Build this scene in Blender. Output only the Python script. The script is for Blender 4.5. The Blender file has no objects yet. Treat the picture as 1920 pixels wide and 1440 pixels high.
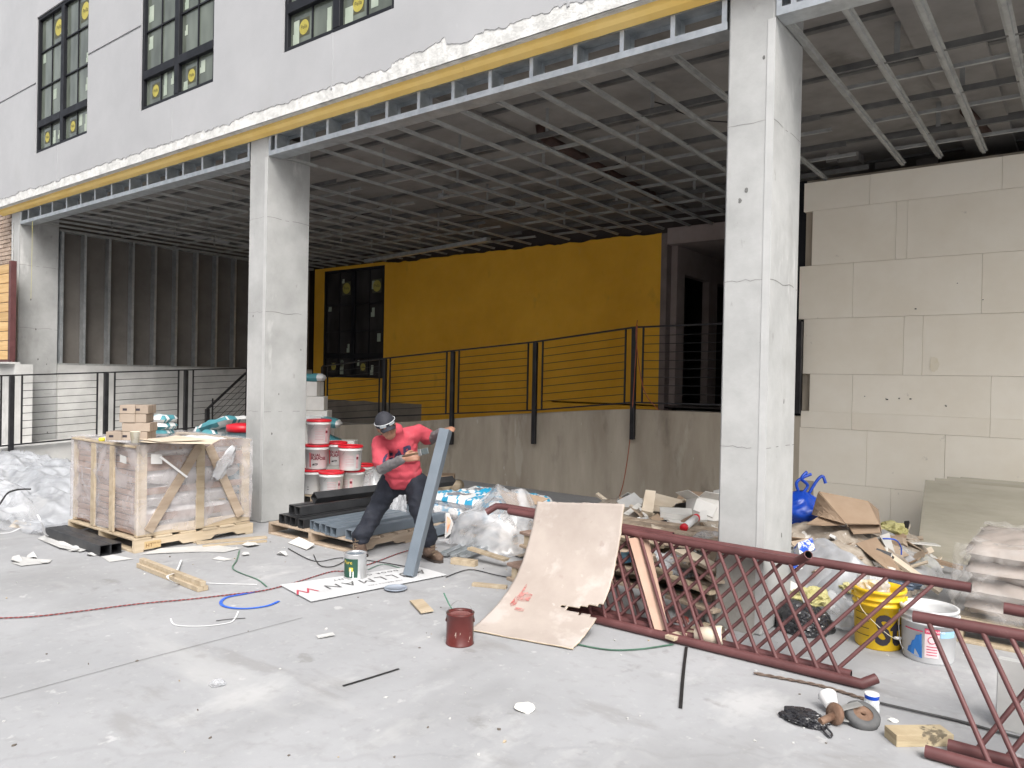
import bpy, bmesh, math, random
from mathutils import Vector, Matrix, noise, Euler
from mathutils.bvhtree import BVHTree
rad = math.radians
random.seed(7)
sc = bpy.context.scene
col = sc.collection

# ------------------------------------------------------------------ camera, sky, sun, exposure
EYE = Vector((0, 0, 1.62))
YAW, PITCH, ROLL, FPX = rad(37.45), rad(-0.46), rad(1.15), 1406.0
_f = Vector((-math.sin(YAW) * math.cos(PITCH), math.cos(YAW) * math.cos(PITCH), math.sin(PITCH)))
_r0 = Vector((math.cos(YAW), math.sin(YAW), 0)); _u0 = _r0.cross(_f)
_r = math.cos(ROLL) * _r0 + math.sin(ROLL) * _u0
_u = -math.sin(ROLL) * _r0 + math.cos(ROLL) * _u0
cd = bpy.data.cameras.new('camera'); cam = bpy.data.objects.new('camera', cd); col.objects.link(cam)
cam.matrix_world = Matrix(((_r.x, _u.x, -_f.x, EYE.x), (_r.y, _u.y, -_f.y, EYE.y), (_r.z, _u.z, -_f.z, EYE.z), (0, 0, 0, 1)))
cd.sensor_width = 36; cd.lens = FPX / 1920 * 36; cd.clip_end = 1000; cd.clip_start = 0.05
sc.camera = cam

SUN_EL, SUN_AZ = 48, 132     # soft, from the open end of the street at the right
w = bpy.data.worlds.new('World'); sc.world = w; w.use_nodes = True
nt = w.node_tree; nt.nodes.clear()
o_ = nt.nodes.new('ShaderNodeOutputWorld'); bg = nt.nodes.new('ShaderNodeBackground'); sky = nt.nodes.new('ShaderNodeTexSky')
sky.sky_type = 'NISHITA'; sky.sun_disc = False; sky.sun_elevation = rad(SUN_EL); sky.sun_rotation = rad(SUN_AZ)
sky.dust_density = 5; sky.air_density = 1.0; sky.ozone_density = 1.0
hs = nt.nodes.new('ShaderNodeHueSaturation'); hs.inputs['Saturation'].default_value = 0.3
nt.links.new(sky.outputs[0], hs.inputs['Color']); nt.links.new(hs.outputs[0], bg.inputs[0]); nt.links.new(bg.outputs[0], o_.inputs[0])
bg.inputs[1].default_value = 0.15
sd = bpy.data.lights.new('sun', 'SUN'); sd.energy = 1.1; sd.angle = rad(30); sd.color = (1, .96, .9)
sun = bpy.data.objects.new('sun', sd); col.objects.link(sun)
_d = Vector((math.sin(rad(SUN_AZ)) * math.cos(rad(SUN_EL)), math.cos(rad(SUN_AZ)) * math.cos(rad(SUN_EL)), math.sin(rad(SUN_EL))))
sun.rotation_euler = _d.to_track_quat('Z', 'Y').to_euler(); sun.location = (0, -10, 20)
sc.view_settings.view_transform = 'Standard'; sc.view_settings.look = 'None'
sc.view_settings.exposure = 0.92; sc.view_settings.gamma = 1
sc.render.engine = 'CYCLES'
sc.cycles.use_denoising = True

# ------------------------------------------------------------------ photo pixel -> place (on a plane of known position)
def ray(x, y): return _f + _r * ((x - 960) / FPX) - _u * ((y - 720) / FPX)
def G(x, y, z=0.0):
    d = ray(x, y); return EYE + d * ((z - EYE.z) / d.z)
def PY(x, y, Y):
    d = ray(x, y); return EYE + d * (Y / d.y)
def PX(x, y, X):
    d = ray(x, y); return EYE + d * (X / d.x)

# ------------------------------------------------------------------ materials
def N(nt, t, **k):
    n = nt.nodes.new('ShaderNode' + t)
    for a, b in k.items(): setattr(n, a, b)
    return n
MATS = {}
def mat(name, c1, c2=None, scale=4, lo=.35, hi=.65, rough=.75, metal=0, bump=.15, bscale=60, stretch=(1, 1, 1), spots=(), alpha=None, spec=.4, trans=0, var=0, detail=8, world=False, coat=0, sheen=0, wet=None):
    """base colour c1..c2 by noise; spots = (colour, scale, threshold, strength, stretch)"""
    if name in MATS: return MATS[name]
    m = bpy.data.materials.new(name); m.use_nodes = True; t = m.node_tree; L = t.links.new
    b = t.nodes['Principled BSDF']
    tc = N(t, 'TexCoord'); mp = N(t, 'Mapping'); mp.inputs['Scale'].default_value = stretch
    if world:
        ge = N(t, 'NewGeometry'); src = ge.outputs['Position']
    else:
        oi = N(t, 'ObjectInfo'); ad = N(t, 'VectorMath', operation='MULTIPLY_ADD')
        ml = N(t, 'VectorMath', operation='SCALE'); ml.inputs[0].default_value = (13.7, 7.1, 9.3); L(oi.outputs['Random'], ml.inputs['Scale'])
        av = N(t, 'VectorMath', operation='ADD'); L(tc.outputs['Object'], av.inputs[0]); L(ml.outputs[0], av.inputs[1]); src = av.outputs[0]
    L(src, mp.inputs['Vector'])
    cur = None
    if c2 is not None:
        n = N(t, 'TexNoise'); n.inputs['Scale'].default_value = scale; n.inputs['Detail'].default_value = detail; n.inputs['Roughness'].default_value = .62
        L(mp.outputs[0], n.inputs['Vector'])
        r = N(t, 'ValToRGB'); r.color_ramp.elements[0].position = lo; r.color_ramp.elements[1].position = hi
        r.color_ramp.elements[0].color = (*c1, 1); r.color_ramp.elements[1].color = (*c2, 1)
        L(n.outputs['Fac'], r.inputs[0]); cur = r.outputs[0]
    for s in spots:
        sc_, ss, th, st = s[0], s[1], s[2], s[3]; sw = s[5] if len(s) > 5 else .04
        n = N(t, 'TexNoise'); n.inputs['Scale'].default_value = ss; n.inputs['Detail'].default_value = 6; n.inputs['Roughness'].default_value = .6
        m2 = N(t, 'Mapping'); m2.inputs['Scale'].default_value = s[4] if len(s) > 4 and s[4] else (1, 1, 1)
        m2.inputs['Location'].default_value = (ss * .37, ss * .11 + 3, 5 - ss * .2)
        L(src, m2.inputs['Vector']); L(m2.outputs[0], n.inputs['Vector'])
        r = N(t, 'ValToRGB'); r.color_ramp.elements[0].position = th; r.color_ramp.elements[1].position = min(1, th + sw)
        r.color_ramp.elements[0].color = (0, 0, 0, 1); r.color_ramp.elements[1].color = (st, st, st, 1)
        L(n.outputs['Fac'], r.inputs[0])
        mx = N(t, 'MixRGB'); L(r.outputs[0], mx.inputs[0])
        if cur: L(cur, mx.inputs[1])
        else: mx.inputs[1].default_value = (*c1, 1)
        mx.inputs[2].default_value = (*sc_, 1); cur = mx.outputs[0]
    if var and not world:
        h = N(t, 'HueSaturation'); mr = N(t, 'MapRange'); mr.inputs['To Min'].default_value = 1 - var; mr.inputs['To Max'].default_value = 1 + var
        L(oi.outputs['Random'], mr.inputs[0]); L(mr.outputs[0], h.inputs['Value'])
        if cur: L(cur, h.inputs['Color'])
        else: h.inputs['Color'].default_value = (*c1, 1)
        cur = h.outputs[0]
    if cur: L(cur, b.inputs['Base Color'])
    else: b.inputs['Base Color'].default_value = (*c1, 1)
    b.inputs['Roughness'].default_value = rough; b.inputs['Metallic'].default_value = metal
    b.inputs['Specular IOR Level'].default_value = spec
    if coat: b.inputs['Coat Weight'].default_value = coat; b.inputs['Coat Roughness'].default_value = .1
    if trans: b.inputs['Transmission Weight'].default_value = trans
    if rough > .15 and not alpha:
        n = N(t, 'TexNoise'); n.inputs['Scale'].default_value = 7; n.inputs['Detail'].default_value = 5; L(mp.outputs[0], n.inputs['Vector'])
        mr = N(t, 'MapRange'); mr.inputs['From Min'].default_value = .3; mr.inputs['From Max'].default_value = .7
        mr.inputs['To Min'].default_value = rough * .82; mr.inputs['To Max'].default_value = min(1, rough * 1.15); L(n.outputs['Fac'], mr.inputs[0]); L(mr.outputs[0], b.inputs['Roughness'])
    if bump:
        n = N(t, 'TexNoise'); n.inputs['Scale'].default_value = bscale; n.inputs['Detail'].default_value = 5; L(mp.outputs[0], n.inputs['Vector'])
        bp = N(t, 'Bump'); bp.inputs['Strength'].default_value = bump; bp.inputs['Distance'].default_value = .01; L(n.outputs['Fac'], bp.inputs['Height']); L(bp.outputs[0], b.inputs['Normal'])
    if alpha is not None:
        lo_, hi_, asc = alpha
        n = N(t, 'TexNoise'); n.inputs['Scale'].default_value = asc; n.inputs['Detail'].default_value = 6; n.inputs['Distortion'].default_value = 1.2
        L(mp.outputs[0], n.inputs['Vector'])
        mr = N(t, 'MapRange'); mr.inputs['From Min'].default_value = .35; mr.inputs['From Max'].default_value = .68
        mr.inputs['To Min'].default_value = lo_; mr.inputs['To Max'].default_value = hi_; L(n.outputs['Fac'], mr.inputs[0]); L(mr.outputs[0], b.inputs['Alpha'])
    MATS[name] = m; return m

# ------------------------------------------------------------------ mesh builder
class B:
    def __init__(s): s.v = []; s.f = []; s.m = []; s.M = Matrix(); s.mi = 0; s.sm = []; s.smooth = False
    def add(s, vs, fs):
        k = len(s.v); s.v += [s.M @ Vector(p) for p in vs]
        for f in fs: s.f.append([i + k for i in f]); s.m.append(s.mi); s.sm.append(s.smooth)
        return s
    def box(s, lo, hi, bev=0):
        x0, y0, z0 = [min(a, b) for a, b in zip(lo, hi)]; x1, y1, z1 = [max(a, b) for a, b in zip(lo, hi)]
        if bev <= 0:
            vs = [(x0, y0, z0), (x1, y0, z0), (x1, y1, z0), (x0, y1, z0), (x0, y0, z1), (x1, y0, z1), (x1, y1, z1), (x0, y1, z1)]
            return s.add(vs, [(0, 3, 2, 1), (4, 5, 6, 7), (0, 1, 5, 4), (1, 2, 6, 5), (2, 3, 7, 6), (3, 0, 4, 7)])
        b = min(bev, (x1 - x0) / 2.1, (y1 - y0) / 2.1, (z1 - z0) / 2.1)
        bm = bmesh.new(); bmesh.ops.create_cube(bm, size=1)
        for v in bm.verts: v.co = Vector(((x0 + x1) / 2 + v.co.x * (x1 - x0), (y0 + y1) / 2 + v.co.y * (y1 - y0), (z0 + z1) / 2 + v.co.z * (z1 - z0)))
        bmesh.ops.bevel(bm, geom=bm.edges[:], offset=b, segments=1, affect='EDGES')
        vs = [v.co.copy() for v in bm.verts]; fs = [[v.index for v in f.verts] for f in bm.faces]; bm.free()
        return s.add(vs, fs)
    def beam(s, p, q, wd, ht, up=(0, 0, 1), bev=0, roll=0):
        p, q = Vector(p), Vector(q); d = q - p; L = d.length; d.normalize(); u = Vector(up)
        if abs(d.dot(u)) > .98: u = Vector((0, 1, 0))
        x = d.cross(u).normalized(); u = x.cross(d)
        M = Matrix(((x.x, d.x, u.x, p.x), (x.y, d.y, u.y, p.y), (x.z, d.z, u.z, p.z), (0, 0, 0, 1)))
        o = s.M.copy(); s.M = s.M @ M @ Matrix.Rotation(roll, 4, 'Y'); s.box((-wd / 2, 0, -ht / 2), (wd / 2, L, ht / 2), bev); s.M = o
        return s
    def tube(s, pts, r, n=8, cap=True, hollow=0, closed=False):
        pts = [Vector(p) for p in pts]; k = len(pts); rr = r if isinstance(r, (list, tuple)) else [r] * k
        d0 = (pts[1] - pts[0]).normalized(); u = Vector((0, 0, 1)) if abs(d0.z) < .9 else Vector((1, 0, 0))
        x = d0.cross(u).normalized(); vs = []; fs = []
        for i, p in enumerate(pts):
            a = pts[max(i - 1, 0)]; b_ = pts[min(i + 1, k - 1)]; d = (b_ - a).normalized()
            x = (x - d * x.dot(d)).normalized(); y = d.cross(x)
            for j in range(n):
                t = 2 * math.pi * j / n; vs.append(p + (x * math.cos(t) + y * math.sin(t)) * rr[i])
        for i in range(k - 1):
            for j in range(n): fs.append((i * n + j, i * n + (j + 1) % n, (i + 1) * n + (j + 1) % n, (i + 1) * n + j))
        if cap and not hollow: fs.append(list(range(n))[::-1]); fs.append([(k - 1) * n + j for j in range(n)])
        o = s.smooth; s.smooth = True; s.add(vs, fs); s.smooth = o
        if hollow:
            for i0, sg in ((0, 1), (k - 1, -1)):
                p = pts[i0]; q = pts[1] if i0 == 0 else pts[k - 2]; d = (q - p).normalized()
                ring = [vs[i0 * n + j] for j in range(n)]; inn = [p + (v - p) * hollow for v in ring]; dp = [v + d * (rr[i0] * 3) for v in inn]
                s.add(ring + inn, [(j, (j + 1) % n, n + (j + 1) % n, n + j) for j in range(n)])
                s.mi += 1; s.add(inn + dp, [(j, (j + 1) % n, n + (j + 1) % n, n + j) for j in range(n)] + [[n + j for j in range(n)]]); s.mi -= 1
        return s
    def lathe(s, prof, n=24, c=(0, 0, 0), cap0=True, cap1=False, mis=None):
        vs = []; k = len(prof); c = Vector(c)
        for r, z in prof:
            for j in range(n):
                t = 2 * math.pi * j / n; vs.append((c.x + r * math.cos(t), c.y + r * math.sin(t), c.z + z))
        o = s.smooth, s.mi; s.smooth = True; base = len(s.v)
        s.v += [s.M @ Vector(p) for p in vs]
        for i in range(k - 1):
            for j in range(n):
                s.f.append([base + i * n + j, base + i * n + (j + 1) % n, base + (i + 1) * n + (j + 1) % n, base + (i + 1) * n + j]); s.m.append(mis[i] if mis else s.mi); s.sm.append(True)
        if cap0: s.f.append([base + j for j in range(n)][::-1]); s.m.append(mis[0] if mis else s.mi); s.sm.append(False)
        if cap1: s.f.append([base + (k - 1) * n + j for j in range(n)]); s.m.append(mis[-1] if mis else s.mi); s.sm.append(False)
        s.smooth, s.mi = o
        return s
    def prism(s, poly, h0, h1, M=None):
        """polygon in xy extruded in z h0..h1, in frame M"""
        o = s.M.copy()
        if M is not None: s.M = s.M @ M
        n = len(poly); vs = [(x, y, h0) for x, y in poly] + [(x, y, h1) for x, y in poly]
        s.add(vs, [list(range(n))[::-1], list(range(n, 2 * n))] + [(i, (i + 1) % n, n + (i + 1) % n, n + i) for i in range(n)])
        s.M = o; return s
    def grid(s, fn, nu, nv, thick=0):
        vs = [Vector(fn(i / nu, j / nv)) for j in range(nv + 1) for i in range(nu + 1)]
        fs = [(j * (nu + 1) + i, j * (nu + 1) + i + 1, (j + 1) * (nu + 1) + i + 1, (j + 1) * (nu + 1) + i) for j in range(nv) for i in range(nu)]
        if thick:
            nrm = [Vector((0, 0, 0)) for _ in vs]
            for f in fs:
                nn = (vs[f[1]] - vs[f[0]]).cross(vs[f[3]] - vs[f[0]])
                for i in f: nrm[i] += nn
            k = len(vs); vs = vs + [v - nn.normalized() * thick if nn.length > 0 else v for v, nn in zip(vs, nrm)]
            fs2 = [[i + k for i in f][::-1] for f in fs]
            W = nu + 1; edge = [i for i in range(nu)] 
            side = [(i + 1, i, i + k, i + 1 + k) for i in range(nu)] + [(nv * W + i, nv * W + i + 1, nv * W + i + 1 + k, nv * W + i + k) for i in range(nu)] \
                + [(j * W, (j + 1) * W, (j + 1) * W + k, j * W + k) for j in range(nv)] + [((j + 1) * W + nu, j * W + nu, j * W + nu + k, (j + 1) * W + nu + k) for j in range(nv)]
            fs = fs + fs2 + side
        return s.add(vs, fs)
    def fix(s):
        return s
def rnd(a, b): return random.uniform(a, b)
def mk(name, b, mats, parent=None, loc=None, rot=None, fixn=True):
    me = bpy.data.meshes.new(name); me.from_pydata([tuple(v) for v in b.v], [], b.f)
    if not isinstance(mats, (list, tuple)): mats = [mats]
    for m in mats: me.materials.append(m)
    for i, p in enumerate(me.polygons): p.material_index = min(b.m[i], len(mats) - 1); p.use_smooth = b.sm[i]
    if fixn:
        bm = bmesh.new(); bm.from_mesh(me); bmesh.ops.recalc_face_normals(bm, faces=bm.faces); bm.to_mesh(me); bm.free()
    me.update()
    o = bpy.data.objects.new(name, me); col.objects.link(o)
    if parent: o.parent = parent
    if loc is not None: o.location = loc
    if rot is not None: o.rotation_euler = rot
    return o
def tag(o, label=None, cat=None, group=None, kind=None):
    if label: o['label'] = label
    if cat: o['category'] = cat
    if group: o['group'] = group
    if kind: o['kind'] = kind
    return o
def thing(name, label, cat, loc=(0, 0, 0), rot=(0, 0, 0), group=None):
    o = bpy.data.objects.new(name, None); col.objects.link(o); o.empty_display_size = .1
    o.location = loc; o.rotation_euler = rot if not isinstance(rot, (int, float)) else (0, 0, rot)
    return tag(o, label, cat, group)
def solo(name, b, mats, label, cat, loc=None, rot=None, group=None):
    o = mk(name, b, mats, None, loc, rot if rot is None or not isinstance(rot, (int, float)) else (0, 0, rot)); return tag(o, label, cat, group)
def dup(root, loc, rot, label=None):
    def cp(o, par):
        c = o.copy(); col.objects.link(c); c.parent = par
        for ch in [x for x in bpy.data.objects if x.parent == o]: cp(ch, c)
        return c
    r = cp(root, None); r.location = loc; r.rotation_euler = rot if not isinstance(rot, (int, float)) else (0, 0, rot)
    if label: r['label'] = label
    return r
def inst(o, parent, loc=(0, 0, 0), rot=(0, 0, 0), scale=None):
    c = o.copy(); col.objects.link(c); c.parent = parent; c.location = loc; c.rotation_euler = rot
    if scale: c.scale = scale
    return c
def FR(p, rz=0): return Matrix.Translation(Vector(p)) @ Matrix.Rotation(rz, 4, 'Z')
def text_mesh(s, size, ax='LEFT', bend=0, thick=0.0, sub=0, sx=1, space=1, bold=0):
    c = bpy.data.curves.new('t', 'FONT'); c.offset = bold; c.body = s; c.size = size; c.align_x = ax; c.resolution_u = 3; c.space_character = space
    o = bpy.data.objects.new('t', c); col.objects.link(o); dg = bpy.context.evaluated_depsgraph_get()
    me = bpy.data.meshes.new_from_object(o.evaluated_get(dg)); bpy.data.objects.remove(o); bpy.data.curves.remove(c)
    bm = bmesh.new(); bm.from_mesh(me); bpy.data.meshes.remove(me)
    if sub:
        bmesh.ops.triangulate(bm, faces=bm.faces); bmesh.ops.subdivide_edges(bm, edges=bm.edges, cuts=sub, use_grid_fill=True)
    b = B(); vs = []
    for v in bm.verts:
        x, y = v.co.x * sx, v.co.y
        if bend: vs.append((bend * math.sin(x / bend), -bend * math.cos(x / bend), y))
        else: vs.append((x, y, 0))
    bm.verts.index_update(); b.add(vs, [[v.index for v in f.verts] for f in bm.faces]); bm.free(); return b
def fbm(p, s=1.0, o=4): return noise.fractal(Vector(p) * s, .9, 2.1, o)

# colours
M_conc = mat('column concrete', (.335, .34, .335), (.44, .445, .44), 2.2, rough=.85, bump=.14, bscale=25, spots=[((.26, .255, .24), 2.1, .58, .5, (1, 1, .4), .12), ((.22, .215, .2), 7, .66, .45, (1, 1, .5), .05), ((.16, .155, .15), 22, .74, .8, None, .02), ((.74, .74, .73), 3, .62, .5, (1, 1, .3), .1)], world=True)
M_wall = mat('ramp wall concrete', (.29, .245, .19), (.51, .455, .37), 1.1, lo=.3, hi=.7, rough=.9, bump=.15, bscale=18, stretch=(1.6, 1.6, .35), spots=[((.12, .1, .08), 2.2, .56, .6, (1, 1, .35), .14), ((.5, .46, .39), 1.6, .6, .5, (1, 1, .3), .05), ((.62, .58, .5), 2.6, .66, .5, (1.5, 1, .2), .06), ((.06, .055, .05), 30, .76, .9, None, .02)], world=True)
M_ramp = mat('pale wall concrete', (.42, .42, .41), (.6, .6, .585), 1.5, rough=.88, bump=.12, bscale=20, spots=[((.26, .26, .25), 1.7, .62, .5, (1, 1, .5), .1), ((.7, .7, .69), 6, .66, .6, None, .05)], world=True)
M_slab = mat('slab concrete', (.17, .16, .15), (.30, .285, .265), 1.2, lo=.3, hi=.7, rough=.9, bump=.2, bscale=14, spots=[((.07, .06, .05), .9, .6, .6, None, .1), ((.2, .09, .05), 3, .7, .5, None, .08)], world=True)
M_stucco = mat('pale grey stucco', (.365, .37, .38), (.415, .42, .43), .8, rough=.9, bump=.06, bscale=90, spots=[((.36, .36, .36), 1.5, .6, .5, (1, 1, .6), .14), ((.33, .32, .31), 6, .7, .4, None, .08), ((.5, .5, .52), 5, .7, .4, None, .08)], world=True)
M_foam = mat('white foam', (.50, .50, .485), (.72, .72, .70), 9, rough=.95, bump=.5, bscale=45, spots=[((.42, .41, .39), 9, .66, .55, None, .05)], world=True)
M_yflash = mat('yellow sheathing', (.88, .59, .16), (.94, .68, .24), 2, rough=.6, bump=.08, bscale=40, spots=[((.5, .33, .1), 5, .7, .5, None, .06), ((.9, .78, .5), 8, .72, .4, None, .05)], world=True)
M_yel = mat('ochre wall', (.70, .36, .022), (.88, .49, .045), .8, lo=.3, hi=.7, rough=.75, bump=.1, bscale=22, spots=[((.7, .48, .13), 3.0, .66, .35, None, .12), ((.38, .22, .03), 2.1, .63, .4, (1, 1, .6), .12)], world=True)
M_galv = mat('galvanised steel', (.42, .45, .47), (.58, .61, .63), 9, rough=.42, metal=.75, bump=.05, bscale=30, world=True)
M_galvd = mat('dusty galvanised steel', (.27, .275, .27), (.38, .39, .38), 6, rough=.5, metal=.35, bump=.05, bscale=30, spots=[((.16, .12, .09), 3, .64, .5, None, .1)], world=True)
M_galvk = mat('dark steel channel', (.10, .10, .10), (.17, .17, .165), 5, rough=.6, metal=.4, bump=.03, world=True)
M_black = mat('black steel', (.018, .018, .02), (.035, .035, .038), 6, rough=.45, metal=.3, bump=.03, spots=[((.12, .11, .1), 16, .72, .4, None, .04)])
M_frame = mat('black window frame', (.008, .009, .012), (.014, .015, .019), 4, rough=.55, bump=0, spec=.25)
M_glass = mat('window glass', (.02, .025, .025), rough=.04, spec=1.0, bump=0, alpha=None)
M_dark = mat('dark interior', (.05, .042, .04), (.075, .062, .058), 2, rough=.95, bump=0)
M_sheath = mat('grey sheathing board', (.11, .10, .09), (.165, .15, .135), 1.2, rough=.9, bump=.08, spots=[((.2, .19, .17), 4, .68, .4, None, .08)])
M_white = mat('white print', (.8, .8, .8), rough=.6, bump=0)
M_hole = mat('hollow dark', (.012, .011, .012), rough=.9, bump=0)

# ------------------------------------------------------------------ ground
def ground_mat():
    m = mat('ground concrete', (.30, .305, .315), (.375, .38, .392), .9, lo=.3, hi=.7, rough=.8, bump=.1, bscale=40, world=True, spots=[
        ((.23, .23, .23), .55, .55, .5, None, .16), ((.5, .5, .5), 1.7, .58, .6, (1, .5, 1), .1), ((.55, .55, .55), 7, .66, .6, None, .05), ((.25, .245, .24), 1.1, .6, .5, (1, 2.5, 1), .08),
        ((.2, .195, .185), 3.1, .65, .5, None, .06), ((.27, .27, .27), 13, .55, .35, None, .12), ((.44, .44, .44), 19, .6, .35, None, .08), ((.16, .155, .15), 26, .765, .8, None, .02), ((.7, .7, .69), 38, .765, .8, None, .02), ((.2, .2, .2), .35, .56, .45, (1, .35, 1), .08), ((.46, .46, .46), .8, .6, .5, (.3, 1, 1), .08), ((.42, .2, .17), 2.3, .79, .4, None, .03)])
    t = m.node_tree; L = t.links.new; b = t.nodes['Principled BSDF']
    src = b.inputs['Base Color'].links[0].from_socket; ge = N(t, 'NewGeometry')
    v = N(t, 'TexVoronoi', feature='DISTANCE_TO_EDGE'); v.inputs['Scale'].default_value = .16
    d = N(t, 'TexNoise'); d.inputs['Scale'].default_value = 2.2; d.inputs['Detail'].default_value = 6
    ad = N(t, 'VectorMath', operation='MULTIPLY_ADD'); ad.inputs[1].default_value = (.7, .7, 0); L(ge.outputs['Position'], d.inputs['Vector'])
    L(d.outputs['Color'], ad.inputs[0]); L(ge.outputs['Position'], ad.inputs[2]); L(ad.outputs[0], v.inputs['Vector'])
    r = N(t, 'ValToRGB'); r.color_ramp.elements[0].position = .0; r.color_ramp.elements[1].position = .0022
    r.color_ramp.elements[0].color = (.14, .14, .14, 1); r.color_ramp.elements[1].color = (0, 0, 0, 1); L(v.outputs['Distance'], r.inputs[0])
    mx = N(t, 'MixRGB'); L(r.outputs[0], mx.inputs[0]); L(src, mx.inputs[1]); mx.inputs[2].default_value = (.16, .155, .15, 1); L(mx.outputs[0], b.inputs['Base Color'])
    return m
M_ground = ground_mat()
g = B(); g.add([(-150, -150, 0), (150, -150, 0), (150, 150, 0), (-150, 150, 0)], [(0, 1, 2, 3)])
tag(mk('ground', g, M_ground, fixn=False), kind='structure')
# saw-cut joints in the slab
M_joint = mat('joint dirt', (.13, .125, .12), (.24, .235, .225), 9, rough=.95, bump=0, world=True)
for pts in ([(1413, 1262), (1530, 1287), (1650, 1318), (1790, 1352), (1920, 1387), (2100, 1440)], [(-60, 1328), (0, 1311), (240, 1245), (480, 1182), (567, 1159)],):
    b = B(); P = [G(*p) for p in pts]
    for a, c in zip(P, P[1:]):
        n = (c - a).cross(Vector((0, 0, 1))).normalized() * (.007 if pts[0][0] == 1413 else .0022); z = Vector((0, 0, .004)); b.add([a - n + z, c - n + z, c + n + z, a + n + z], [(0, 1, 2, 3)])
    tag(mk('ground_joint', b, M_joint, fixn=False), kind='structure')

# ------------------------------------------------------------------ building across the street (seen mirrored in the panes)
def brick_mat(name, c1, c2, mortar, bw=.2, bh=.065):
    m = bpy.data.materials.new(name); m.use_nodes = True; t = m.node_tree; L = t.links.new; b = t.nodes['Principled BSDF']
    ge = N(t, 'NewGeometry'); sx = N(t, 'SeparateXYZ'); L(ge.outputs['Position'], sx.inputs[0]); ad = N(t, 'MATH' if 0 else 'Math', operation='ADD'); L(sx.outputs[0], ad.inputs[0]); L(sx.outputs[1], ad.inputs[1])
    cx = N(t, 'CombineXYZ'); L(ad.outputs[0], cx.inputs[0]); L(sx.outputs[2], cx.inputs[1])
    br = N(t, 'TexBrick'); br.inputs['Scale'].default_value = 1; br.inputs['Brick Width'].default_value = bw; br.inputs['Row Height'].default_value = bh; br.inputs['Mortar Size'].default_value = .008
    br.inputs['Color1'].default_value = (*c1, 1); br.inputs['Color2'].default_value = (*c2, 1); br.inputs['Mortar'].default_value = (*mortar, 1); L(cx.outputs[0], br.inputs['Vector']); L(br.outputs['Color'], b.inputs['Base Color']); b.inputs['Roughness'].default_value = .9
    return m
M_bfar = brick_mat('far brick', (.27, .13, .09), (.2, .1, .075), (.35, .32, .29))
opp = thing('brick_building', 'red brick building across the street, mirrored in the window panes', 'building', (-6, -8, 0))
b = B(); b.box((-16, -8, 0), (7, 0, 8.6)); mk('wall', b, M_bfar, opp)
b0 = B(); b0.box((-.55, -.02, 0), (.55, .06, 1.6)); b0.mi = 1; b0.box((-.48, .061, .06), (.48, .065, 1.54))
w0 = mk('window', b0, [M_frame, M_glass], opp, (-11, 0, 1.2))
for i in range(6):
    for j in range(3):
        if i or j: inst(w0, opp, (-11 + i * 2.8, 0, 1.2 + j * 3))

# ------------------------------------------------------------------ upper facade
F = 4.78; YS = 4.61
bld = thing('apartment_building', 'pale grey stucco building above an open ground floor, with black windows still stickered', 'building', (-6, YS, 4.25))
def bl(p): return (p[0] + 6, p[1] - YS, p[2] - 4.25)
WIN = [(-12.73, -10.98), (-9.50, -7.83), (-6.55, -4.93), (-3.37, -1.75), (-.2, 1.42)]
WZ0, WZ1 = 4.87, 6.93
FZ = 4.24
def jag(x):   # upper edge of the torn-back stucco
    a = .12 + .04 * noise.noise(Vector((x * 1.1, 2, 0))) + .03 * noise.noise(Vector((x * 5, 5, 0))) + .022 * noise.noise(Vector((x * 17, 1, 0))) + .014 * noise.noise(Vector((x * 43, 1, 0)))
    if -5.3 < x < -2.6: a += .012 + .04 * noise.noise(Vector((x * 3.3, 9, 0)))
    if x > -4.95 and x < -4.3: a += .04
    return FZ + max(.03, a)
b = B(); X0, X1, ZT = -14.55, 3.2, 9.5
xs = [X0]; 
while xs[-1] < X1: xs.append(min(X1, xs[-1] + .018))
for i in range(len(xs) - 1):
    xa, xb = xs[i], xs[i + 1]; za, zb = jag(xa), jag(xb)
    b.add([(xa, YS, za), (xb, YS, zb), (xb, YS, WZ0), (xa, YS, WZ0)], [(0, 1, 2, 3)])
    b.add([(xa, YS, za), (xb, YS, zb), (xb, YS + .006, zb), (xa, YS + .006, za)], [(0, 1, 2, 3)])
edges = [X0] + [e for wn in WIN for e in wn] + [X1]
for i in range(0, len(edges), 2):
    b.add([(edges[i], YS, WZ0), (edges[i + 1], YS, WZ0), (edges[i + 1], YS, 5.925), (edges[i], YS, 5.925)], [(0, 1, 2, 3)])
    b.add([(edges[i], YS, 5.955), (edges[i + 1], YS, 5.955), (edges[i + 1], YS, WZ1), (edges[i], YS, WZ1)], [(0, 1, 2, 3)])
    b.add([(edges[i], YS + .015, 5.925), (edges[i + 1], YS + .015, 5.925), (edges[i + 1], YS + .015, 5.955), (edges[i], YS + .015, 5.955)], [(0, 1, 2, 3)])
    b.add([(edges[i], YS, 5.925), (edges[i + 1], YS, 5.925), (edges[i + 1], YS + .015, 5.925), (edges[i], YS + .015, 5.925)], [(0, 1, 2, 3)])
    b.add([(edges[i], YS, 5.955), (edges[i + 1], YS, 5.955), (edges[i + 1], YS + .015, 5.955), (edges[i], YS + .015, 5.955)], [(3, 2, 1, 0)])
b.add([(X0, YS, WZ1), (X1, YS, WZ1), (X1, YS, ZT), (X0, YS, ZT)], [(0, 1, 2, 3)])
b.add([(X0, YS, ZT), (X1, YS, ZT), (X1, 11, ZT), (X0, 11, ZT)], [(0, 1, 2, 3)])
b.add([(X0, YS, FZ), (X0, 11, FZ), (X0, 11, ZT), (X0, YS, ZT)], [(0, 1, 2, 3)])
b.add([(X1, YS, FZ), (X1, 11, FZ), (X1, 11, ZT), (X1, YS, ZT)], [(0, 1, 2, 3)])
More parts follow.
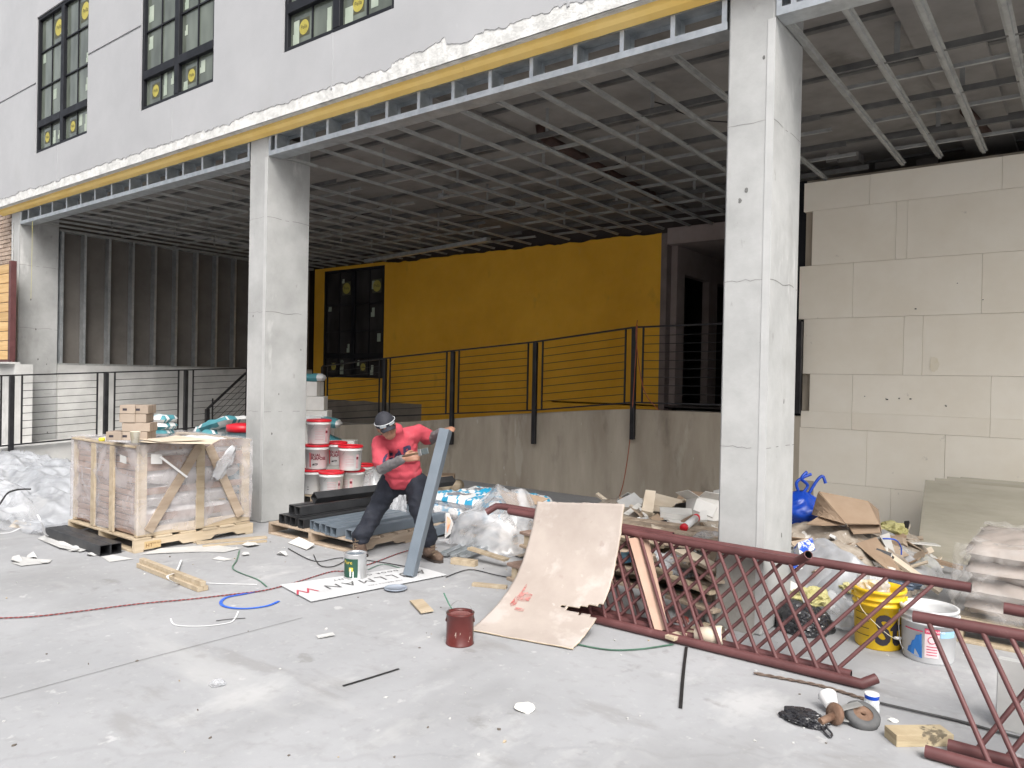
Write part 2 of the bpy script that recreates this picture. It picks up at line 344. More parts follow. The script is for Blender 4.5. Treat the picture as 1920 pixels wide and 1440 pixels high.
b.add([(X0, 11, FZ), (X1, 11, FZ), (X1, 11, ZT), (X0, 11, ZT)], [(0, 1, 2, 3)])
RD = .13
for xa, xb in WIN:   # reveals
    b.add([(xa, YS, WZ0), (xa, YS + RD, WZ0), (xa, YS + RD, WZ1), (xa, YS, WZ1)], [(0, 1, 2, 3)])
    b.add([(xb, YS, WZ0), (xb, YS + RD, WZ0), (xb, YS + RD, WZ1), (xb, YS, WZ1)], [(3, 2, 1, 0)])
    b.add([(xa, YS, WZ0), (xb, YS, WZ0), (xb, YS + RD, WZ0), (xa, YS + RD, WZ0)], [(0, 1, 2, 3)])
    b.add([(xa, YS, WZ1), (xb, YS, WZ1), (xb, YS + RD, WZ1), (xa, YS + RD, WZ1)], [(3, 2, 1, 0)])
b.v = [Vector(bl(p)) for p in b.v]
mk('stucco_wall', b, M_stucco, bld, fixn=False)
M_jt = mat('joint bead', (.5, .51, .55), rough=.9, bump=0)
for x, za, zb in [(-11.93, 4.34, 4.87), (-8.72, 4.36, 4.87), (-5.77, 4.34, 4.87), (-3.08, 4.36, 4.87)]:
    b = B(); b.box(bl((x - .012, YS - .004, za)), bl((x + .012, YS + .01, zb))); mk('joint_bead', b, M_stucco, bld)
# rough foam band
nx = 460; b = B()
def ff(u, v):
    x = X0 + (X1 - X0) * u; z = FZ + .0 + v * .23
    y = YS + .009 + .003 * noise.noise(Vector((x * 14, z * 20, 0))) + .004 * noise.noise(Vector((x * 38, z * 12, 3))) - .003
    return bl((x, y, z))
b.grid(ff, nx, 8)
b.box(bl((X0, YS + .05, FZ - .003)), bl((X1, YS + .115, FZ + .24)))
b.add([bl((X0, YS + .018, FZ)), bl((X1, YS + .018, FZ)), bl((X1, YS + .06, FZ)), bl((X0, YS + .06, FZ))], [(3, 2, 1, 0)])
mk('exposed_foam', b, M_foam, bld)
b = B()
def fy(u, v):
    x = X0 + .1 + (X1 - X0 - .1) * u; z = 4.165 + v * .125 
    return bl((x, 4.775 - .075 * min(1, v * 3.5) ** .6 + .002 * noise.noise(Vector((x * 2, z * 9, 0))), z + (.006 * noise.noise(Vector((x * 6, 0, 7))) if v < .01 else 0)))
b.grid(fy, 300, 6, thick=-.012); mk('yellow_sheathing', b, M_yflash, bld)
# windows
M_stk = mat('pale sticker', (.30, .36, .29), (.42, .47, .39), 4, rough=.6, bump=0)
M_ystk = mat('yellow round sticker', (.36, .31, .06), (.46, .40, .09), 6, rough=.6, bump=0)
M_dstk = mat('dark sticker', (.07, .07, .04), rough=.6, bump=0)
def pane_mat(name, base, rough=.05):
    m = bpy.data.materials.new(name); m.use_nodes = True; t = m.node_tree; L = t.links.new; b = t.nodes['Principled BSDF']
    b.inputs['Base Color'].default_value = (*base, 1); b.inputs['Roughness'].default_value = rough; b.inputs['Specular IOR Level'].default_value = .5; b.inputs['IOR'].default_value = 1.45
    tc = N(t, 'NewGeometry'); n = N(t, 'TexNoise'); n.inputs['Scale'].default_value = 1.4; L(tc.outputs['Position'], n.inputs['Vector'])
    bp = N(t, 'Bump'); bp.inputs['Strength'].default_value = .25; bp.inputs['Distance'].default_value = .02; L(n.outputs[0], bp.inputs['Height']); L(bp.outputs[0], b.inputs['Normal'])
    r = N(t, 'ValToRGB'); r.color_ramp.elements[0].position = .35; r.color_ramp.elements[1].position = .7
    r.color_ramp.elements[0].color = tuple(c * .7 for c in base) + (1,); r.color_ramp.elements[1].color = tuple(c * 1.6 for c in base) + (1,)
    n2 = N(t, 'TexNoise'); n2.inputs['Scale'].default_value = 3; mp = N(t, 'Mapping'); mp.inputs['Scale'].default_value = (1, 1, .4); L(tc.outputs['Position'], mp.inputs[0]); L(mp.outputs[0], n2.inputs['Vector']); L(n2.outputs[0], r.inputs[0]); L(r.outputs[0], b.inputs['Base Color'])
    return m
M_pane = pane_mat('upper pane', (.10, .115, .095)); M_pane2 = pane_mat('interior pane', (.03, .028, .028), .15)
def disc(b, c, r, n=20): b.add([c] + [(c[0] + r * math.cos(2 * math.pi * i / n), c[1], c[2] + r * math.sin(2 * math.pi * i / n)) for i in range(n)], [(0, 1 + i, 1 + (i + 1) % n) for i in range(n)])
def window(parent, x0, x1, z0, z1, y, zt, rows, pane, to, seed, name='window', stick=True):
    """black window: two casements side by side over a low row; zt = transom height, rows = muntin heights"""
    rs = random.Random(seed); xm = (x0 + x1) / 2; fw = .05
    b = B()
    def bx(xa, xb, za, zb, ya=0, yb=.07): b.box(to((xa, y + ya, za)), to((xb, y + yb, zb)), .004)
    bx(x0, x0 + fw, z0, z1); bx(x1 - fw, x1, z0, z1); bx(x0 + fw, x1 - fw, z1 - fw, z1); bx(x0 + fw, x1 - fw, z0, z0 + fw)
    bx(xm - .05, xm + .05, z0 + fw, z1 - fw, -.003); bx(x0 + fw, xm - .05, zt - .05, zt + .05, -.006); bx(xm + .05, x1 - fw, zt - .05, zt + .05, -.006)
    fr = mk(name, b, M_frame, parent)
    for (xa, xb) in ((x0 + fw, xm - .05), (xm + .05, x1 - fw)):
        for za, zb in ((z0 + fw, zt - .05), (zt + .05, z1 - fw)):
            p = B(); p.add([to((xa, y + .045, za)), to((xb, y + .045, za)), to((xb, y + .045, zb)), to((xa, y + .045, zb))], [(0, 1, 2, 3)]); mk('pane', p, pane, fr, fixn=False)
        xc = (xa + xb) / 2
        p = B(); p.box(to((xc - .009, y + .03, z0 + fw)), to((xc + .009, y + .044, zt - .05))); p.box(to((xc - .009, y + .03, zt + .05)), to((xc + .009, y + .044, z1 - fw)))
        for zr in rows: p.box(to((xa, y + .026, zr - .009)), to((xb, y + .042, zr + .009)))
        mk('muntin', p, M_frame, fr)
        if stick:
            zl = [(z0 + fw, zt - .05)] + [(a + .02, c - .02) for a, c in zip([zt + .05] + rows, rows + [z1 - fw])]
            for k, (za, zb) in enumerate(zl):
                h = zb - za
                if k == 0 or k == len(zl) - 1:   # round yellow maker's sticker on a dark square
                    cx = xa + (xb - xa) * (.30 if k == 0 else .75); cz = za + h * .5; r = .075 if k == 0 else .12
                    p = B(); p.mi = 0; p.add([to((cx - r * 1.15, y + .0435, cz - r * 1.2)), to((cx + r * 1.15, y + .0435, cz - r * 1.2)), to((cx + r * 1.15, y + .0435, cz + r * 1.2)), to((cx - r * 1.15, y + .0435, cz + r * 1.2))], [(0, 1, 2, 3)])
                    p.mi = 1; disc(p, to((cx, y + .042, cz)), r)
                    p.mi = 0; tb = text_mesh('Pella', r * .75, 'CENTER'); q = to((cx, y + .0405, cz - r * .2)); p.add([(v.x + q[0], q[1], v.y + q[2]) for v in tb.v], tb.f)
                    mk('sticker', p, [M_dstk, M_ystk], fr, fixn=False)
                for _ in range(2 if k == 0 else 1):
                    cx = rs.choice([xa + (xb - xa) * t for t in (.12, .62, .85)]); wd = rs.uniform(.03, .06); hh = h * rs.uniform(.3, .8) if k == 0 else rs.uniform(.08, .2); cz = rs.uniform(za, zb - hh)
                    cx = min(max(cx, xa + wd), xb - wd)
                    p = B(); e = rs.uniform(0, .03); p.add([to((cx - wd, y + .0425, cz)), to((cx + wd, y + .0425, cz)), to((cx + wd, y + .0425, cz + hh)), to((cx - wd + e, y + .0425, cz + hh)), to((cx - wd + e, y + .0425, cz + hh * .5)), to((cx - wd, y + .0425, cz + hh * .5))], [(0, 1, 2, 3, 4, 5)])
                    mk('sticker', p, M_stk, fr, fixn=False)
    return fr
for i, (xa, xb) in enumerate(WIN):
    window(bld, xa, xb, WZ0, WZ1, YS + .018, 5.31, [5.86, 6.4], M_pane, bl, 40 + i)
# storey above the slab keeps the ground floor dark
b = B(); b.box(bl((X0 + .02, YS + .2, 4.42)), bl((X1 - .02, 10.9, 4.6))); mk('floor_slab', b, M_slab, bld)

# ------------------------------------------------------------------ neighbour brick wall on the left with its timber screen
M_brk = mat('tan brick', (.36, .27, .21), (.47, .38, .31), 3, rough=.9, bump=.2, var=.12); M_mort = mat('mortar', (.36, .34, .31), rough=.95, bump=.1)
nb = thing('brick_wall', 'tan brick wall of the neighbouring building at the far left edge', 'wall', (-15.4, 4.95, 0))
b = B(); b.box((-3, .03, 0), (.83, .5, 9.3)); mk('mortar_bed', b, M_mort, nb)
b = B(); b.box((0, 0, 0), (.2, .1, .06), .004); bk = mk('brick', b, M_brk, nb, (-.02, 0, 3.0)); rows = 0
for r in range(80):
    z = 3.0 + r * .07
    for c in range(3):
        x = .62 - c * .21 - (.105 if r % 2 else 0)
        if r or c: inst(bk, nb, (x, rnd(-.003, .003), z))
bk.location = (.62, 0, 3.0)
b = B()
for r in range(41):
    for c in range(4): b.box((.62 - c * .21 - (.105 if r % 2 else 0), 0, .08 + r * .07), (.82 - c * .21 - (.105 if r % 2 else 0), .1, .14 + r * .07))
o = mk('lower_bricks', b, M_brk, nb); o['kind'] = 'stuff'
M_cedar = mat('cedar plank', (.52, .33, .14), (.66, .45, .22), 3, stretch=(.5, 4, 9), rough=.7, bump=.1, var=.12, spots=[((.22, .12, .05), 9, .74, .8, None, .03)]); M_mar = mat('maroon primer', (.088, .033, .033), (.128, .05, .05), 5, rough=.55, bump=.05, bscale=30, spots=[((.22, .12, .115), 8, .66, .4, None, .08), ((.5, .45, .43), 40, .77, .8, None, .02)])
scx = PY(22, 600, 4.55).x
ws = thing('timber_screen', 'orange timber slat screen in a maroon steel frame at the left edge', 'screen', (scx, 4.55, 0))
z0s, z1s = PY(20, 675, 4.55).z, PY(20, 493, 4.55).z
b = B(); b.box((-.09, -.02, z0s), (0, .06, z1s + .03), .003); b.box((-1.6, .0, z0s - .03), (0, .05, z0s), .002); mk('frame', b, M_mar, ws)
b = B(); b.box((0, 0, 0), (1.5, .035, (z1s - z0s) / 10 - .012), .004); p0 = mk('plank', b, M_cedar, ws, (-1.59, .005, z0s + .006))
for k in range(1, 10): inst(p0, ws, (-1.59, .005 + rnd(-.004, .004), z0s + .006 + k * (z1s - z0s) / 10))
b = B(); b.box((-1.7, -.03, z0s - .06), (.02, .12, z0s - .031)); mk('sill', b, M_ramp, ws)
b = B(); b.box((-1.7, .05, 0), (.02, .3, z0s - .062)); mk('base_wall', b, M_ramp, ws)

M_joint = MATS['joint dirt']
# ------------------------------------------------------------------ columns
for x0, x1, y1, lab in [(-14.12, -13.77, 5.37, 'bare concrete column at the far left of the open front'), (-7.35, -7.02, 5.34, 'bare concrete column beside the stacked red-lidded pails'), (-1.92, -1.615, 5.37, 'bare concrete column at right behind the maroon lattice railing')]:
    b = B(); cx = (x0 + x1) / 2
    n = 24
    b.box((x0 - cx, 0, 0), (x1 - cx, y1 - F, 4.2), .012)
    c = thing('concrete_column', lab, 'column', (cx, F, 0)); mk('shaft', b, M_conc, c)
    b = B(); b.box((x1 - cx - .045, -.004, .05), (x1 - cx + .004, .0, 3.94)); mk('corner_bead', b, mat('pale corner bead', (.42, .425, .42), (.48, .485, .48), 5, rough=.8, bump=.05), c)
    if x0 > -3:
        b = B(); b.box((x0 - cx - .002, -.0025, .0), (x1 - cx - .046, -.0003, .52)); mk('darker_base', b, mat('darker base concrete', (.24, .235, .215), (.36, .35, .325), 5, rough=.92, bump=.2, world=True), c)  # darker band along the foot of the street face
    b = B()
    for zc, amp_ in ((2.28, .02), (1.2, .012), (3.3, .01)):
        pts = [(x0 - cx + (x1 - x0) * t / 10, zc + amp_ * noise.noise(Vector((t * .9, zc, x0)))) for t in range(11)]
        for (xa, za), (xb, zb2) in zip(pts, pts[1:]):
            if noise.noise(Vector((xa * 9, zc * 3, 2))) > -.25: b.add([(xa, -.0013, za - .001), (xb, -.0013, zb2 - .0015), (xb, -.0013, zb2 + .001), (xa, -.0013, za + .001)], [(0, 1, 2, 3)])
        for t in range(12):
            ya, yb2 = (y1 - F) * t / 12, (y1 - F) * (t + 1) / 12; za, zb2 = zc + amp_ * noise.noise(Vector((ya * 6, zc, 5))), zc + amp_ * noise.noise(Vector((yb2 * 6, zc, 5)))
            if noise.noise(Vector((ya * 9, zc * 3, 7))) > -.25: b.add([(x1 - cx + .0013, ya, za - .0025), (x1 - cx + .0013, yb2, zb2 - .0025), (x1 - cx + .0013, yb2, zb2 + .0015), (x1 - cx + .0013, ya, za + .0015)], [(0, 1, 2, 3)])
    mk('formwork_seam', b, M_joint, c, fixn=False)
    b = B()   # plaster chips and bolt holes
    for _ in range(6):
        zz = rnd(.3, 3.8); s = rnd(.006, .014); side = random.random() < .5
        if side: xx = rnd(x0 - cx + .03, x1 - cx - .06); b.add([(xx + s * math.cos(a) * rnd(.6, 1.2), -.0012, zz + s * 1.4 * math.sin(a)) for a in [k * math.pi / 4 for k in range(8)]], [list(range(8))])
        else: yy = rnd(.06, .5); b.add([(x1 - cx + .0012, yy + s * math.cos(a) * rnd(.6, 1.2), zz + s * 1.4 * math.sin(a)) for a in [k * math.pi / 4 for k in range(8)]], [list(range(8))])
    mk('chips', b, mat('chipped concrete', (.1, .1, .1), (.2, .2, .19), 40, rough=.95, bump=0), c, fixn=False)
# thin conduit on left column
b = B(); b.tube([(0, 0, 2.2), (0, 0, 4.0)], .008, 6); solo('conduit', b, M_galvd, 'thin grey conduit running up the far left column', 'pipe', (-14.0, F - .012, 0))

# ------------------------------------------------------------------ slab over the open floor
b = B(); b.box((-14.5, F + .02, 4.26), (3.2, 11, 4.4))
for y in (5.75, 6.7, 7.65, 8.6, 9.55): b.mi = 1; b.box((-13.9, y, 4.235), (3.2, y + .06, 4.26)); b.mi = 0
for x in (-9.9, -5.3, -1.1): b.box((x, F + .02, 4.20), (x + .45, 10.6, 4.26))
for i in range(14):
    x = rnd(-12, 1); y = rnd(8.6, 10.2); s = rnd(.1, .35); b.box((x, y, 4.16), (x + s, y + s, 4.262))
tag(mk('ceiling_slab', b, [M_slab, M_galvk]), kind='structure')

# ------------------------------------------------------------------ soffit framing, one frame per bay
def hat(L):   # hat furring channel, running +y
    b = B(); t = .0012; pr = [(-.035, .022), (-.018, .022), (-.014, .0), (.014, .0), (.018, .022), (.035, .022)]
    pts = pr + [(x, z + t) for x, z in pr[::-1]]
    M = Matrix(((1, 0, 0, 0), (0, 0, 1, 0), (0, 1, 0, 0), (0, 0, 0, 1)))
    n = len(pts); vs = [(x, 0, z) for x, z in pts] + [(x, L, z) for x, z in pts]
    fs = [(i, (i + 1) % n, n + (i + 1) % n, n + i) for i in range(n)]
    for i in range(5): fs.append((i, i + 1, n - 2 - i, n - 1 - i)); fs.append((n + n - 1 - i, n + n - 2 - i, n + i + 1, n + i))
    b.add(vs, fs); return b
def bay(x0, x1, studs, furr, y1, lab, label_pos):
    fr = thing('soffit_framing', lab, 'metal framing', (x0, F, 3.95))
    W = x1 - x0
    b = B(); b.box((0, 0, 0), (W, .0015, .05)); b.box((0, .0015, 0), (W, .165, .0015)); b.box((0, .165, 0), (W, .1665, .05)); mk('bottom_track', b, M_galv, fr)
    b = B(); b.box((0, 0, .198), (W, .0015, .228)); b.box((0, .0015, .2265), (W, .165, .228)); b.box((0, .165, .19), (W, .1665, .228)); mk('top_track', b, M_galv, fr)
    b = B(); b.box((0, .002, .002), (.034, .0035, .225)); b.box((0, .0036, .002), (.0014, .16, .225)); b.box((0, .16, .002), (.034, .1615, .225)); b.box((.0325, .0036, .002), (.034, .014, .225))
    b.box((.0, -.0005, .05), (.034, .0019, .198))
    s0 = None
    for x in studs:
        if s0 is None: s0 = mk('stud', b, M_galv, fr, (x - x0, 0, 0))
        else: inst(s0, fr, (x - x0, 0, 0))
    L = y1 - F - .1665; h0 = {}
    for x, yend in furr:
        LL = round(yend - F - .17, 2)
        if LL not in h0: h0[LL] = mk('furring_channel', hat(LL), M_galvd, fr, (x - x0, .168, rnd(-.004, .004)))
        else: inst(h0[LL], fr, (x - x0, .168, rnd(-.006, .006)), (0, 0, rnd(-.006, .006)))
    b = B(); b.box((0, 0, 0), (W, .001, .05)); b.box((0, .001, 0), (W, .03, .001)); b.box((0, .001, .049), (W, .03, .05)); c0 = None
    hb = B(); hb.box((0, 0, 0), (.038, .0012, .28)); hb.box((0, .0012, 0), (.0012, .036, .28)); hg = None
    y = 5.98; k = 0
    while y < y1 - .2:
        if c0 is None: c0 = mk('carrying_channel', b, M_galvk, fr, (0, y - F, .024))
        else: inst(c0, fr, (0, y - F + rnd(-.02, .02), .024), (0, 0, rnd(-.003, .003)))
        if k == 0:
            rb2 = B(); rb2.box((0, 0, 0), (W, .001, .03)); rb2.box((0, .001, 0), (W, .03, .001)); rb2.box((0, .03, 0), (W, .031, .012)); r0_ = mk('runner_channel', rb2, M_galvd, fr, (0, y + .40 - F, .03))
        elif y + .45 < y1: inst(r0_, fr, (0, y + .40 + rnd(-.03, .03) - F, .03), (0, 0, rnd(-.004, .004)))
        x = .45 + .3 * (k % 2)
        while x < W - .1:
            if hg is None: hg = mk('hanger', hb, M_galvd, fr, (x, y - F + .02, .03))
            else: inst(hg, fr, (x, y - F + .02, .03))
            x += rnd(1.1, 1.3)
        y += .95; k += 1
    return fr
st1 = [-13.75 + .03, -13.43] + [-13.45 + .4545 * k for k in range(1, 14)]; st1 = [-13.74, -13.45, -12.98, -12.54, -12.04, -11.57, -11.12, -10.62, -10.11, -9.64, -9.17, -8.77, -8.34, -7.88, -7.4]
st2 = [-7.01, -6.9, -6.46, -6.05, -5.62, -5.2, -4.79, -4.38, -3.97, -3.55, -3.14, -2.74, -2.34, -1.97]
st3 = [-1.61, -1.52] + [-1.2 + .41 * k for k in range(10)]
bay(-13.76, -7.36, st1, [(-13.4 + .405 * k, 10.58) for k in range(15)], 10.6, 'galvanised soffit framing over the left bay, before the second column', 0)
bay(-7.01, -1.93, st2, [(-6.98 + .03, 10.58)] + [(-6.41 + .4 * k if k else -6.41, 10.58) for k in range(0, 11)] , 10.6, 'galvanised soffit framing over the middle bay, above the ochre wall', 1)
bay(-1.61, 2.6, st3, [(-1.59, 8.8), (-1.24, 8.75), (-.86, 8.78), (-.45, 8.78), (-.05, 8.75), (.36, 8.78), (.78, 8.78), (1.2, 8.78)], 8.8, 'galvanised soffit framing over the right bay, above the white foam boards', 2)
# long furring behind column and lower dropped track
b = B(); b.beam((-11.36, 10.0, 3.87), (-7.78, 9.45, 3.87), .09, .06); b.mi = 0
solo('dropped_track', b, M_galv, 'galvanised track hanging below the framing near the ochre wall', 'metal track')
b = B(); b.tube([(-4.57, 6.45, 4.15), (-4.83, 10.1, 4.15)], .05, 12)
b.tube([(-4.57, 6.45, 4.15), (-4.57, 6.38, 4.17), (-4.57, 6.36, 4.26)], .05, 12)
for y in (7.3, 8.4, 9.3): b.tube([(-4.57 - .07 * (y - 6.45), y - .04, 4.15), (-4.57 - .07 * (y - 6.45), y + .04, 4.15)], .062, 12)
solo('drain_pipe', b, mat('brown pipe', (.035, .018, .014), (.06, .03, .022), 5, rough=.6, bump=.05), 'dark brown drain pipe hung under the ceiling slab', 'pipe')
b = B(); b.tube([(-.93, 7.9, 4.14), (-.83, 8.7, 4.12)], .045, 10); solo('drain_pipe', b, MATS['brown pipe'], 'short dark pipe end over the white foam boards', 'pipe')
for k, (p, q, r) in enumerate([((-5.9, 8.4, 4.2), (-4.2, 7.6, 4.2), .15), ((-7.8, 8.2, 4.18), (-6.2, 8.8, 4.18), .2), ((-3.2, 6.3, 4.2), (-2.3, 7.4, 4.2), .12), ((-9.9, 7.5, 4.2), (-8.6, 7.9, 4.2), .15)]):
    p, q = Vector(p), Vector(q); b = B(); b.tube([p.lerp(q, t / 12) + Vector((rnd(-.05, .05), rnd(-.05, .05), -r * math.sin(math.pi * t / 12))) for t in range(13)], .006, 6)
    solo('ceiling_cable', b, M_black, ['loose black cable drooping beside the drain pipe', 'loose black cable drooping over the worker', 'loose black cable near the right column', 'loose black cable over the left bay'][k], 'cable')

b = B(); p = PY(61, 415, 4.70); q = PY(58, 560, 4.70); b.tube([p, q], .0025, 5, cap=False); wsolo_later = (b, p)
for k, (px, py) in enumerate([(830, 372), (975, 385)]):
    p = G(px, py, 4.1); b = B(); b.box((-.05, -.05, 0), (.05, .05, .06), .005); b.tube([(0, 0, .06), (0, 0, .15)], .01, 6)
    solo('junction_box', b, M_galv, ['small galvanised junction box hung in the ceiling over the worker', 'small galvanised junction box in the ceiling nearer the ochre wall'][k], 'electrical box', p)
# ------------------------------------------------------------------ left side wall: concrete below, steel studs above
XL = -13.72
sw = thing('side_wall', 'dark stud wall on a concrete base along the left side of the passage', 'wall', (XL, 5.37, 0))
b = B(); b.box((-.3, 0, 0), (0, 5.2, 1.69)); mk('concrete_base', b, M_ramp, sw)
b = B(); b.box((-.16, 0, 1.69), (-.14, 5.2, 4.2)); mk('sheathing', b, M_sheath, sw)
b = B(); b.box((-.14, 0, 1.69), (0, 5.2, 1.72)); b.box((-.14, 0, 3.93), (0, 5.2, 3.97)); mk('track', b, M_galvd, sw)
b = B(); b.box((-.14, 0, 1.72), (0, .0015, 3.93)); b.box((-.0015, .0015, 1.72), (0, .04, 3.93)); b.box((-.14, .0015, 1.72), (-.1385, .04, 3.93)); b.box((-.02, .0385, 1.72), (-.0015, .04, 3.93))
s0 = mk('stud', b, M_galv, sw, (0, .02, 0))
for k in range(12): inst(s0, sw, (rnd(-.004, .004), .38 + .41 * k, 0))

# ------------------------------------------------------------------ ochre back wall with its black window, and the alcove at its right
YB = 10.6
yw = thing('ochre_wall', 'ochre yellow back wall with a dark stickered window behind the ramp', 'wall', (-10, YB, 0))
def yl(p): return (p[0] + 10, p[1] - YB, p[2])
b = B()
wx0, wx1, wz0, wz1 = -13.37, -11.46, 1.56, 3.88
def top(x): return 3.93 + (-.05 * abs(noise.noise(Vector((x * 2.3, 0, 0)))) - .03 * abs(noise.noise(Vector((x * 13, 4, 0)))) if x > -11.3 else 0)
xs = [-13.72, wx0]; 
b.box(yl((-13.72, YB, .3)), yl((wx0, YB + .15, 3.95))); b.box(yl((wx0, YB, .3)), yl((wx1, YB + .15, wz0))); b.box(yl((wx0, YB, wz1)), yl((wx1, YB + .15, 3.95)))
x = wx1
while x < -5.26:
    x2 = min(x + .06, -5.26); b.add([yl((x, YB, .3)), yl((x2, YB, .3)), yl((x2, YB, top(x2))), yl((x, YB, top(x)))], [(0, 1, 2, 3)]); x = x2
b.box(yl((wx1, YB + .002, .3)), yl((-5.26, YB + .15, 3.86))); b.mi = 1; b.box(yl((-13.72, YB + .151, .3)), yl((-5.1, YB + .3, 4.26))); b.box(yl((-5.2, YB + .11, 3.97)), yl((3.2, YB + .2, 4.26)))
mk('wall_face', b, [M_yel, M_dark], yw)
M_grey = mat('grey skim patch', (.2, .175, .15), (.28, .25, .21), 2.5, rough=.9, bump=.1, world=True)
b = B(); 
def gp(u, v):
    x = -13.7 + u * (3.36 - .0); z = .5 + v * (.57 - .03 * noise.noise(Vector((u * 9, 0, 3)))); return yl((x, YB - .006, z))
b.grid(gp, 20, 3); mk('grey_patch', b, M_grey, yw, fixn=False)
window(yw, wx0, wx1, wz0, wz1, YB - .01, 2.02, [2.55, 3.12], M_pane2, yl, 77)
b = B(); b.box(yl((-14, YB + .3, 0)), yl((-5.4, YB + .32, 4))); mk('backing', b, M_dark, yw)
b = B(); b.box(yl((-5.26, YB - .01, .8)), yl((-5.16, YB + .16, 3.9)), .004); mk('end_stud', b, mat('grey wood edge', (.16, .13, .12), (.22, .18, .17), 4, rough=.9, bump=.05), yw)
# alcove
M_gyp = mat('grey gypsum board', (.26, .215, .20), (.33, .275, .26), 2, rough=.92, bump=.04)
al = thing('alcove', 'dark unlit alcove with two doorways at the right end of the ochre wall', 'room', (-5.16, YB, 0))
ax = 3.6
b = B(); b.box((0, -.01, 3.72), (ax, .1, 3.97)); mk('bulkhead', b, M_gyp, al)
b = B(); b.box((0, .1, 3.72), (ax, 5, 3.74)); mk('ceiling', b, M_gyp, al)
b = B()
segs = [(0, .28), (1.25, 1.6), (2.6, 5)]
for a, c in segs: b.box((-.02, a + .15, 1.2), (.1, c + .15, 3.72))
for a, c in ((.28, 1.25), (1.6, 2.6)): b.box((-.02, a + .15, 3.3), (.1, c + .15, 3.72))
mk('partition', b, M_gyp, al)
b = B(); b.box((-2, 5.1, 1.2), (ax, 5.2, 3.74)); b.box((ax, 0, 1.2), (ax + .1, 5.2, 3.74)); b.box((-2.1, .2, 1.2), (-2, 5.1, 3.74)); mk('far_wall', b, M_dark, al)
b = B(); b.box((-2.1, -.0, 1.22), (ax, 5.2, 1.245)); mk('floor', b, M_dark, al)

b = B(); b.box((3.05, 8.95, 0), (3.2, 16.2, 4.42)); b.box((-14.5, 16, 0), (3.05, 16.2, 4.42)); b.box((-14.5, 11, 4.27), (3.05, 16, 4.42)); b.box((-14.5, 10.92, 0), (-14.35, 16, 4.27))  # unseen dark walls and lid, added to stop sky light leaking in behind
solo('light_block_shell', b, M_dark, 'unseen dark shell added beyond the alcove to keep sky light out', 'room')
# ------------------------------------------------------------------ ramp, landing and their walls
def rz(x):   # height of the rear ramp along the ochre wall
    pts = [(-13.7, .62), (-10.96, .68), (-9.84, .77), (-8.32, .92), (-6.81, 1.08), (-5.5, 1.19), (-4.84, 1.235), (-2, 1.25), (3, 1.25)]
    for (a, za), (c, zc) in zip(pts, pts[1:]):
        if x <= c: return za + (zc - za) * (x - a) / (c - a)
    return 1.25
b = B(); xs = [-11.6, -10.96, -9.84, -8.32, -6.81, -5.5, -4.84, -2.45]
for a, c in zip(xs, xs[1:]):
    b.add([(a, 8.9, -.1), (c, 8.9, -.1), (c, 8.9, rz(c)), (a, 8.9, rz(a)), (a, 9.08, -.1), (c, 9.08, -.1), (c, 9.08, rz(c)), (a, 9.08, rz(a))], [(0, 1, 2, 3), (3, 2, 6, 7), (4, 5, 6, 7)])
b.add([(-11.6, 8.9, -.1), (-11.6, 9.08, -.1), (-11.6, 9.08, rz(-11.6)), (-11.6, 8.9, rz(-11.6))], [(0, 1, 2, 3)])
mw = solo('ramp_wall', b, M_wall, 'stained concrete retaining wall of the rear ramp behind the worker', 'wall')
b = B()
for a, c in zip([-13.7] + xs, xs): 
    if a < c: b.add([(a, 9.08, rz(a) - .05), (c, 9.08, rz(c) - .05), (c, 10.6, rz(c) - .05), (a, 10.6, rz(a) - .05)], [(0, 1, 2, 3)])
b.add([(-2.45, 9.08, 1.2), (4, 9.08, 1.2), (4, 15, 1.2), (-2.45, 15, 1.2)], [(0, 1, 2, 3)])
tag(mk('ramp', b, M_ramp), kind='structure')
b = B()
for px, py, s_ in [(945, 877, .035), (947, 890, .02), (950, 905, .03), (907, 908, .02), (1012, 918, .018), (990, 900, .012), (895, 790, .05), (1090, 795, .02), (1300, 860, .015), (870, 846, .012), (1097, 847, .01), (1146, 848, .01)]:
    q = PY(px, py, 8.896); b.mi = 0 if s_ > .011 else 1; b.add([(q.x + s_ * .35 * rnd(.5, 1.3) * math.cos(t), 8.8975, q.z + s_ * rnd(.5, 1.3) * math.sin(t)) for t in [k * math.pi / 4 for k in range(8)]], [list(range(8))])
o_ = center_at = None
sp_ = mk('plaster_splash', b, [mat('pale splash', (.5, .47, .4), rough=.9, bump=0), MATS['joint dirt']], mw, fixn=False)
# left ramp (rising into the building)
def lz(y): return .30 + .05 * (y - .5)
b = B(); b.box((-12.34, -3, 0), (-12.16, 8.9, .1)); b = B()
b.add([(-12.16, -3, 0), (-12.16, 8.9, 0), (-12.16, 8.9, lz(8.9)), (-12.16, -3, lz(-3)), (-12.34, -3, 0), (-12.34, 8.9, 0), (-12.34, 8.9, lz(8.9)), (-12.34, -3, lz(-3))], [(0, 1, 2, 3), (3, 2, 6, 7), (4, 5, 6, 7), (0, 3, 7, 4), (1, 5, 6, 2)])
solo('ramp_kerb', b, M_ramp, 'low pale concrete kerb wall of the left ramp behind the white plastic sheets', 'wall')
b = B(); b.add([(-13.72, -3, lz(-3) - .1), (-12.34, -3, lz(-3) - .1), (-12.34, 8.9, lz(8.9) - .1), (-13.72, 8.9, lz(8.9) - .1)], [(0, 1, 2, 3)])
b.add([(-13.72, 8.9, .6), (-11.6, 8.9, .6), (-11.6, 10.6, .6), (-13.72, 10.6, .6)], [(0, 1, 2, 3)])
tag(mk('ramp', b, M_ramp), kind='structure')
b = B(); b.box((-15.3, -3, 0), (-14.2, 4.6, 1.0)); 

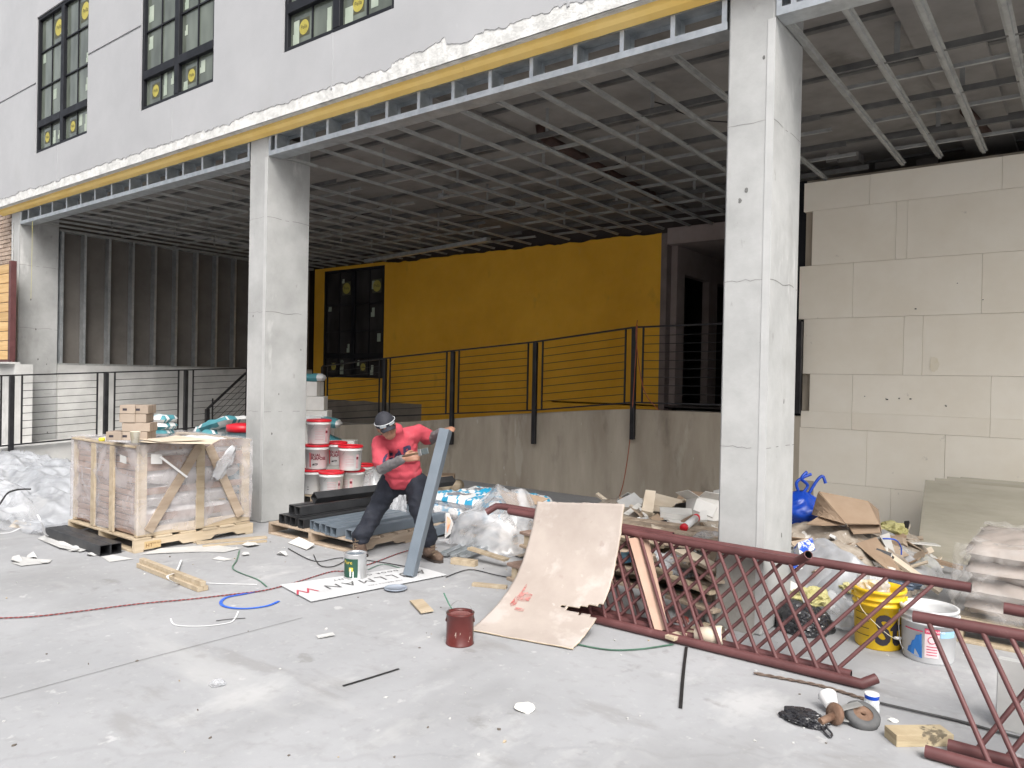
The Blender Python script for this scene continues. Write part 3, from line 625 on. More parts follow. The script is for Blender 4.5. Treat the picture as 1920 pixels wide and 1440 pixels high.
# ------------------------------------------------------------------ black cable railings
def railing(name, lab, pts, posts, loc, drop=.0):
    """pts: panel corner polyline (x,y,zdeck) ; posts: (point, zbottom)"""
    r = thing(name, lab, 'railing', loc); O = Vector(loc)
    def P(p, dz=0): return Vector(p) + Vector((0, 0, dz)) - O
    b = B()
    for a, c in zip(pts, pts[1:]): b.beam(P(a, 1.06), P(c, 1.06), .05, .02)
    mk('top_rail', b, M_black, r)
    b = B()
    for a, c in zip(pts, pts[1:]): b.beam(P(a, .07), P(c, .07), .035, .02)
    mk('bottom_rail', b, M_black, r)
    for p, zb in posts:
        b = B(); q = P(p); b.box((q.x - .03, q.y - .03, zb - O.z), (q.x + .03, q.y + .03, q.z + 1.05), .004); mk('post', b, M_black, r)
    for (p, _), (q, _) in zip(posts, posts[1:]):
        p, q = Vector(p), Vector(q); d = (q - p).normalized(); a, c = p + d * .13, q - d * .13
        b = B(); b.beam(P(a, .08), P(a, 1.05), .02, .02, (1, 0, 0)); mk('panel_frame', b, M_black, r)
        b = B(); b.beam(P(c, .08), P(c, 1.05), .02, .02, (1, 0, 0)); mk('panel_frame', b, M_black, r)
        for k in range(8):
            z = .08 + .97 * (k + 1) / 9; b = B(); b.tube([P(a, z), P(c, z)], .0045, 5, cap=False); mk('cable', b, M_black, r)
    return r
YR = 8.82
rp = [(-11.13, YR), (-9.49, YR), (-7.94, YR), (-6.34, YR), (-4.74, YR), (-3.0, YR), (-2.62, YR)]
def rzz(x): return {-11.13: .71, -9.49: .85, -7.94: .97, -6.34: 1.09, -4.74: 1.26, -3.0: 1.28, -2.62: 1.28}[x]
P3 = [(x, y, rzz(x)) for x, y in rp]
railing('metal_railing', 'black cable railing stepping up the rear ramp in front of the ochre wall', P3, [(p, p[2] - .42 if 0 < i < 5 else p[2]) for i, p in enumerate(P3)], (-7, YR, 0))
XR = -12.1
ys = [1.2, 2.65, 4.13, 5.42, 6.72, 8.0]
L3 = [(XR, y, .455 + .05 * (y - 4.13)) for y in ys]
railing('metal_railing', 'black cable railing along the left ramp behind the wrapped crate', L3, [(p, p[2] - .4) for p in L3], (XR, 4, 0))
# stair rail behind column
a, c = Vector((XR + .1, 7.06, .98)), Vector((XR + .1, 7.8, 1.62)); st = thing('stair_railing', 'short sloping black stair rail between the left ramp and the column', 'railing', (XR + .1, 7.06, 0))
O = Vector((XR + .1, 7.06, 0)); c2 = a + (c - a) * 2.2
b = B(); b.box((-.03, -.03, 0), (.03, .03, .98)); mk('post', b, M_black, st)
b = B(); b.beam(a - O, c2 - O, .05, .025); mk('top_rail', b, M_black, st)
for k in range(1, 8):
    b = B(); dz = Vector((0, 0, -.11 * k)); b.tube([a - O + dz + (c - a) * .15, c2 - O + dz], .0045, 5, cap=False); mk('cable', b, M_black, st)
b = B(); b.beam(a - O + (c - a) * .13 + Vector((0, 0, .1)), a - O + (c - a) * .13 + Vector((0, 0, -.75)), .02, .02); mk('panel_frame', b, M_black, st)
sp = thing('steps', 'concrete steps rising beside the left ramp, mostly hidden', 'stairs', (XR + .6, 7.2, 0))
for k in range(4):
    b = B(); b.box((-.45, k * .28, 0), (.45, 1.7, .16 * (k + 1))); mk('step', b, M_ramp, sp)

# ------------------------------------------------------------------ white foam boards on the right
YE = 8.9
M_eps = mat('eps board', (.87, .81, .69), (.93, .88, .77), 1.6, rough=.95, bump=.05, bscale=120, var=.012, spots=[((.40, .37, .32), 4, .69, .45, None, .05), ((.30, .28, .25), 18, .76, .8, None, .02)])
ew = thing('foam_board_wall', 'wall faced with large white foam insulation boards at the right', 'wall', (0, YE, 0))
rows = [(3.93, 3.60, [-2.63, -1.93, -.71, .51, 1.73, 2.9]), (3.60, 2.975, [-2.53, -1.66 + .0, -1.55, -.2, 1.02, 2.2, 2.9]), (2.975, 2.365, [-2.66, -2.08, -.86, .36, 1.58, 2.9]), (2.365, 1.735, [-2.6, -1.56, -1.38, .0, 1.2, 2.4, 2.9]),
        (1.735, 1.31, [-2.52, -2.06, -.88 + .12, .55, 1.75, 2.9]), (1.31, 1.12, [-2.61, -2.06, -.76, .55, 1.75, 2.9]), (1.12, .51, [-2.62, -1.9, -1.15, .05, 1.27, 2.5, 2.9]), (.51, -.1, [-2.6, -1.65, -.43, .79, 2.0, 2.9])]
for zt_, zb_, xs in rows:
    for a, c in zip(xs, xs[1:]):
        b = B(); y = rnd(-.0015, .0015); gap = .0013; gb = .0 if abs(zb_ - 1.31) < .01 else gap
        b.box((a + gap, y - .0, zb_ + gb), (c - gap, y + .07, zt_ - (0 if abs(zt_ - 1.31) < .01 else gap)), .0015); mk('foam_board', b, M_eps, ew)
b = B(); b.box((-2.62, .073, -.1), (2.9, .3, 3.97)); mk('backing_wall', b, M_wall, ew)
M_bf = mat('black gouge', (.04, .035, .03), rough=.9, bump=0)
b = B()
for px, py in [(1621, 743), (1661, 747), (1663, 749), (1686, 747), (1707, 748), (1773, 760), (1774, 762), (1686, 748), (1795, 531), (1843, 562), (1717, 579)]:
    q = PY(px, py, YE - .006); s = rnd(.006, .012); b.add([(q.x + s * math.cos(t) * rnd(.5, 1.6), -.006, q.z + s * .6 * math.sin(t)) for t in [k * math.pi / 3 for k in range(6)]], [list(range(6))])
mk('gouge', b, M_bf, ew, fixn=False)
q = PY(1752, 683, YE); b = B(); b.add([(q.x + .06 * math.cos(t) * rnd(.6, 1.1), -.0055, q.z + .085 * math.sin(t) * rnd(.7, 1.1)) for t in [k * math.pi / 6 for k in range(12)]], [list(range(12))]); mk('stain', b, mat('yellowed foam', (.80, .73, .55), (.86, .8, .68), 8, rough=.95, bump=0), ew, fixn=False)
# steel window peeping out beside the foam boards
sw2 = thing('steel_window', 'sliver of a black steel window behind the edge of the white foam boards', 'window', (-2.7, 9.0, 0))
b = B(); b.box((-.12, 0, 1.5), (.23, .05, 3.98)); b.box((-.12, 0, 1.2), (.2, .04, 1.5)); mk('frame', b, M_frame, sw2)
for za, zb in ((2.16, 2.34), (1.95, 2.15), (1.83, 1.94), (1.72, 1.81), (1.55, 1.66)):
    b = B(); b.box((-.05, -.006, za), (.035, -.003, zb)); mk('pane', b, mat('bright pane', (.3, .33, .36), rough=.1, bump=0), sw2)
b = B(); b.box((-.1, -.25, .9), (-.02, -.19, 1.6)); 

# =================================================================== LOOSE THINGS
def AT(x, y, D): return EYE + ray(x, y) * D
M_card = mat('brown cardboard', (.29, .205, .14), (.37, .275, .195), 3, rough=.85, bump=.08, bscale=30, var=.12, spots=[((.25, .17, .1), 5, .68, .5, None, .06)])
M_cardp = mat('pale cardboard', (.58, .49, .38), (.68, .6, .49), 3, rough=.85, bump=.05, var=.1, spots=[((.4, .33, .25), 6, .7, .4, None, .06)])
M_cardw = mat('whitish carton', (.62, .61, .58), (.74, .73, .7), 3, rough=.8, bump=.04, var=.08, spots=[((.4, .38, .34), 7, .68, .5, None, .05)])
M_paper = mat('scrap paper', (.46, .46, .45), (.56, .56, .55), 4, rough=.85, bump=.1, bscale=20, var=.08)
M_pine = mat('pale lumber', (.38, .305, .21), (.52, .435, .32), 2.5, stretch=(6, .6, 6), rough=.8, bump=.12, bscale=30, var=.15, spots=[((.3, .2, .12), 7, .74, .7, None, .03)])
M_old = mat('grey weathered lumber', (.30, .23, .17), (.44, .36, .28), 2.5, stretch=(5, .7, 5), rough=.9, bump=.2, bscale=30, var=.2, spots=[((.1, .075, .055), 6, .66, .7, None, .06)])
M_tubeb = mat('black tube steel', (.028, .029, .032), (.06, .062, .066), 3, rough=.42, metal=.35, bump=.05, var=.1, spots=[((.14, .13, .12), 3, .68, .3, (.3, 1, 1), .1)])
M_tubeg = mat('slate grey paint', (.115, .142, .172), (.155, .185, .217), 2.5, rough=.42, bump=.04, var=.06, spots=[((.1, .12, .145), 9, .72, .5, None, .04)])
M_plas = mat('clear plastic film', (.58, .595, .62), rough=.2, spec=.8, bump=.7, bscale=7, alpha=(.25, .7, 4))
M_wrap = mat('stretch wrap', (.70, .67, .68), rough=.25, spec=.8, bump=.7, bscale=6, alpha=(.2, .52, 3.2))
M_sheet = mat('white plastic sheet', (.36, .375, .40), (.50, .515, .54), 2, rough=.35, spec=.6, bump=.9, bscale=7, alpha=(.5, .97, 3))
M_red = mat('red lid', (.55, .012, .025), (.62, .02, .035), 5, rough=.35, bump=0)
M_pail = mat('white pail', (.62, .62, .62), (.7, .7, .7), 4, rough=.4, bump=0, spots=[((.55, .54, .52), 9, .72, .4, None, .05)])
M_pink = mat('faded pink print', (.55, .36, .38), rough=.6, bump=0); M_ink = mat('dark print', (.03, .025, .035), rough=.6, bump=0); M_mrn = mat('maroon print', (.16, .01, .025), rough=.5, bump=0)
M_wire = mat('bail wire', (.3, .3, .3), rough=.4, metal=.7, bump=0)
M_teal = mat('teal bag', (.05, .20, .24), (.09, .29, .33), 4, rough=.55, bump=.3, bscale=12); M_bagw = mat('white bag', (.62, .63, .63), (.74, .75, .75), 5, rough=.55, bump=.4, bscale=12)

def tri(a, b_, c): return a + (b_ - a) * c
def faceat(px): return YAW - math.atan((px - 960) / FPX)
def sheet(pts, thick, bulge=0, n=8, amp=0, sc_=6, seed=0):
    """thin panel through four corners (TL,TR,BR,BL), optional bulge"""
    a, b_, c, d = [Vector(p) for p in pts]; nn = (b_ - a).cross(d - a).normalized(); b = B()
    def f(u, v):
        p = a.lerp(b_, u).lerp(d.lerp(c, u), v); q = bulge * 4 * u * (1 - u) * (1 if bulge else 0)
        return p + nn * (q + amp * noise.noise(Vector((u * sc_, v * sc_, seed))))
    b.grid(f, n, n, thick=thick); return b
def center(b):
    """move mesh so that its origin sits at the base centre, return location"""
    xs = [v.x for v in b.v]; ys = [v.y for v in b.v]; zs = [v.z for v in b.v]
    o = Vector(((min(xs) + max(xs)) / 2, (min(ys) + max(ys)) / 2, min(zs))); b.v = [v - o for v in b.v]; return o
def wsolo(name, b, mats, label, cat, group=None):
    o = center(b); return solo(name, b, mats, label, cat, o, None, group)
def flat(pxs, z=.006, th=.003, curl=.0, seed=0, nsub=1):
    """irregular flat scrap lying on a level plane, outline given on the ground"""
    P = [G(*p, z) for p in pxs]; c = sum(P, Vector()) / len(P); b = B(); n = len(P)
    up = [Vector((p.x, p.y, z + th + curl * abs(noise.noise(Vector((i * 1.7, seed, 0)))) * 2)) for i, p in enumerate(P)]; dn = [Vector((p.x, p.y, p.z - th)) for p in up]
    ct = Vector((c.x, c.y, z + th)); cb = ct - Vector((0, 0, th))
    b.add(up + dn + [ct, cb], [(2 * n, i, (i + 1) % n) for i in range(n)] + [(2 * n + 1, n + (i + 1) % n, n + i) for i in range(n)] + [(i, (i + 1) % n, n + (i + 1) % n, n + i) for i in range(n)])
    return b
def sack(lx, ly, lz, seed=0, pinch=.8, amp=.02, n=14, ridge=0):
    bm = bmesh.new(); bmesh.ops.create_grid(bm, x_segments=n, y_segments=n, size=1); top = [(v.co.x, v.co.y) for v in bm.verts]; fs = [[v.index for v in f.verts] for f in bm.faces]; bm.free()
    b = B(); b.smooth = True
    for sg in (1, -1):
        vs = []
        for x, y in top:
            m = max(abs(x), abs(y)); h = (1 - m ** 5) * (1 - .25 * (x * x * y * y)); h = max(0, h) ** .5
            q = Vector((x * 2.2 + seed, y * 2.2, sg * 1.3)); wr = noise.noise(q) * amp + (abs(noise.noise(q * 2.7)) * amp * .8) * (1 + ridge)
            vs.append((x * lx / 2 * (1 - .05 * y * y) + amp * .6 * noise.noise(q * 1.3 + Vector((5, 0, 0))), y * ly / 2 * (1 - .05 * x * x) + amp * .6 * noise.noise(q * 1.3 + Vector((0, 7, 0))), lz / 2 + sg * (lz / 2) * h * pinch + (lz / 2) * (1 - pinch) * sg * (m < .999) + wr * (h > 0)))
        b.add(vs, [f if sg > 0 else f[::-1] for f in fs])
    return b
def crumple(r, seed=0, amp=.35, sub=4, squash=.7, freq=1.6):
    bm = bmesh.new(); bmesh.ops.create_icosphere(bm, subdivisions=sub, radius=1); vs = []
    for v in bm.verts:
        q = v.co * freq + Vector((seed * 3.1, 0, 0)); d = 1 + amp * (noise.noise(q) + .6 * (1 - 2 * abs(noise.noise(q * 2.3))) * .5 + .25 * (1 - 2 * abs(noise.noise(q * 5))))
        vs.append((v.co.x * d * r, v.co.y * d * r, max(-squash * .55, v.co.z * squash * d) * r + squash * .55 * r))
    b = B(); b.smooth = False; b.add(vs, [[v.index for v in f.verts] for f in bm.faces]); bm.free(); return b
def carton(parent_label, loc, rz, sz, m=None, flaps=0, tilt=(0, 0), tape=True, group=None, name='carton'):
    m = m or M_card; x, y, z = sz; t = .004
    o = thing(name, parent_label, 'box', loc, (tilt[0], tilt[1], rz), group)
    b = B()
    if flaps:
        b.box((-x / 2, -y / 2, 0), (x / 2, y / 2, t)); b.box((-x / 2, -y / 2, t), (-x / 2 + t, y / 2, z)); b.box((x / 2 - t, -y / 2, t), (x / 2, y / 2, z)); b.box((-x / 2 + t, -y / 2, t), (x / 2 - t, -y / 2 + t, z)); b.box((-x / 2 + t, y / 2 - t, t), (x / 2 - t, y / 2, z))
        mk('box_body', b, m, o)
        for sx, sy in ((1, 0), (-1, 0), (0, 1), (0, -1)):
            f = B(); L = (y if sx else x); d = .45 * (x if sx else y); a = rnd(.3, 1.6); f.add([(0, -L / 2, 0), (0, L / 2, 0), (d * math.cos(a), L / 2 * .98, d * math.sin(a)), (d * math.cos(a), -L / 2 * .97, d * math.sin(a)), (0, -L / 2, t), (0, L / 2, t), (d * math.cos(a), L / 2 * .98, d * math.sin(a) + t), (d * math.cos(a), -L / 2 * .97, d * math.sin(a) + t)], [(0, 1, 2, 3), (7, 6, 5, 4), (0, 1, 5, 4), (1, 2, 6, 5), (2, 3, 7, 6), (3, 0, 4, 7)])
            mk('flap', f, m, o, (sx * x / 2, sy * y / 2, z), (0, 0, math.atan2(sy, sx)))
    else:
        b.box((-x / 2, -y / 2, 0), (x / 2, y / 2, z), .003); mk('box_body', b, m, o)
        b = B(); b.box((-x / 2 - .0008, -.0012, z * .0), (x / 2 + .0008, .0012, z + .0008)); mk('seam', b, mat('box seam', (.12, .08, .05), rough=.9, bump=0), o)
        if tape:
            b = B(); b.box((-x * .3, -y / 2 - .001, z * .35), (-x * .02, -y / 2, z * .62)); mk('printed_strip', b, M_ink, o)
    return o
def pallet(label, loc, rz, W, D, H=.125, m=None, nd=7):
    """deck boards run along y... stringers along x ends"""
    m = m or M_pine; p = thing('pallet', label, 'pallet', loc, rz)
    bw = D / nd * .78; b = B(); b.box((0, 0, 0), (W, bw, .018), .002); d0 = None
    for k in range(nd):
        y = k * (D - bw) / (nd - 1)
        if d0 is None: d0 = mk('deck_board', b, m, p, (0, y, H - .018))
        else: inst(d0, p, (rnd(-.015, .015), y + rnd(-.01, .01), H - .018 + rnd(0, .002)), (0, 0, rnd(-.02, .02)))
    s0 = None; b = B()
    poly = [(0, .018), (0, H - .0185), (D, H - .0185), (D, .018), (D * .85, .018), (D * .82, .05), (D * .65, .05), (D * .62, .018), (D * .38, .018), (D * .35, .05), (D * .18, .05), (D * .15, .018)]
    M = Matrix(((0, 0, 1, 0), (1, 0, 0, 0), (0, 1, 0, 0), (0, 0, 0, 1)))
    n = len(poly); vs = [(0, y, z) for y, z in poly] + [(.038, y, z) for y, z in poly]
    b.add(vs, [(0, 1, 10, 11), (1, 2, 3, 4, 5, 6, 7, 8, 9, 10)] + [(n, n + 11, n + 10, n + 1), tuple(n + i for i in (10, 9, 8, 7, 6, 5, 4, 3, 2, 1))] + [(i, (i + 1) % n, n + (i + 1) % n, n + i) for i in range(n)])
    for x in (0.0, W / 2 - .019, W - .038):
        if s0 is None: s0 = mk('stringer', b, m, p, (x, 0, 0))
        else: inst(s0, p, (x, 0, 0))
    b = B(); b.box((0, 0, 0), (W, .085, .0175), .002); b0 = None
    for y in (0, D / 2 - .04, D - .085):
        if b0 is None: b0 = mk('bottom_board', b, m, p, (0, y, 0))
        else: inst(b0, p, (0, y, 0))
    return p

# ------------------------------------------------------------------ crate on its pallet
CX0, CX1, CY0, CY1, CZ0, CZ1 = -7.98, -6.67, 3.27, 4.4, .13, .95
pal1 = pallet('pale wooden pallet under the plastic-wrapped crate', (CX0 - .02, CY0 - .03, 0), 0, CX1 - CX0 + .04, CY1 - CY0 + .06, .125, M_pine, 6)
b = B(); tb = text_mesh('HT', .05, sx=1); 
b.add([(0, 0, -.008), (.15, 0, -.008), (.15, 0, .06), (0, 0, .06)], [(0, 1, 2, 3)]); b.mi = 1; b.add([(v.x + .01, -.001, v.y + .008) for v in tb.v], tb.f); tb = text_mesh('DB 0614', .022); b.add([(v.x + .075, -.001, v.y + .03) for v in tb.v], tb.f)
M_stamp = mat('stamp wood', (.52, .38, .2), rough=.8, bump=0)
mk('heat_stamp', b, [M_stamp, mat('burnt stamp', (.16, .07, .02), rough=.8, bump=0)], pal1, (CX1 - CX0 + .0405, .09, .03), (0, 0, rad(90)), fixn=False)
cr = thing('wooden_crate', 'open slatted wooden crate full of white sacks, wrapped in clear plastic', 'crate', (CX1, CY0, CZ0))
def cl(p): return (p[0] - CX1, p[1] - CY0, p[2] - CZ0)
def cboard(p, q, wd, ht, up, nm='slat', m=None):
    b = B(); b.beam(cl(p), cl(q), wd, ht, up, .003); return mk(nm, b, m or M_pine, cr)
M_choc = mat('brown crate load', (.2, .13, .1), (.33, .23, .18), 2.5, stretch=(1, 5, 5), rough=.85, bump=.15, var=.2)
for x, y in ((CX1, CY0), (CX1, CY1), (CX0, CY0), (CX0, CY1)):
    sx = -.03 if x == CX1 else .03; sy = .045 if y == CY0 else -.045
    cboard((x + sx, y + sy, CZ0), (x + sx, y + sy, CZ1), .045, .09, (0, 1, 0), 'corner_post')
cboard((CX1 + .004, 3.86, CZ0), (CX1 + .004, 3.86, CZ1 - .02), .02, .085, (0, 1, 0), 'post')
for p, q in (((CX1 + .012, CY0 + .06, CZ0 + .03), (CX1 + .012, 3.8, CZ1 - .03)), ((CX1 + .012, 3.95, CZ1 - .03), (CX1 + .012, CY1 - .14, CZ0 + .05))): cboard(p, q, .018, .08, (0, 1, 0) if 0 else (1, 0, 0), 'brace', M_old) if 0 else None
def brace(p, q):
    p, q = Vector(cl(p)), Vector(cl(q)); d = (q - p).normalized(); n = d.cross(Vector((1, 0, 0))).normalized() * .042; t = Vector((.016, 0, 0)); b = B()
    b.add([p - n, p + n, q + n, q - n, p - n + t, p + n + t, q + n + t, q - n + t], [(0, 1, 2, 3), (7, 6, 5, 4), (0, 1, 5, 4), (1, 2, 6, 5), (2, 3, 7, 6), (3, 0, 4, 7)]); mk('brace', b, M_old, cr)
brace((CX1 + .016, CY0 + .09, CZ0 + .05), (CX1 + .016, 3.83, CZ1 - .04)); brace((CX1 + .016, 3.93, CZ1 - .04), (CX1 + .016, CY1 - .12, CZ0 + .07))
for x in (-7.5, -7.12): cboard((x, CY0 - .012, CZ0), (x, CY0 - .012, CZ1 - .03), .02, .085, (1, 0, 0), 'post')
for z, ht in ((.17, .085), (.29, .07), (.53, .06), (.78, .13), (.93, .07)):
    cboard((CX1 - .012, CY0 + .09, z), (CX1 - .012, CY1 - .09, z), .018, ht, (0, 0, 1), 'slat', M_choc if z > .2 else M_pine)
for k in range(14): cboard((CX0 + .06, CY0 + .018 + rnd(0, .02), .165 + k * .058), (CX1 - .07, CY0 + .018 + rnd(0, .02), .165 + k * .058), .018, .05, (0, 0, 1), 'load_board', M_choc)
cboard((CX0 + .02, CY0 + .02, CZ1 - .012), (CX1 - .02, CY0 + .02, CZ1 - .012), .09, .02, (0, 0, 1), 'top_rail'); cboard((CX0 + .02, CY1 - .02, CZ1 - .012), (CX1 - .02, CY1 - .02, CZ1 - .012), .09, .02, (0, 0, 1), 'top_rail')
b = B(); b.box(cl((CX0 + .05, CY0 + .08, CZ1 - .1)), cl((CX1 - .05, CY1 - .08, CZ1 - .06))); mk('load_board', b, M_old, cr)
M_sack = mat('white woven sack', (.70, .69, .70), (.8, .79, .79), 3, rough=.6, bump=.3, bscale=20)
for k in range(4):
    sk = sack(1.0, .5, .2, k, .9, .025); wl = ['bottom', 'second', 'third', 'topmost'][k]
    solo('sack', sk, M_sack, f'white sack in the wrapped crate, {wl} layer, nearest the braced side', 'sack', (CX1 - .28, 3.84, CZ0 + .02 + k * .205), rad(90), 'white sacks inside the crate')
    sk = sack(.7, .5, .2, k + 9, .9, .025)
    solo('sack', sk, M_sack, f'white sack in the wrapped crate, {wl} layer, behind the slatted left side', 'sack', (CX0 + .42, CY0 + .4, CZ0 + .02 + k * .205), 0, 'white sacks inside the crate')
# wrap
b = B(); b.smooth = True
per = [(CX1 + .02, CY1 + .02), (CX1 + .03, CY0 - .02), (CX0 - .02, CY0 - .03), (CX0 - .02, CY1 + .02)]
seg = [(per[0], per[1]), (per[1], per[2]), (per[2], per[3])]; tot = sum((Vector(a) - Vector(c)).length for a, c in seg)
def fw(u, v):
    s = u * tot
    for a, c in seg:
        L = (Vector(a) - Vector(c)).length
        if s <= L + 1e-6: break
        s -= L
    p = Vector(a).lerp(Vector(c), min(1, s / L)); n = Vector((c[1] - a[1], -(c[0] - a[0]))).normalized() * -1
    zb = .16 + .06 * noise.noise(Vector((u * 9, 0, 0))); 
    zt = CZ1 + .01; z = zb + (zt - zb) * v
    d = .006 + .012 * (1 - 2 * abs(noise.noise(Vector((u * 7 + v * 3, v * 4 - u * 5, 1))))) + .01 * noise.noise(Vector((u * 3, v * 2.5, 5)))
    return (p.x + n.x * d * -1, p.y + n.y * d * -1, z)
b.grid(fw, 130, 30)
def ft(u, v):
    x = CX0 - .02 + (CX1 - CX0 + .05) * u; y = CY0 - .03 + (CY1 - CY0 + .05) * v; return (x, y, CZ1 + .012 + .018 * noise.noise(Vector((x * 3, y * 3, 0))) * (1 - (2 * u - 1) ** 8))
b.grid(ft, 30, 20)
wr = wsolo('plastic_wrap', b, M_wrap, 'wrinkled clear plastic stretched around the wooden crate', 'plastic wrap')
def on_r(x, y): return PX(x, y, CX1 + .05)
def on_l(x, y): return PY(x, y, CY0 - .05)
b = sheet([on_l(225, 852), on_l(237, 857), on_l(237, 870), on_l(225, 866)], .001, n=1); wsolo('paper_label', b, M_paper, 'small white shipping label on the left side of the wrapped crate', 'label')
b = sheet([on_r(283, 852), on_r(304, 852), on_r(304, 870), on_r(283, 870)], .001, n=1); wsolo('paper_label', b, M_paper, 'white document pouch behind the plastic on the braced crate side', 'label')
b = sheet([PX(x, y, CX1 + .055) for x, y in ((298, 857), (302, 855), (353, 894), (349, 896))], .002, n=1); wsolo('strap', b, M_white, 'white plastic strap hanging slantwise across the wrapped crate', 'strap')
b = B(); b.smooth = True
def fk(u, v):
    a = PX(438, 838, CX1 + .07); c = PX(406, 896, CX1 + .09); p = a.lerp(c, v); wdt = .03 + .05 * math.sin(v * 2.6); t = u * 2 * math.pi
    k = 1 + .5 * noise.noise(Vector((math.cos(t) * 3, math.sin(t) * 3, v * 5))); return p + Vector((math.sin(t) * .02, math.cos(t) * wdt * k, .02 * math.sin(t * 3)))
b.grid(fk, 22, 10); wsolo('plastic_knot', b, M_plas, 'twisted tail of clear plastic hanging at the top right corner of the crate', 'plastic wrap')
# brown paper sheet at its right side
b = sheet([AT(440, 925, 8.0), AT(471, 928, 8.2), AT(468, 985, 8.15), AT(438, 990, 7.95)], .004, .01); wsolo('cardboard_sheet', b, mat('kraft sheet', (.36, .29, .25), (.44, .36, .31), 3, rough=.85, bump=.1), 'brown cardboard sheet standing between the crate and the concrete column', 'cardboard')
# on top of the crate
ct = CZ1 + .035
def tp(x, y, z=ct): return G(x, y, z)
for pxs, z, lab in [([(258, 829), (330, 818), (412, 826), (398, 833), (300, 831)], ct + .0, 'flat brown cardboard sheet on top of the crate, lower one'), ([(262, 824), (345, 819), (385, 826), (300, 829)], ct + .014, 'flat brown cardboard sheet on top of the crate, upper one')]:
    wsolo('cardboard_sheet', flat(pxs, z, .005, .004), M_cardp, lab, 'cardboard')
def box_at(px, py, z, sz, rz, lab, m=None, **k): p = G(px, py, z); return carton(lab, p, rz, sz, m, **k)
M_boxb = mat('small tan box', (.31, .25, .20), (.38, .315, .255), 3, rough=.85, bump=.05, var=.08)
rb = rad(-8); zb = CZ1 + .04
for px, py, k, lab in [(222, 826, 0, 'small tan box at the bottom left of the box pile on the crate'), (246, 825, 0, 'small tan box in the bottom row of the box pile, next to the leftmost one'), (270, 824, 0, 'small tan box at the bottom right of the box pile on the crate'), (262, 810, 1, 'wide tan box in the second layer of the pile on the crate'), (246, 798, 2, 'tan box third from the bottom in the pile on the crate'), (266, 797, 2, 'tan box beside the third one in the pile on the crate'), (247, 786, 3, 'tan box at the top left of the pile on the crate'), (270, 784, 3, 'tan box at the top right of the pile on the crate')]:
    p = G(px, 824, zb); w_ = .135 if k != 1 else .24
    p.z = zb + k * .08
    carton(lab, p, YAW + rad(4) + rnd(-.08, .08), (w_, .2, .077), M_boxb, tape=(k in (0, 3)), group='small tan boxes stacked on the crate')
for k, (px, D) in enumerate([(301, 8.75), (303, 8.75), (302, 8.75)]):
    b = sack(.2, .26, .07, k + 3, .9, .012, 10); p = G(px + 1, 818, CZ1 + .03); p.z = CZ1 + .03 + k * .068
    for i in range(len(b.m)): b.m[i] = 1 if noise.noise(Vector((b.f[i][0] * .045, k * 2, 0))) > .02 else 0
    solo('cement_bag', b, [M_bagw, M_teal], f'small teal and white bag beside the tan boxes, {["bottom", "middle", "top"][k]} of three', 'bag', p, YAW + rnd(-.2, .2), 'small teal bags on the crate')
cup = B(); cup.lathe([(.03, 0), (.042, .1), (.045, .102), (.041, .1), (.03, .01)], 18); p = G(253, 831, ct); solo('paper_cup', cup, mat('stained cup', (.62, .56, .42), (.75, .71, .6), 9, lo=.45, hi=.5, rough=.7, bump=0), 'paper cup with brown stains on the front corner of the crate', 'cup', p)
b = B(); b.lathe([(.025, 0), (.025, .03)], 14, cap1=True); solo('tape_roll', b, mat('yellow tape', (.7, .6, .05), rough=.5, bump=0), 'tiny yellow tape roll on the crate by the railing post', 'tape', G(191, 827, ct))
# grey-blue drum with red lid behind crate, bags beside it
b = B(); b.lathe([(.19, 0), (.2, .1), (.195, .45), (.2, .46), (.195, .5), (.19, .9)], 26, mis=[0] * 5); b.mi = 1; b.lathe([(.205, .9), (.205, .98), (.1, 1.0)], 26, cap1=True, mis=[1, 1])
solo('drum', b, [mat('blue grey drum', (.07, .12, .14), (.1, .16, .18), 4, rough=.35, bump=.05), M_red], 'blue grey drum with a red lid between the crate and the column', 'drum', (AT(455, 925, 9.2).x, AT(455, 925, 9.2).y, 0))
pb_ = AT(425, 900, 9.9); bp_ = pallet('pallet mostly hidden behind the wrapped crate', (pb_.x - .55, pb_.y - .3, 0), 0, 1.1, .9)
for k in range(7):
    b = sack(.62, .42, .13, k + 20, .9, .02)
    for i in range(len(b.m)): b.m[i] = 1 if noise.noise(Vector((b.f[i][0] * .03, k * 2, 4))) > .05 else 0
    solo('cement_bag', b, [M_bagw, M_teal], f'teal and white cement bag in the pile behind the crate, {["lowest, on the floor pallet", "second layer from the floor", "third layer from the floor", "fourth layer from the floor", "fifth layer from the floor"][k]}' if k < 5 else ['', '', '', '', '', 'teal bag slumped near the top of the pile behind the crate', 'white and teal bag topping the pile behind the crate beside the column'][k], 'bag', (pb_.x - .25 + .25 * (k == 6) + rnd(-.05, .05), pb_.y + rnd(-.05, .05), .125 + k * .125), (0, rad(-14) if k == 6 else 0, rnd(-.2, .2)), 'teal bags piled behind the crate')

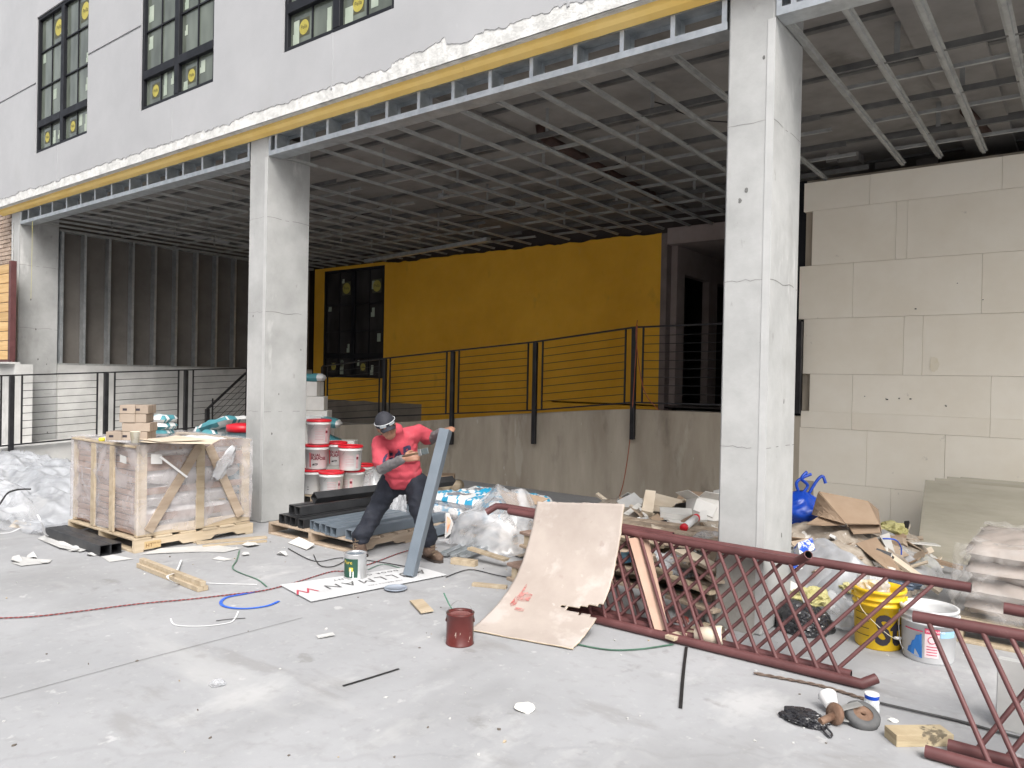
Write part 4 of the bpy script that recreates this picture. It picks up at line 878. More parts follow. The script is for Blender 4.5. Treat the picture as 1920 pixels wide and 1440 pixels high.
# ------------------------------------------------------------------ double black tube, timber, scraps in the left foreground
def sq_tube(p, q, s, t, m, label, group=None, roll=0, name='steel_tube', bevel=.004):
    p, q = Vector(p), Vector(q); d = q - p; L = d.length; b = B(); h = s / 2; i = h - t; e = bevel
    def ring(r, y): return [(-r + e, y, -r), (r - e, y, -r), (r, y, -r + e), (r, y, r - e), (r - e, y, r), (-r + e, y, r), (-r, y, r - e), (-r, y, -r + e)]
    vs = ring(h, 0) + ring(h, L) + ring(i, 0) + ring(i, L); n = 8
    b.add(vs, [(k, (k + 1) % n, n + (k + 1) % n, n + k) for k in range(n)] + [(k, (k + 1) % n, 2 * n + (k + 1) % n, 2 * n + k) for k in range(n)] + [(n + k, n + (k + 1) % n, 3 * n + (k + 1) % n, 3 * n + k) for k in range(n)] + [(2 * n + k, 2 * n + (k + 1) % n, 3 * n + (k + 1) % n, 3 * n + k) for k in range(n)])
    o = solo(name, b, m, label, 'steel tube', p, None, group); dn = d.normalized()
    o.rotation_euler = (d.to_track_quat('Y', 'Z') @ Euler((0, roll, 0)).to_quaternion()).to_euler(); return o
p, q = G(197, 1042), G(95, 1006); z = Vector((0, 0, .048)); pd = (q - p).normalized().cross(Vector((0, 0, 1)))
pd = -pd if pd.dot(_r0) < 0 else pd
sq_tube(p + z, q + z, .092, .005, M_tubeb, 'short black square steel tube on the floor, left one of a pair', 'pair of black tubes'); sq_tube(p + z + pd * .094 + (q - p).normalized() * .0, q + z + pd * .094, .092, .005, M_tubeb, 'short black square steel tube touching the pallet side of its twin', 'pair of black tubes')
t2 = thing('timber', 'pale timber battens strapped together lying on the concrete near the crate', 'lumber', G(268, 1064)); O = t2.location.copy()
p, q = G(270, 1062), G(386, 1108); d = (q - p).normalized(); s = d.cross(Vector((0, 0, 1)))
for k, (oz, os_) in enumerate(((.02, 0), (.02, .042), (.057, .02))):
    b = B(); b.beam(p - O + Vector((0, 0, oz)) + s * os_, q - O + Vector((0, 0, oz)) + s * os_, .04, .036, bev=.002); mk('batten', b, M_pine, t2)
def ribbon(pts, w_, z=.006, th=.0015, up=None): 
    b = B(); P = [Vector(p) for p in pts]; n = len(P); vs = []
    for i, p in enumerate(P):
        d = (P[min(i + 1, n - 1)] - P[max(i - 1, 0)]).normalized(); s = d.cross(Vector((0, 0, 1))); s = s.normalized() * w_ / 2 if s.length > 0 else Vector((w_ / 2, 0, 0)); vs += [p - s, p + s, p + s + Vector((0, 0, th)), p - s + Vector((0, 0, th))]
    fs = []
    for i in range(n - 1):
        for j in range(4): fs.append((4 * i + j, 4 * i + (j + 1) % 4, 4 * i + 4 + (j + 1) % 4, 4 * i + 4 + j))
    fs += [(0, 3, 2, 1), (4 * n - 4, 4 * n - 3, 4 * n - 2, 4 * n - 1)]; b.add(vs, fs); return b
def smooth(pts, k=6):
    out = []; P = [Vector(p) for p in pts]
    for i in range(len(P) - 1):
        a = P[max(i - 1, 0)]; b_ = P[i]; c = P[i + 1]; d = P[min(i + 2, len(P) - 1)]
        for t in range(k):
            t /= k; out.append(.5 * ((2 * b_) + (c - a) * t + (2 * a - 5 * b_ + 4 * c - d) * t * t + (3 * b_ - a - 3 * c + d) * t ** 3))
    out.append(P[-1]); return out
def gr(pxs, z=.004): return smooth([G(p[0], p[1], z + (p[2] if len(p) > 2 else 0)) for p in pxs])
def rib(nm, pxs, w_, m, lab, cat, z=.005, th=.0015): return wsolo(nm, ribbon(gr(pxs, z), w_, th=th), m, lab, cat)
def cord(nm, pxs, r, m, lab, cat, z=.006, twist=0):
    P = gr(pxs, z + r)
    if twist:
        b = B()
        for ph in (0, math.pi):
            Q = []; acc = 0; P2 = []
            for i in range(len(P) - 1):
                for t in range(5): P2.append(P[i].lerp(P[i + 1], t / 5))
            for i, p in enumerate(P2): 
                d = (P2[min(i + 1, len(P2) - 1)] - P2[max(i - 1, 0)]).normalized(); s = d.cross(Vector((0, 0, 1))).normalized(); acc += (P2[i] - P2[i - 1]).length if i else 0
                a = acc * twist + ph; Q.append(p + s * math.cos(a) * r + Vector((0, 0, math.sin(a) * r)))
            b.mi = 0 if ph == 0 else 1; b.tube(Q, r, 6)
    else: b = B(); b.tube(P, r, 6)
    return wsolo(nm, b, m, lab, cat)
M_wstrap = mat('white strap', (.76, .77, .78), rough=.5, bump=0)
rib('strap', [(340, 1050), (330, 1072, .03), (314, 1080, .09), (322, 1090, .05), (336, 1094, .0)], .014, M_wstrap, 'white plastic strap looped over the timber battens', 'strap', .012)
rib('strap', [(380, 1093), (430, 1095), (482, 1096)], .016, M_wstrap, 'white plastic strap running right from the end of the battens', 'strap')
rib('strap', [(70, 965, .3), (80, 985, .2), (84, 1000, .06), (92, 1006, .01)], .02, M_wstrap, 'white strap curling down beside the blue printed carton', 'strap')
M_wirec = mat('black cable', (.02, .02, .02), rough=.5, bump=0); M_mred = [mat('red strand', (.3, .05, .05), rough=.5, bump=0), mat('dark strand', (.08, .05, .05), rough=.5, bump=0)]
cord('extension_cord', [(-40, 1160), (60, 1156), (150, 1146), (260, 1132), (350, 1124), (430, 1115), (500, 1106), (560, 1090), (620, 1072), (652, 1070), (700, 1055), (740, 1040), (765, 1032)], .0028, M_mred, 'twisted red and dark cord snaking left from the white sign board', 'cord', twist=110)
M_green = mat('green strap', (.05, .13, .09), (.09, .2, .14), 8, rough=.4, bump=0); M_blue = mat('blue tape', (.02, .1, .6), (.03, .15, .7), 6, rough=.45, bump=0)
rib('strapping', [(449, 1032), (444, 1050), (436, 1064), (448, 1073), (482, 1086), (500, 1100)], .012, M_green, 'dark strapping bent into an open loop near the crate', 'strap', .006)
rib('blue_tape', [(486, 1108), (455, 1114), (425, 1120), (414, 1130), (425, 1138), (460, 1141), (500, 1136), (523, 1127)], .022, M_blue, 'bright blue plastic strap curled into a crescent on the concrete', 'strap', .006)
rib('strapping', [(320, 1160), (330, 1172), (380, 1174), (428, 1168), (440, 1160), (447, 1146)], .01, M_wstrap, 'thin white strap bent twice on the concrete under the blue one', 'strap')
rib('strapping', [(405, 1164), (430, 1161), (460, 1159)], .008, M_wirec, 'short thin black strip next to the bent white strap', 'strip')
rib('black_strip', [(643, 1286), (690, 1272), (748, 1254)], .014, M_wirec, 'thin black rubber strip lying alone on the bare concrete', 'strip')
rib('black_strip', [(1287, 1214), (1281, 1265), (1276, 1328)], .018, M_wirec, 'thin black metal strip pointing away in front of the lattice railing', 'strip', th=.004)
rib('green_strap', [(832, 1112, .12), (843, 1135, .05), (852, 1148, .01)], .012, M_green, 'green strap end sticking up behind the red paint can', 'strap', .006)
rib('green_strap', [(889, 1178), (930, 1190), (1000, 1196), (1070, 1206), (1140, 1218), (1200, 1217), (1262, 1208)], .018, M_green, 'long green plastic strap curving under the edge of the stained plywood', 'strap', .006)
rib('green_strap', [(690, 1068), (720, 1058), (760, 1068), (800, 1078)], .01, M_green, 'dark green strap behind the silver paint can', 'strap', .006)
cord('cable', [(540, 1028), (590, 1052), (640, 1046), (700, 1052), (770, 1064), (830, 1080)], .004, M_wirec, 'thin black wire on the floor behind the leaning tube', 'cable')
cord('cable', [(836, 1082), (880, 1068), (930, 1078), (990, 1090)], .004, M_wirec, 'thin black wire on the floor right of the worker boot', 'cable')
cord('cable', [(588, 1040), (600, 1060), (625, 1062), (650, 1050)], .004, M_wirec, 'thin wire loop by the tube pallet', 'cable')
cord('cord', [(1414, 1262), (1470, 1272), (1540, 1286), (1620, 1310), (1650, 1319)], .0045, [mat('dirty rope', (.1, .07, .055), (.2, .15, .12), 20, rough=.9, bump=0)] * 2, 'dirty frayed cord along the joint in the slab', 'cord', twist=60)
wsolo('twig', (lambda b: (b.tube(gr([(1650, 1318), (1720, 1334), (1800, 1352), (1870, 1372), (1925, 1386)], .012), .006, 6), b)[1])(B()), mat('grey rod', (.06, .06, .06), rough=.6, bump=0), 'thin dark rod continuing the slab joint to the right edge', 'rod')
# scraps
scr = [([(22, 1056), (40, 1046), (60, 1050), (98, 1050), (92, 1056), (55, 1060), (40, 1062)], 'torn white paper scraps on the concrete at far left'), ([(190, 1044), (212, 1042), (250, 1048), (205, 1054)], 'torn white paper sheet under the tube ends'),
       ([(398, 1048), (410, 1045), (436, 1049), (420, 1052)], 'small white paper scrap in front of the crate'), ([(592, 1192), (624, 1188), (628, 1193), (597, 1198)], 'small white receipt on the open concrete'),
       ([(262, 1040), (300, 1030), (400, 1022), (440, 1028), (400, 1034), (300, 1038)], 'crushed white paper along the pallet edge'), ([(372, 1034), (430, 1026), (455, 1028), (420, 1036)], 'white paper strip in front of the pallet')]
for k, (px, lab) in enumerate(scr): wsolo('paper_scrap', flat(px, .004, .0015, .012, k), M_paper, lab, 'paper')
wsolo('paper_scrap', flat([(70, 1010), (90, 1002), (120, 1018), (170, 1032), (150, 1036), (110, 1030)], .004, .003, .05, 9), M_paper, 'crumpled white paper strip beside the double black tube', 'paper')
wsolo('string', wsolo_later[0], mat('yellow string', (.6, .55, .2), rough=.8, bump=0), 'thin yellow string hanging from the soffit frame at far left', 'string')
for k, (px, py, r_, lab) in enumerate([(30, 1052, 14, 'small curled paper flake at far left, lower'), (58, 1046, 12, 'small curled paper flake at far left, upper'), (84, 1054, 12, 'small curled paper flake at far left, right one'), (140, 1030, 16, 'white paper flake in front of the double black tube'), (172, 1040, 12, 'white paper flake beside the near tube ends'), (470, 1022, 16, 'pale paper flake between the two pallets'), (530, 1040, 12, 'pale paper flake below the tube pallet corner'), (460, 1040, 9, 'tiny paper flake between the two pallets')]):
    o_ = [(px + r_ * rnd(.7, 1.2) * math.cos(t * 1.05), py + r_ * .33 * rnd(.6, 1.2) * math.sin(t * 1.05)) for t in range(6)]; wsolo('paper_scrap', flat(o_, .005, .002, .03, 30 + k), M_paper, lab, 'paper')
b = B(); c = 0
for k in range(170):   # small litter
    px = rnd(0, 1920); py = rnd(1050, 1425)
    if random.random() < .5: px, py = random.choice([(rnd(430, 700), rnd(1000, 1060)), (rnd(820, 1010), rnd(1040, 1110)), (rnd(1150, 1420), rnd(1150, 1215)), (rnd(1450, 1900), rnd(1150, 1260)), (rnd(300, 480), rnd(1020, 1050))])
    p = G(px, py, .004); s = rnd(.003, .012); a = rnd(0, 3); h = rnd(.002, .012)
    b.mi = 0 if random.random() < .6 else (1 if random.random() < .6 else 2)
    vs = [(p.x + s * rnd(.4, 1.2) * math.cos(a + t * 1.57), p.y + s * rnd(.4, 1.2) * math.sin(a + t * 1.57), .001) for t in range(4)]; b.add(vs + [(x, y, z + h * rnd(.3, 1)) for x, y, z in vs], [(4, 5, 6, 7), (0, 1, 5, 4), (1, 2, 6, 5), (2, 3, 7, 6), (3, 0, 4, 7)])
tag(mk('litter', b, [M_paper, mat('dark crumbs', (.14, .12, .1), rough=.9, bump=0), M_pine]), 'small crumbs and chips scattered on the concrete', 'litter', kind='stuff')
wsolo('plastic_scrap', (lambda b: b)(crumple(.035, 3, .4, 3, .5)), M_plas, 'ball of clear plastic on the open concrete', 'plastic') .location = G(408, 1285, 0)
for (px, py, r, lab) in ((985, 1330, .045, 'broken white plaster chunk near the bottom middle'), (1675, 1352, .02, 'tiny white plaster chip near the caster wheel')):
    b = crumple(r, px * .01, .3, 3, .35); solo('plaster_chunk', b, mat('plaster', (.75, .74, .7), rough=.9, bump=.2), lab, 'rubble', G(px, py, 0))
def plank(p, q, w_, h, m, lab, nm='plank', cat='lumber', dz=0):
    p, q = Vector(p), Vector(q); b = B(); up = Vector((0, 0, h / 2 + dz)); b.beam(p + up, q + up, w_, h, bev=.002); return wsolo(nm, b, m, lab, cat)
plank(G(368, 1020), G(500, 1009), .07, .02, M_pine, 'pale plank lying in front of the crate pallet'); plank(G(380, 1026), G(500, 1016), .04, .018, M_pine, 'narrow batten beside the plank near the crate pallet')
plank(G(385, 1012), G(440, 998), .06, .008, M_cardw, 'white printed carton strip on the front plank', 'carton_strip', 'cardboard', .02)
plank(G(886, 1098), G(950, 1104), .05, .025, M_pine, 'short pale wood offcut in front of the steel profiles'); plank(G(848, 1056), G(893, 1062), .07, .05, M_pine, 'short block of pale timber beside the worker boot')
plank(G(880, 1030, .1), G(950, 1052, .06), .07, .022, M_pine, 'pale board lying across the steel profiles')
wb = thing('wood_offcut', 'two thin pale flooring offcuts stacked on the open concrete', 'lumber', G(790, 1140)); O = wb.location.copy()
for k in range(2):
    b = flat([(768, 1128), (792, 1125), (812, 1146), (788, 1150)], .002 + k * .011, .009); b.v = [v - O + Vector((.004 * k, 0, 0)) for v in b.v]; mk('board', b, M_pine, wb)
plank(G(1669, 1391), G(1775, 1390), .1, .055, mat('layered old wood', (.3, .23, .14), (.5, .42, .28), 2, stretch=(1, 1, 12), rough=.9, bump=.3, spots=[((.07, .06, .045), 9, .6, .8, None, .05)]), 'chewed brick-sized block of layered wood at lower right', 'wood_block', 'lumber')

# ------------------------------------------------------------------ plastic sheeting heap at far left
def heap(name, c, rx, ry, h, lab, m, seed, cat='plastic sheet', n=60, freq=2.2, amp=.12, fold=(1, 1)):
    b = B(); b.smooth = True
    def f(u, v):
        x = (u - .5) * 2; y = (v - .5) * 2; e = max(0, 1 - (x * x) ** 1.3 - (y * y) ** 1.3) ** .55
        q = Vector(((x * rx + .4 * y * ry) * freq * fold[0] + seed, (y * ry - .3 * x * rx) * freq * fold[1], 0)); zz = h * e * (1 + .35 * noise.noise(q * .5)) + amp * (1 - 2.4 * abs(noise.noise(q))) * (.25 + e) + amp * .35 * (1 - 2.5 * abs(noise.noise(q * 3.1)))
        return (x * rx + .08 * noise.noise(q + Vector((9, 0, 0))), y * ry + .08 * noise.noise(q + Vector((0, 9, 0))), max(.005, zz))
    b.grid(f, n, n); return solo(name, b, m, lab, cat, c)
heap('plastic_sheeting', (-10.6, 3.9, 0), 2.6, .95, .33, 'large heap of crumpled white plastic sheeting left of the crate', M_sheet, 3, n=130, amp=.12, fold=(.45, 1.3))
heap('plastic_sheeting', (-9.3, 3.0, 0), .8, .45, .3, 'smaller crumpled plastic sheet in front of the white heap', M_plas, 8, n=60, amp=.08)
p = AT(92, 872, 11.9); b = sheet([AT(72, 850, 12.2), AT(98, 862, 12.2), AT(97, 880, 12.1), AT(66, 882, 12.1)], .002, .03, 8, .06, 4, 2); wsolo('blue_film', b, mat('blue film', (.12, .3, .45), (.25, .45, .6), 4, rough=.4, bump=.3, bscale=9), 'translucent blue plastic film against the ramp kerb wall', 'plastic')
b = sheet([AT(2, 884, 11.5), AT(20, 878, 11.4), AT(24, 892, 11.3), AT(0, 900, 11.3)], .002, .02, 6, .05, 4, 5); wsolo('blue_film', b, MATS['blue film'], 'scrap of blue film at the foot of the leftmost railing post', 'plastic')
tc = thing('tool_case', 'black plastic tool grip lying on the white sheeting', 'tool', AT(82, 922, 8.6), (0, rad(8), YAW)); 
b = B(); b.box((-.13, -.05, -.06), (.12, .05, .02), .015); mk('body', b, M_black, tc); b = B(); b.box((-.12, -.045, .02), (-.03, .045, .06), .015); mk('handle', b, M_black, tc); b = B(); b.box((-.1, -.056, -.03), (.05, -.049, -.015)); mk('slot', b, M_hole, tc)
cb = thing('printed_carton', 'flattened white carton with blue diamond print on the plastic heap', 'box', AT(50, 985, 8.0)); O = cb.location.copy()
cn = [AT(66, 925, 8.2), AT(92, 940, 8.1), AT(62, 976, 7.9), AT(38, 955, 8.0)]; b = sheet(cn, .02, .0, 3); b.v = [v - O for v in b.v]; mk('panel', b, M_cardw, cb)
cn2 = [AT(38, 955, 8.0), AT(62, 976, 7.9), AT(28, 1000, 7.85), AT(5, 985, 7.95)]; b = sheet(cn2, .02, .0, 3); b.v = [v - O for v in b.v]; mk('panel', b, M_cardw, cb)
def on_quad(q, u, v, off=.004):
    a, b_, c, d = q; n = (b_ - a).cross(d - a).normalized(); n = n if n.dot(EYE - a) > 0 else -n; return a.lerp(b_, u).lerp(d.lerp(c, u), v) + n * off - O
b = B()
for (u, v) in ((.25, .2), (.5, .2), (.25, .45), (.5, .45)): b.add([on_quad(cn2, u + a, v + c, .006) for a, c in ((.04, .02), (.2, .02), (.2, .2), (.04, .2))], [(0, 1, 2, 3)])
mk('diamond_print', b, mat('blue print', (.03, .3, .5), rough=.6, bump=0), cb, fixn=False)
b = B()
for k in range(3): b.add([on_quad(cn, .55 + a, .35 + k * .08 + c, .006) for a, c in ((0, 0), (.3, 0), (.3, .03), (0, .03))], [(0, 1, 2, 3)])
mk('text_block', b, M_ink, cb, fixn=False)
wsolo('cardboard_sheet', sheet([AT(30, 975, 7.7), AT(58, 982, 7.6), AT(68, 1016, 7.35), AT(-15, 1022, 7.5)], .005, .01, 6, .01), M_cardp, 'torn tan cardboard leaning in the left foreground', 'cardboard')
cord('cable', [(0, 945, .45), (14, 925, .5), (34, 918, .5), (58, 917, .5)], .008, M_wirec, 'black cable over the white sheeting', 'cable')
rib('strap', [(0, 1000, .25), (20, 998, .25), (38, 990, .2)], .02, M_wstrap, 'white strap lying on the plastic at the far left edge', 'strap')

# ------------------------------------------------------------------ tube pallet
PX0, PX1, PY0, PY1 = -6.52, -5.2, 4.52, 5.85
pallet('weathered pallet carrying the black and grey steel tubes', (PX0, PY0, 0), 0, PX1 - PX0, PY1 - PY0, .12, M_old, 8)
S = .088; z1 = .12 + S / 2 + .002
G_TB = 'black tubes on the pallet'; G_TG = 'grey painted tubes on the pallet'
def along(px, py, z, L, m, lab, gp, roll=0):
    p = G(px, py, z); sq_tube(p, p + Vector((rnd(-.02, .02), L, 0)), S, .006, m, lab, gp, roll)
xs_b = [-6.36, -6.262, -6.165, -6.02]
for k, x in enumerate(xs_b): sq_tube((x, PY0 + .05 - rnd(0, .04), z1), (x + rnd(-.015, .015), PY0 + 1.9, z1), S, .006, M_tubeb, f'black square tube in the bottom row, {["leftmost", "second from the left", "third from the left", "fourth, beside the grey tubes"][k]}', G_TB)
sq_tube((-6.31, PY0 + .12, z1 + S + .002), (-6.3, PY0 + 1.95, z1 + S + .002), S, .006, M_tubeb, 'black square tube in the second layer, left one', G_TB)
sq_tube((-6.19, PY0 + .1, z1 + S + .002), (-6.15, PY0 + 1.95, z1 + S + .002), S, .006, M_tubeb, 'black square tube in the second layer, right one', G_TB)
sq_tube((-6.19, PY0 + .3, z1 + 2 * S + .022), (-6.02, PY0 + 2.2, z1 + 2 * S + .03), S, .006, M_tubeb, 'black square tube rolled onto its corner on top of the pile', G_TB, rad(42))
xs_g = [-5.88, -5.785, -5.68, -5.58, -5.485, -5.30]
for k, x in enumerate(xs_g): sq_tube((x, PY0 + .02 + [.03, .0, .0, -.03, -.04, -.02][k], z1), (x + rnd(-.01, .02), PY0 + 1.75, z1), S, .006, M_tubeg, f'slate grey painted tube on the pallet, {["first beside the black ones", "second from the black ones", "third from the black ones", "fourth from the black ones", "fifth, last of the tight row", "alone at the right behind the worker boot"][k]}', G_TG)
sq_tube((-5.2, PY0 + .9, .05), (-5.0, PY0 + 1.8, .16), S, .006, M_tubeg, 'slate grey tube sticking out behind the worker leg', G_TG)
b = flat([(540, 1018), (560, 1012), (590, 1026), (575, 1032)], .006, .003, .03); wsolo('paper_scrap', b, M_cardw, 'curled pale scrap below the front of the tube pallet', 'paper')

# ------------------------------------------------------------------ pails
def pail_proto():
    t = thing('pail', 'x', 'bucket', (0, 0, 0))
    b = B(); b.lathe([(.125, 0), (.13, .012), (.143, .24), (.15, .242), (.15, .262), (.146, .264), (.147, .285)], 32); mk('body', b, M_pail, t)
    b = B(); b.lathe([(.153, .278), (.155, .283), (.155, .3), (.15, .305), (.135, .305), (.133, .298)], 32, cap0=False, cap1=True); mk('lid', b, M_red, t)
    def arc(a0, a1, z0, z1, m, nm, r0=.1335, off=.0012):
        b = B(); n = 12
        def f(u, v):
            z = z0 + (z1 - z0) * v; r = .13 + .013 * (z - .012) / .228 + off; a = a0 + (a1 - a0) * u; return (r * math.sin(a), -r * math.cos(a), z)
        b.grid(f, n, 1); return mk(nm, b, m, t, fixn=False)
    arc(rad(-52), rad(-46), .03, .21, M_red, 'label_stripe')
    for s, z, sz, m in (('DUAL', .165, .043, M_mrn), ('PURPOSE', .122, .043, M_mrn), ('ATP', .055, .03, M_ink)):
        tb = text_mesh(s, sz * 1.12, 'LEFT', 0, sub=1, sx=.95, bold=.0018); b = B(); vs = []
        for v in tb.v:
            a = rad(-44) + (v.x + (.03 if s == 'ATP' else 0)) / .14; z_ = z + v.y; r = .13 + .013 * (z_ - .012) / .228 + .002; vs.append((r * math.sin(a), -r * math.cos(a), z_))
        b.add(vs, tb.f); mk('lettering', b, m, t, fixn=False)
    b = B(); a = rad(-38); b.add([((.1365) * math.sin(a + x / .14), -(.1365) * math.cos(a + x / .14), .055 + z) for x, z in ((0, 0), (.026, 0), (.013, .024))], [(0, 1, 2)]); mk('triangle_logo', b, M_ink, t, fixn=False)
    for k in range(7): arc(rad(95), rad(140), .06 + k * .02, .066 + k * .02, M_pink, 'fine_print', off=.0014)
    arc(rad(150), rad(165), .03, .2, M_pink, 'info_strip'); arc(rad(151), rad(163), .14, .17, M_mrn, 'hazard_mark', off=.002)
    for k in range(2): arc(rad(200), rad(207), .06 + k * .03, .068 + k * .03, M_ink, 'gauge_mark')
    b = B(); b.tube([(.152 * math.cos(a), .02 - .16 * math.sin(a) * .75, .25 - .13 * math.sin(a)) for a in [math.pi * k / 14 for k in range(15)]], .0022, 5); mk('handle', b, M_wire, t, (0, -.0, 0))
    return t
pp = pail_proto(); first = True
face = math.atan2(_r0.y, _r0.x)   # so that local -y faces the camera
SH = .307
for px, py, z, a, lab, D in [(588, 926, .135, 130, 'white pail with red lid, bottom row, partly behind the column', 9.35), (622, 931, .135, -115, 'white pail with red lid in front at the middle of the bottom row', 9.15), (662, 928, .135, 195, 'white pail with red lid, bottom row right, facing the worker', 9.4), (680, 912, .135, -110, 'white pail with red lid set back at the right end of the bottom row', 9.95),
                          (594, 884, .135 + SH, 14, 'red-lidded pail lettered DUAL PURPOSE, middle row, against the column', 9.35), (629, 880, .135 + SH, 16, 'red-lidded pail lettered DUAL PURPOSE, middle row centre, half covered', 9.75), (657, 887, .135 + SH, -120, 'red-lidded pail at the right of the middle row with pink print', 9.3), (597, 841, .135 + 2 * SH, -115, 'red-lidded pail standing alone on top of the pail stack', 9.4)]:
    p = AT(px, 850, D); loc = (p.x, p.y, z); r_ = faceat(px) + rad(a)
    if first: pp.location = loc; pp.rotation_euler = (0, 0, r_); pp['label'] = lab; pp['group'] = 'red-lidded pails stacked beside the column'; first = False
    else: dup(pp, loc, r_, lab)
p = AT(600, 930, 9.5); pallet('pallet under the stack of red-lidded pails', (p.x - .45, p.y - .35, 0), rad(8), 1.25, 1.1, .13, M_pine)
b = sack(.5, .3, .13, 4, .9, .02)
for i in range(len(b.m)): b.m[i] = 1 if b.v[b.f[i][0]].x > .0 and b.v[b.f[i][0]].x < .18 else 0
p = AT(604, 800, 10.3); solo('cement_bag', b, [M_bagw, M_teal], 'white bag with a teal band lying over the pails', 'bag', p, (0, rad(6), face))
p = AT(632, 828, 10.5); b = sack(.4, .3, .1, 6, .9, .02); solo('cement_bag', b, M_teal, 'dark teal bag slumped behind the upper pails', 'bag', p - Vector((0, 0, .06)), (0, rad(25), face + .3))
carton('white carton standing behind the middle pails', AT(643, 852, 10.4) - Vector((0, 0, .0)), face, (.36, .25, .2), M_cardw, tape=False)
carton('white carton supporting the stack behind the pails', Vector((AT(640, 852, 10.6).x, AT(640, 852, 10.6).y, 0)), face, (.5, .4, AT(643, 852, 10.4).z - .005), M_cardw, tape=False)
bx_, zz = AT(592, 800, 10.6), .0
carton('large plain carton at the base of the stack behind the column', (bx_.x - .1, bx_.y, 0), face, (.55, .45, .98), M_cardw, tape=False); zt = .985
for k, (px, py0, w_, h_, lab) in enumerate([(592, 803, .38, .13, 'white carton third from the top of the tall stack by the column'), (588, 789, .33, .19, 'white carton second from the top of the tall stack by the column'), (584, 761, .24, .2, 'white carton uppermost in the tall stack by the column')]):
    p = AT(px, 790, 10.5 + .02 * k); carton(lab, (p.x, p.y, zt), face + rnd(-.1, .1), (w_, .3, h_), M_cardw, tape=False); zt += h_ + .004
b = sack(.34, .22, .1, 33, .9, .015); p = AT(587, 730, 10.5)
for i in range(len(b.m)): b.m[i] = 1 if b.v[b.f[i][0]].x < .06 else 0
solo('cement_bag', b, [M_bagw, M_teal], 'teal and white bag on the very top of the tall carton stack', 'bag', (p.x, p.y, zt), face)
# teal netting, white funnel and bag behind tubes
wsolo('plastic_netting', (lambda b: b)(sheet([AT(640, 948, 8.8), AT(695, 932, 9.2), AT(694, 946, 9.0), AT(636, 960, 8.7)], .003, .02, 14, .06, 6)), mat('pale teal cloth', (.16, .32, .33), (.3, .46, .46), 7, rough=.8, bump=.3), 'rumpled pale teal cloth behind the black tubes', 'cloth')
b = B(); b.lathe([(.0, .0), (.11, .0), (.035, .13), (.03, .15), (.02, .13)], 3, mis=[0] * 4); solo('plastic_holder', b, M_pail, 'white triangular plastic piece between pails and black tubes', 'plastic', AT(613, 958, 8.8) - Vector((0, 0, .03)), face)
heap('plastic_bag', AT(700, 935, 9.6) * 1, .28, .28, .35, 'crumpled clear plastic bag between pails and worker', M_plas, 15, n=30, amp=.05).location.z = 0
b = sheet([AT(725, 900, 8.2), AT(760, 905, 8.0), AT(765, 990, 7.6), AT(722, 985, 7.8)], .003, .03, 10, .03); wsolo('plastic_sheet', b, M_plas, 'pale plastic sheet seen between the worker legs', 'plastic sheet')

# ------------------------------------------------------------------ pallet of blue and white bags
bpal = pallet('dark old pallet under the blue and white adhesive bags', (-5.66, 5.85, 0), rad(-4), 1.15, 1.0, .13, M_old)
M_sky = mat('cyan print', (.02, .33, .6), (.03, .42, .7), 9, rough=.4, bump=0); M_nav = mat('blue print', (.02, .1, .36), rough=.4, bump=0); M_gprint = mat('grey print', (.22, .22, .24), rough=.5, bump=0)
def pbag(lab, loc, rz, seed):
    t = thing('adhesive_bag', lab, 'bag', loc, rz, 'blue and white bags on the pallet')
    b = sack(.58, .4, .12, seed, .92, .018, 22); b.mi = 0
    for i, f in enumerate(b.f):
        c = sum((b.v[k] for k in f), Vector()) / 4
        u, v = c.x / .58, c.y / .4 + .12 * math.sin(c.x * 30)
        b.m[i] = 1 if (-.32 < u < .0 and abs(v) < .28) else (3 if (.02 < u < .26 and abs(v) < .24) else (2 if abs(v) > .33 and abs(v) < .43 else 0))
    mk('bag_body', b, [M_bagw, M_sky, M_nav, M_gprint], t); return t
bs = pbag('x', (0, 0, 0), 0, 1); 
spots = [(-5.37, 6.0, .13, 3, 'front left, lowest layer'), (-4.82, 6.02, .13, -2, 'front right, lowest layer'), (-5.35, 6.42, .13, 2, 'rear left, lowest layer'), (-4.8, 6.45, .13, 0, 'rear right, lowest layer'),
         (-5.38, 6.04, .25, -4, 'front left, top layer'), (-4.86, 6.03, .25, 6, 'front right, top layer'), (-5.3, 6.45, .25, 3, 'rear left, top layer'), (-4.78, 6.46, .25, -5, 'rear right, top layer')]
for k, (x, y, z, a, l) in enumerate(spots):
    if k == 0: bs.location = (x, y, z); bs.rotation_euler = (0, 0, rad(a)); bs['label'] = 'blue and white adhesive bag, ' + l
    else: dup(bs, (x, y, z), rad(a) + (math.pi if k % 3 == 0 else 0), 'blue and white adhesive bag, ' + l)
b = B(); b.smooth = True
def fb(u, v):   # torn film skirt round the bags
    a = u * 2 * math.pi; cx, cy = -5.08, 6.22; ex = abs(math.cos(a)) ** .35 * (1 if math.cos(a) > 0 else -1); ey = abs(math.sin(a)) ** .35 * (1 if math.sin(a) > 0 else -1)
    r = 1 + .04 * noise.noise(Vector((a * 3, v * 3, 0))); return (cx + .6 * ex * r, cy + .47 * ey * r, .14 + v * (.19 + .03 * noise.noise(Vector((a * 4, 0, 0)))))
b.grid(fb, 80, 8); wsolo('plastic_wrap', b, M_wrap, 'torn clear film around the blue and white bags', 'plastic wrap')
heap('plastic_bag', G(925, 1035), .42, .42, .42, 'big crumpled clear plastic bag beside the blue and white bags', M_plas, 22, n=50, amp=.09).location = AT(935, 1010, 7.3) * 1; bpy.data.objects[-1] if 0 else None
hb_ = [o for o in bpy.data.objects if o.get('label', '').startswith('big crumpled clear plastic')][0]; hb_.location.z = 0
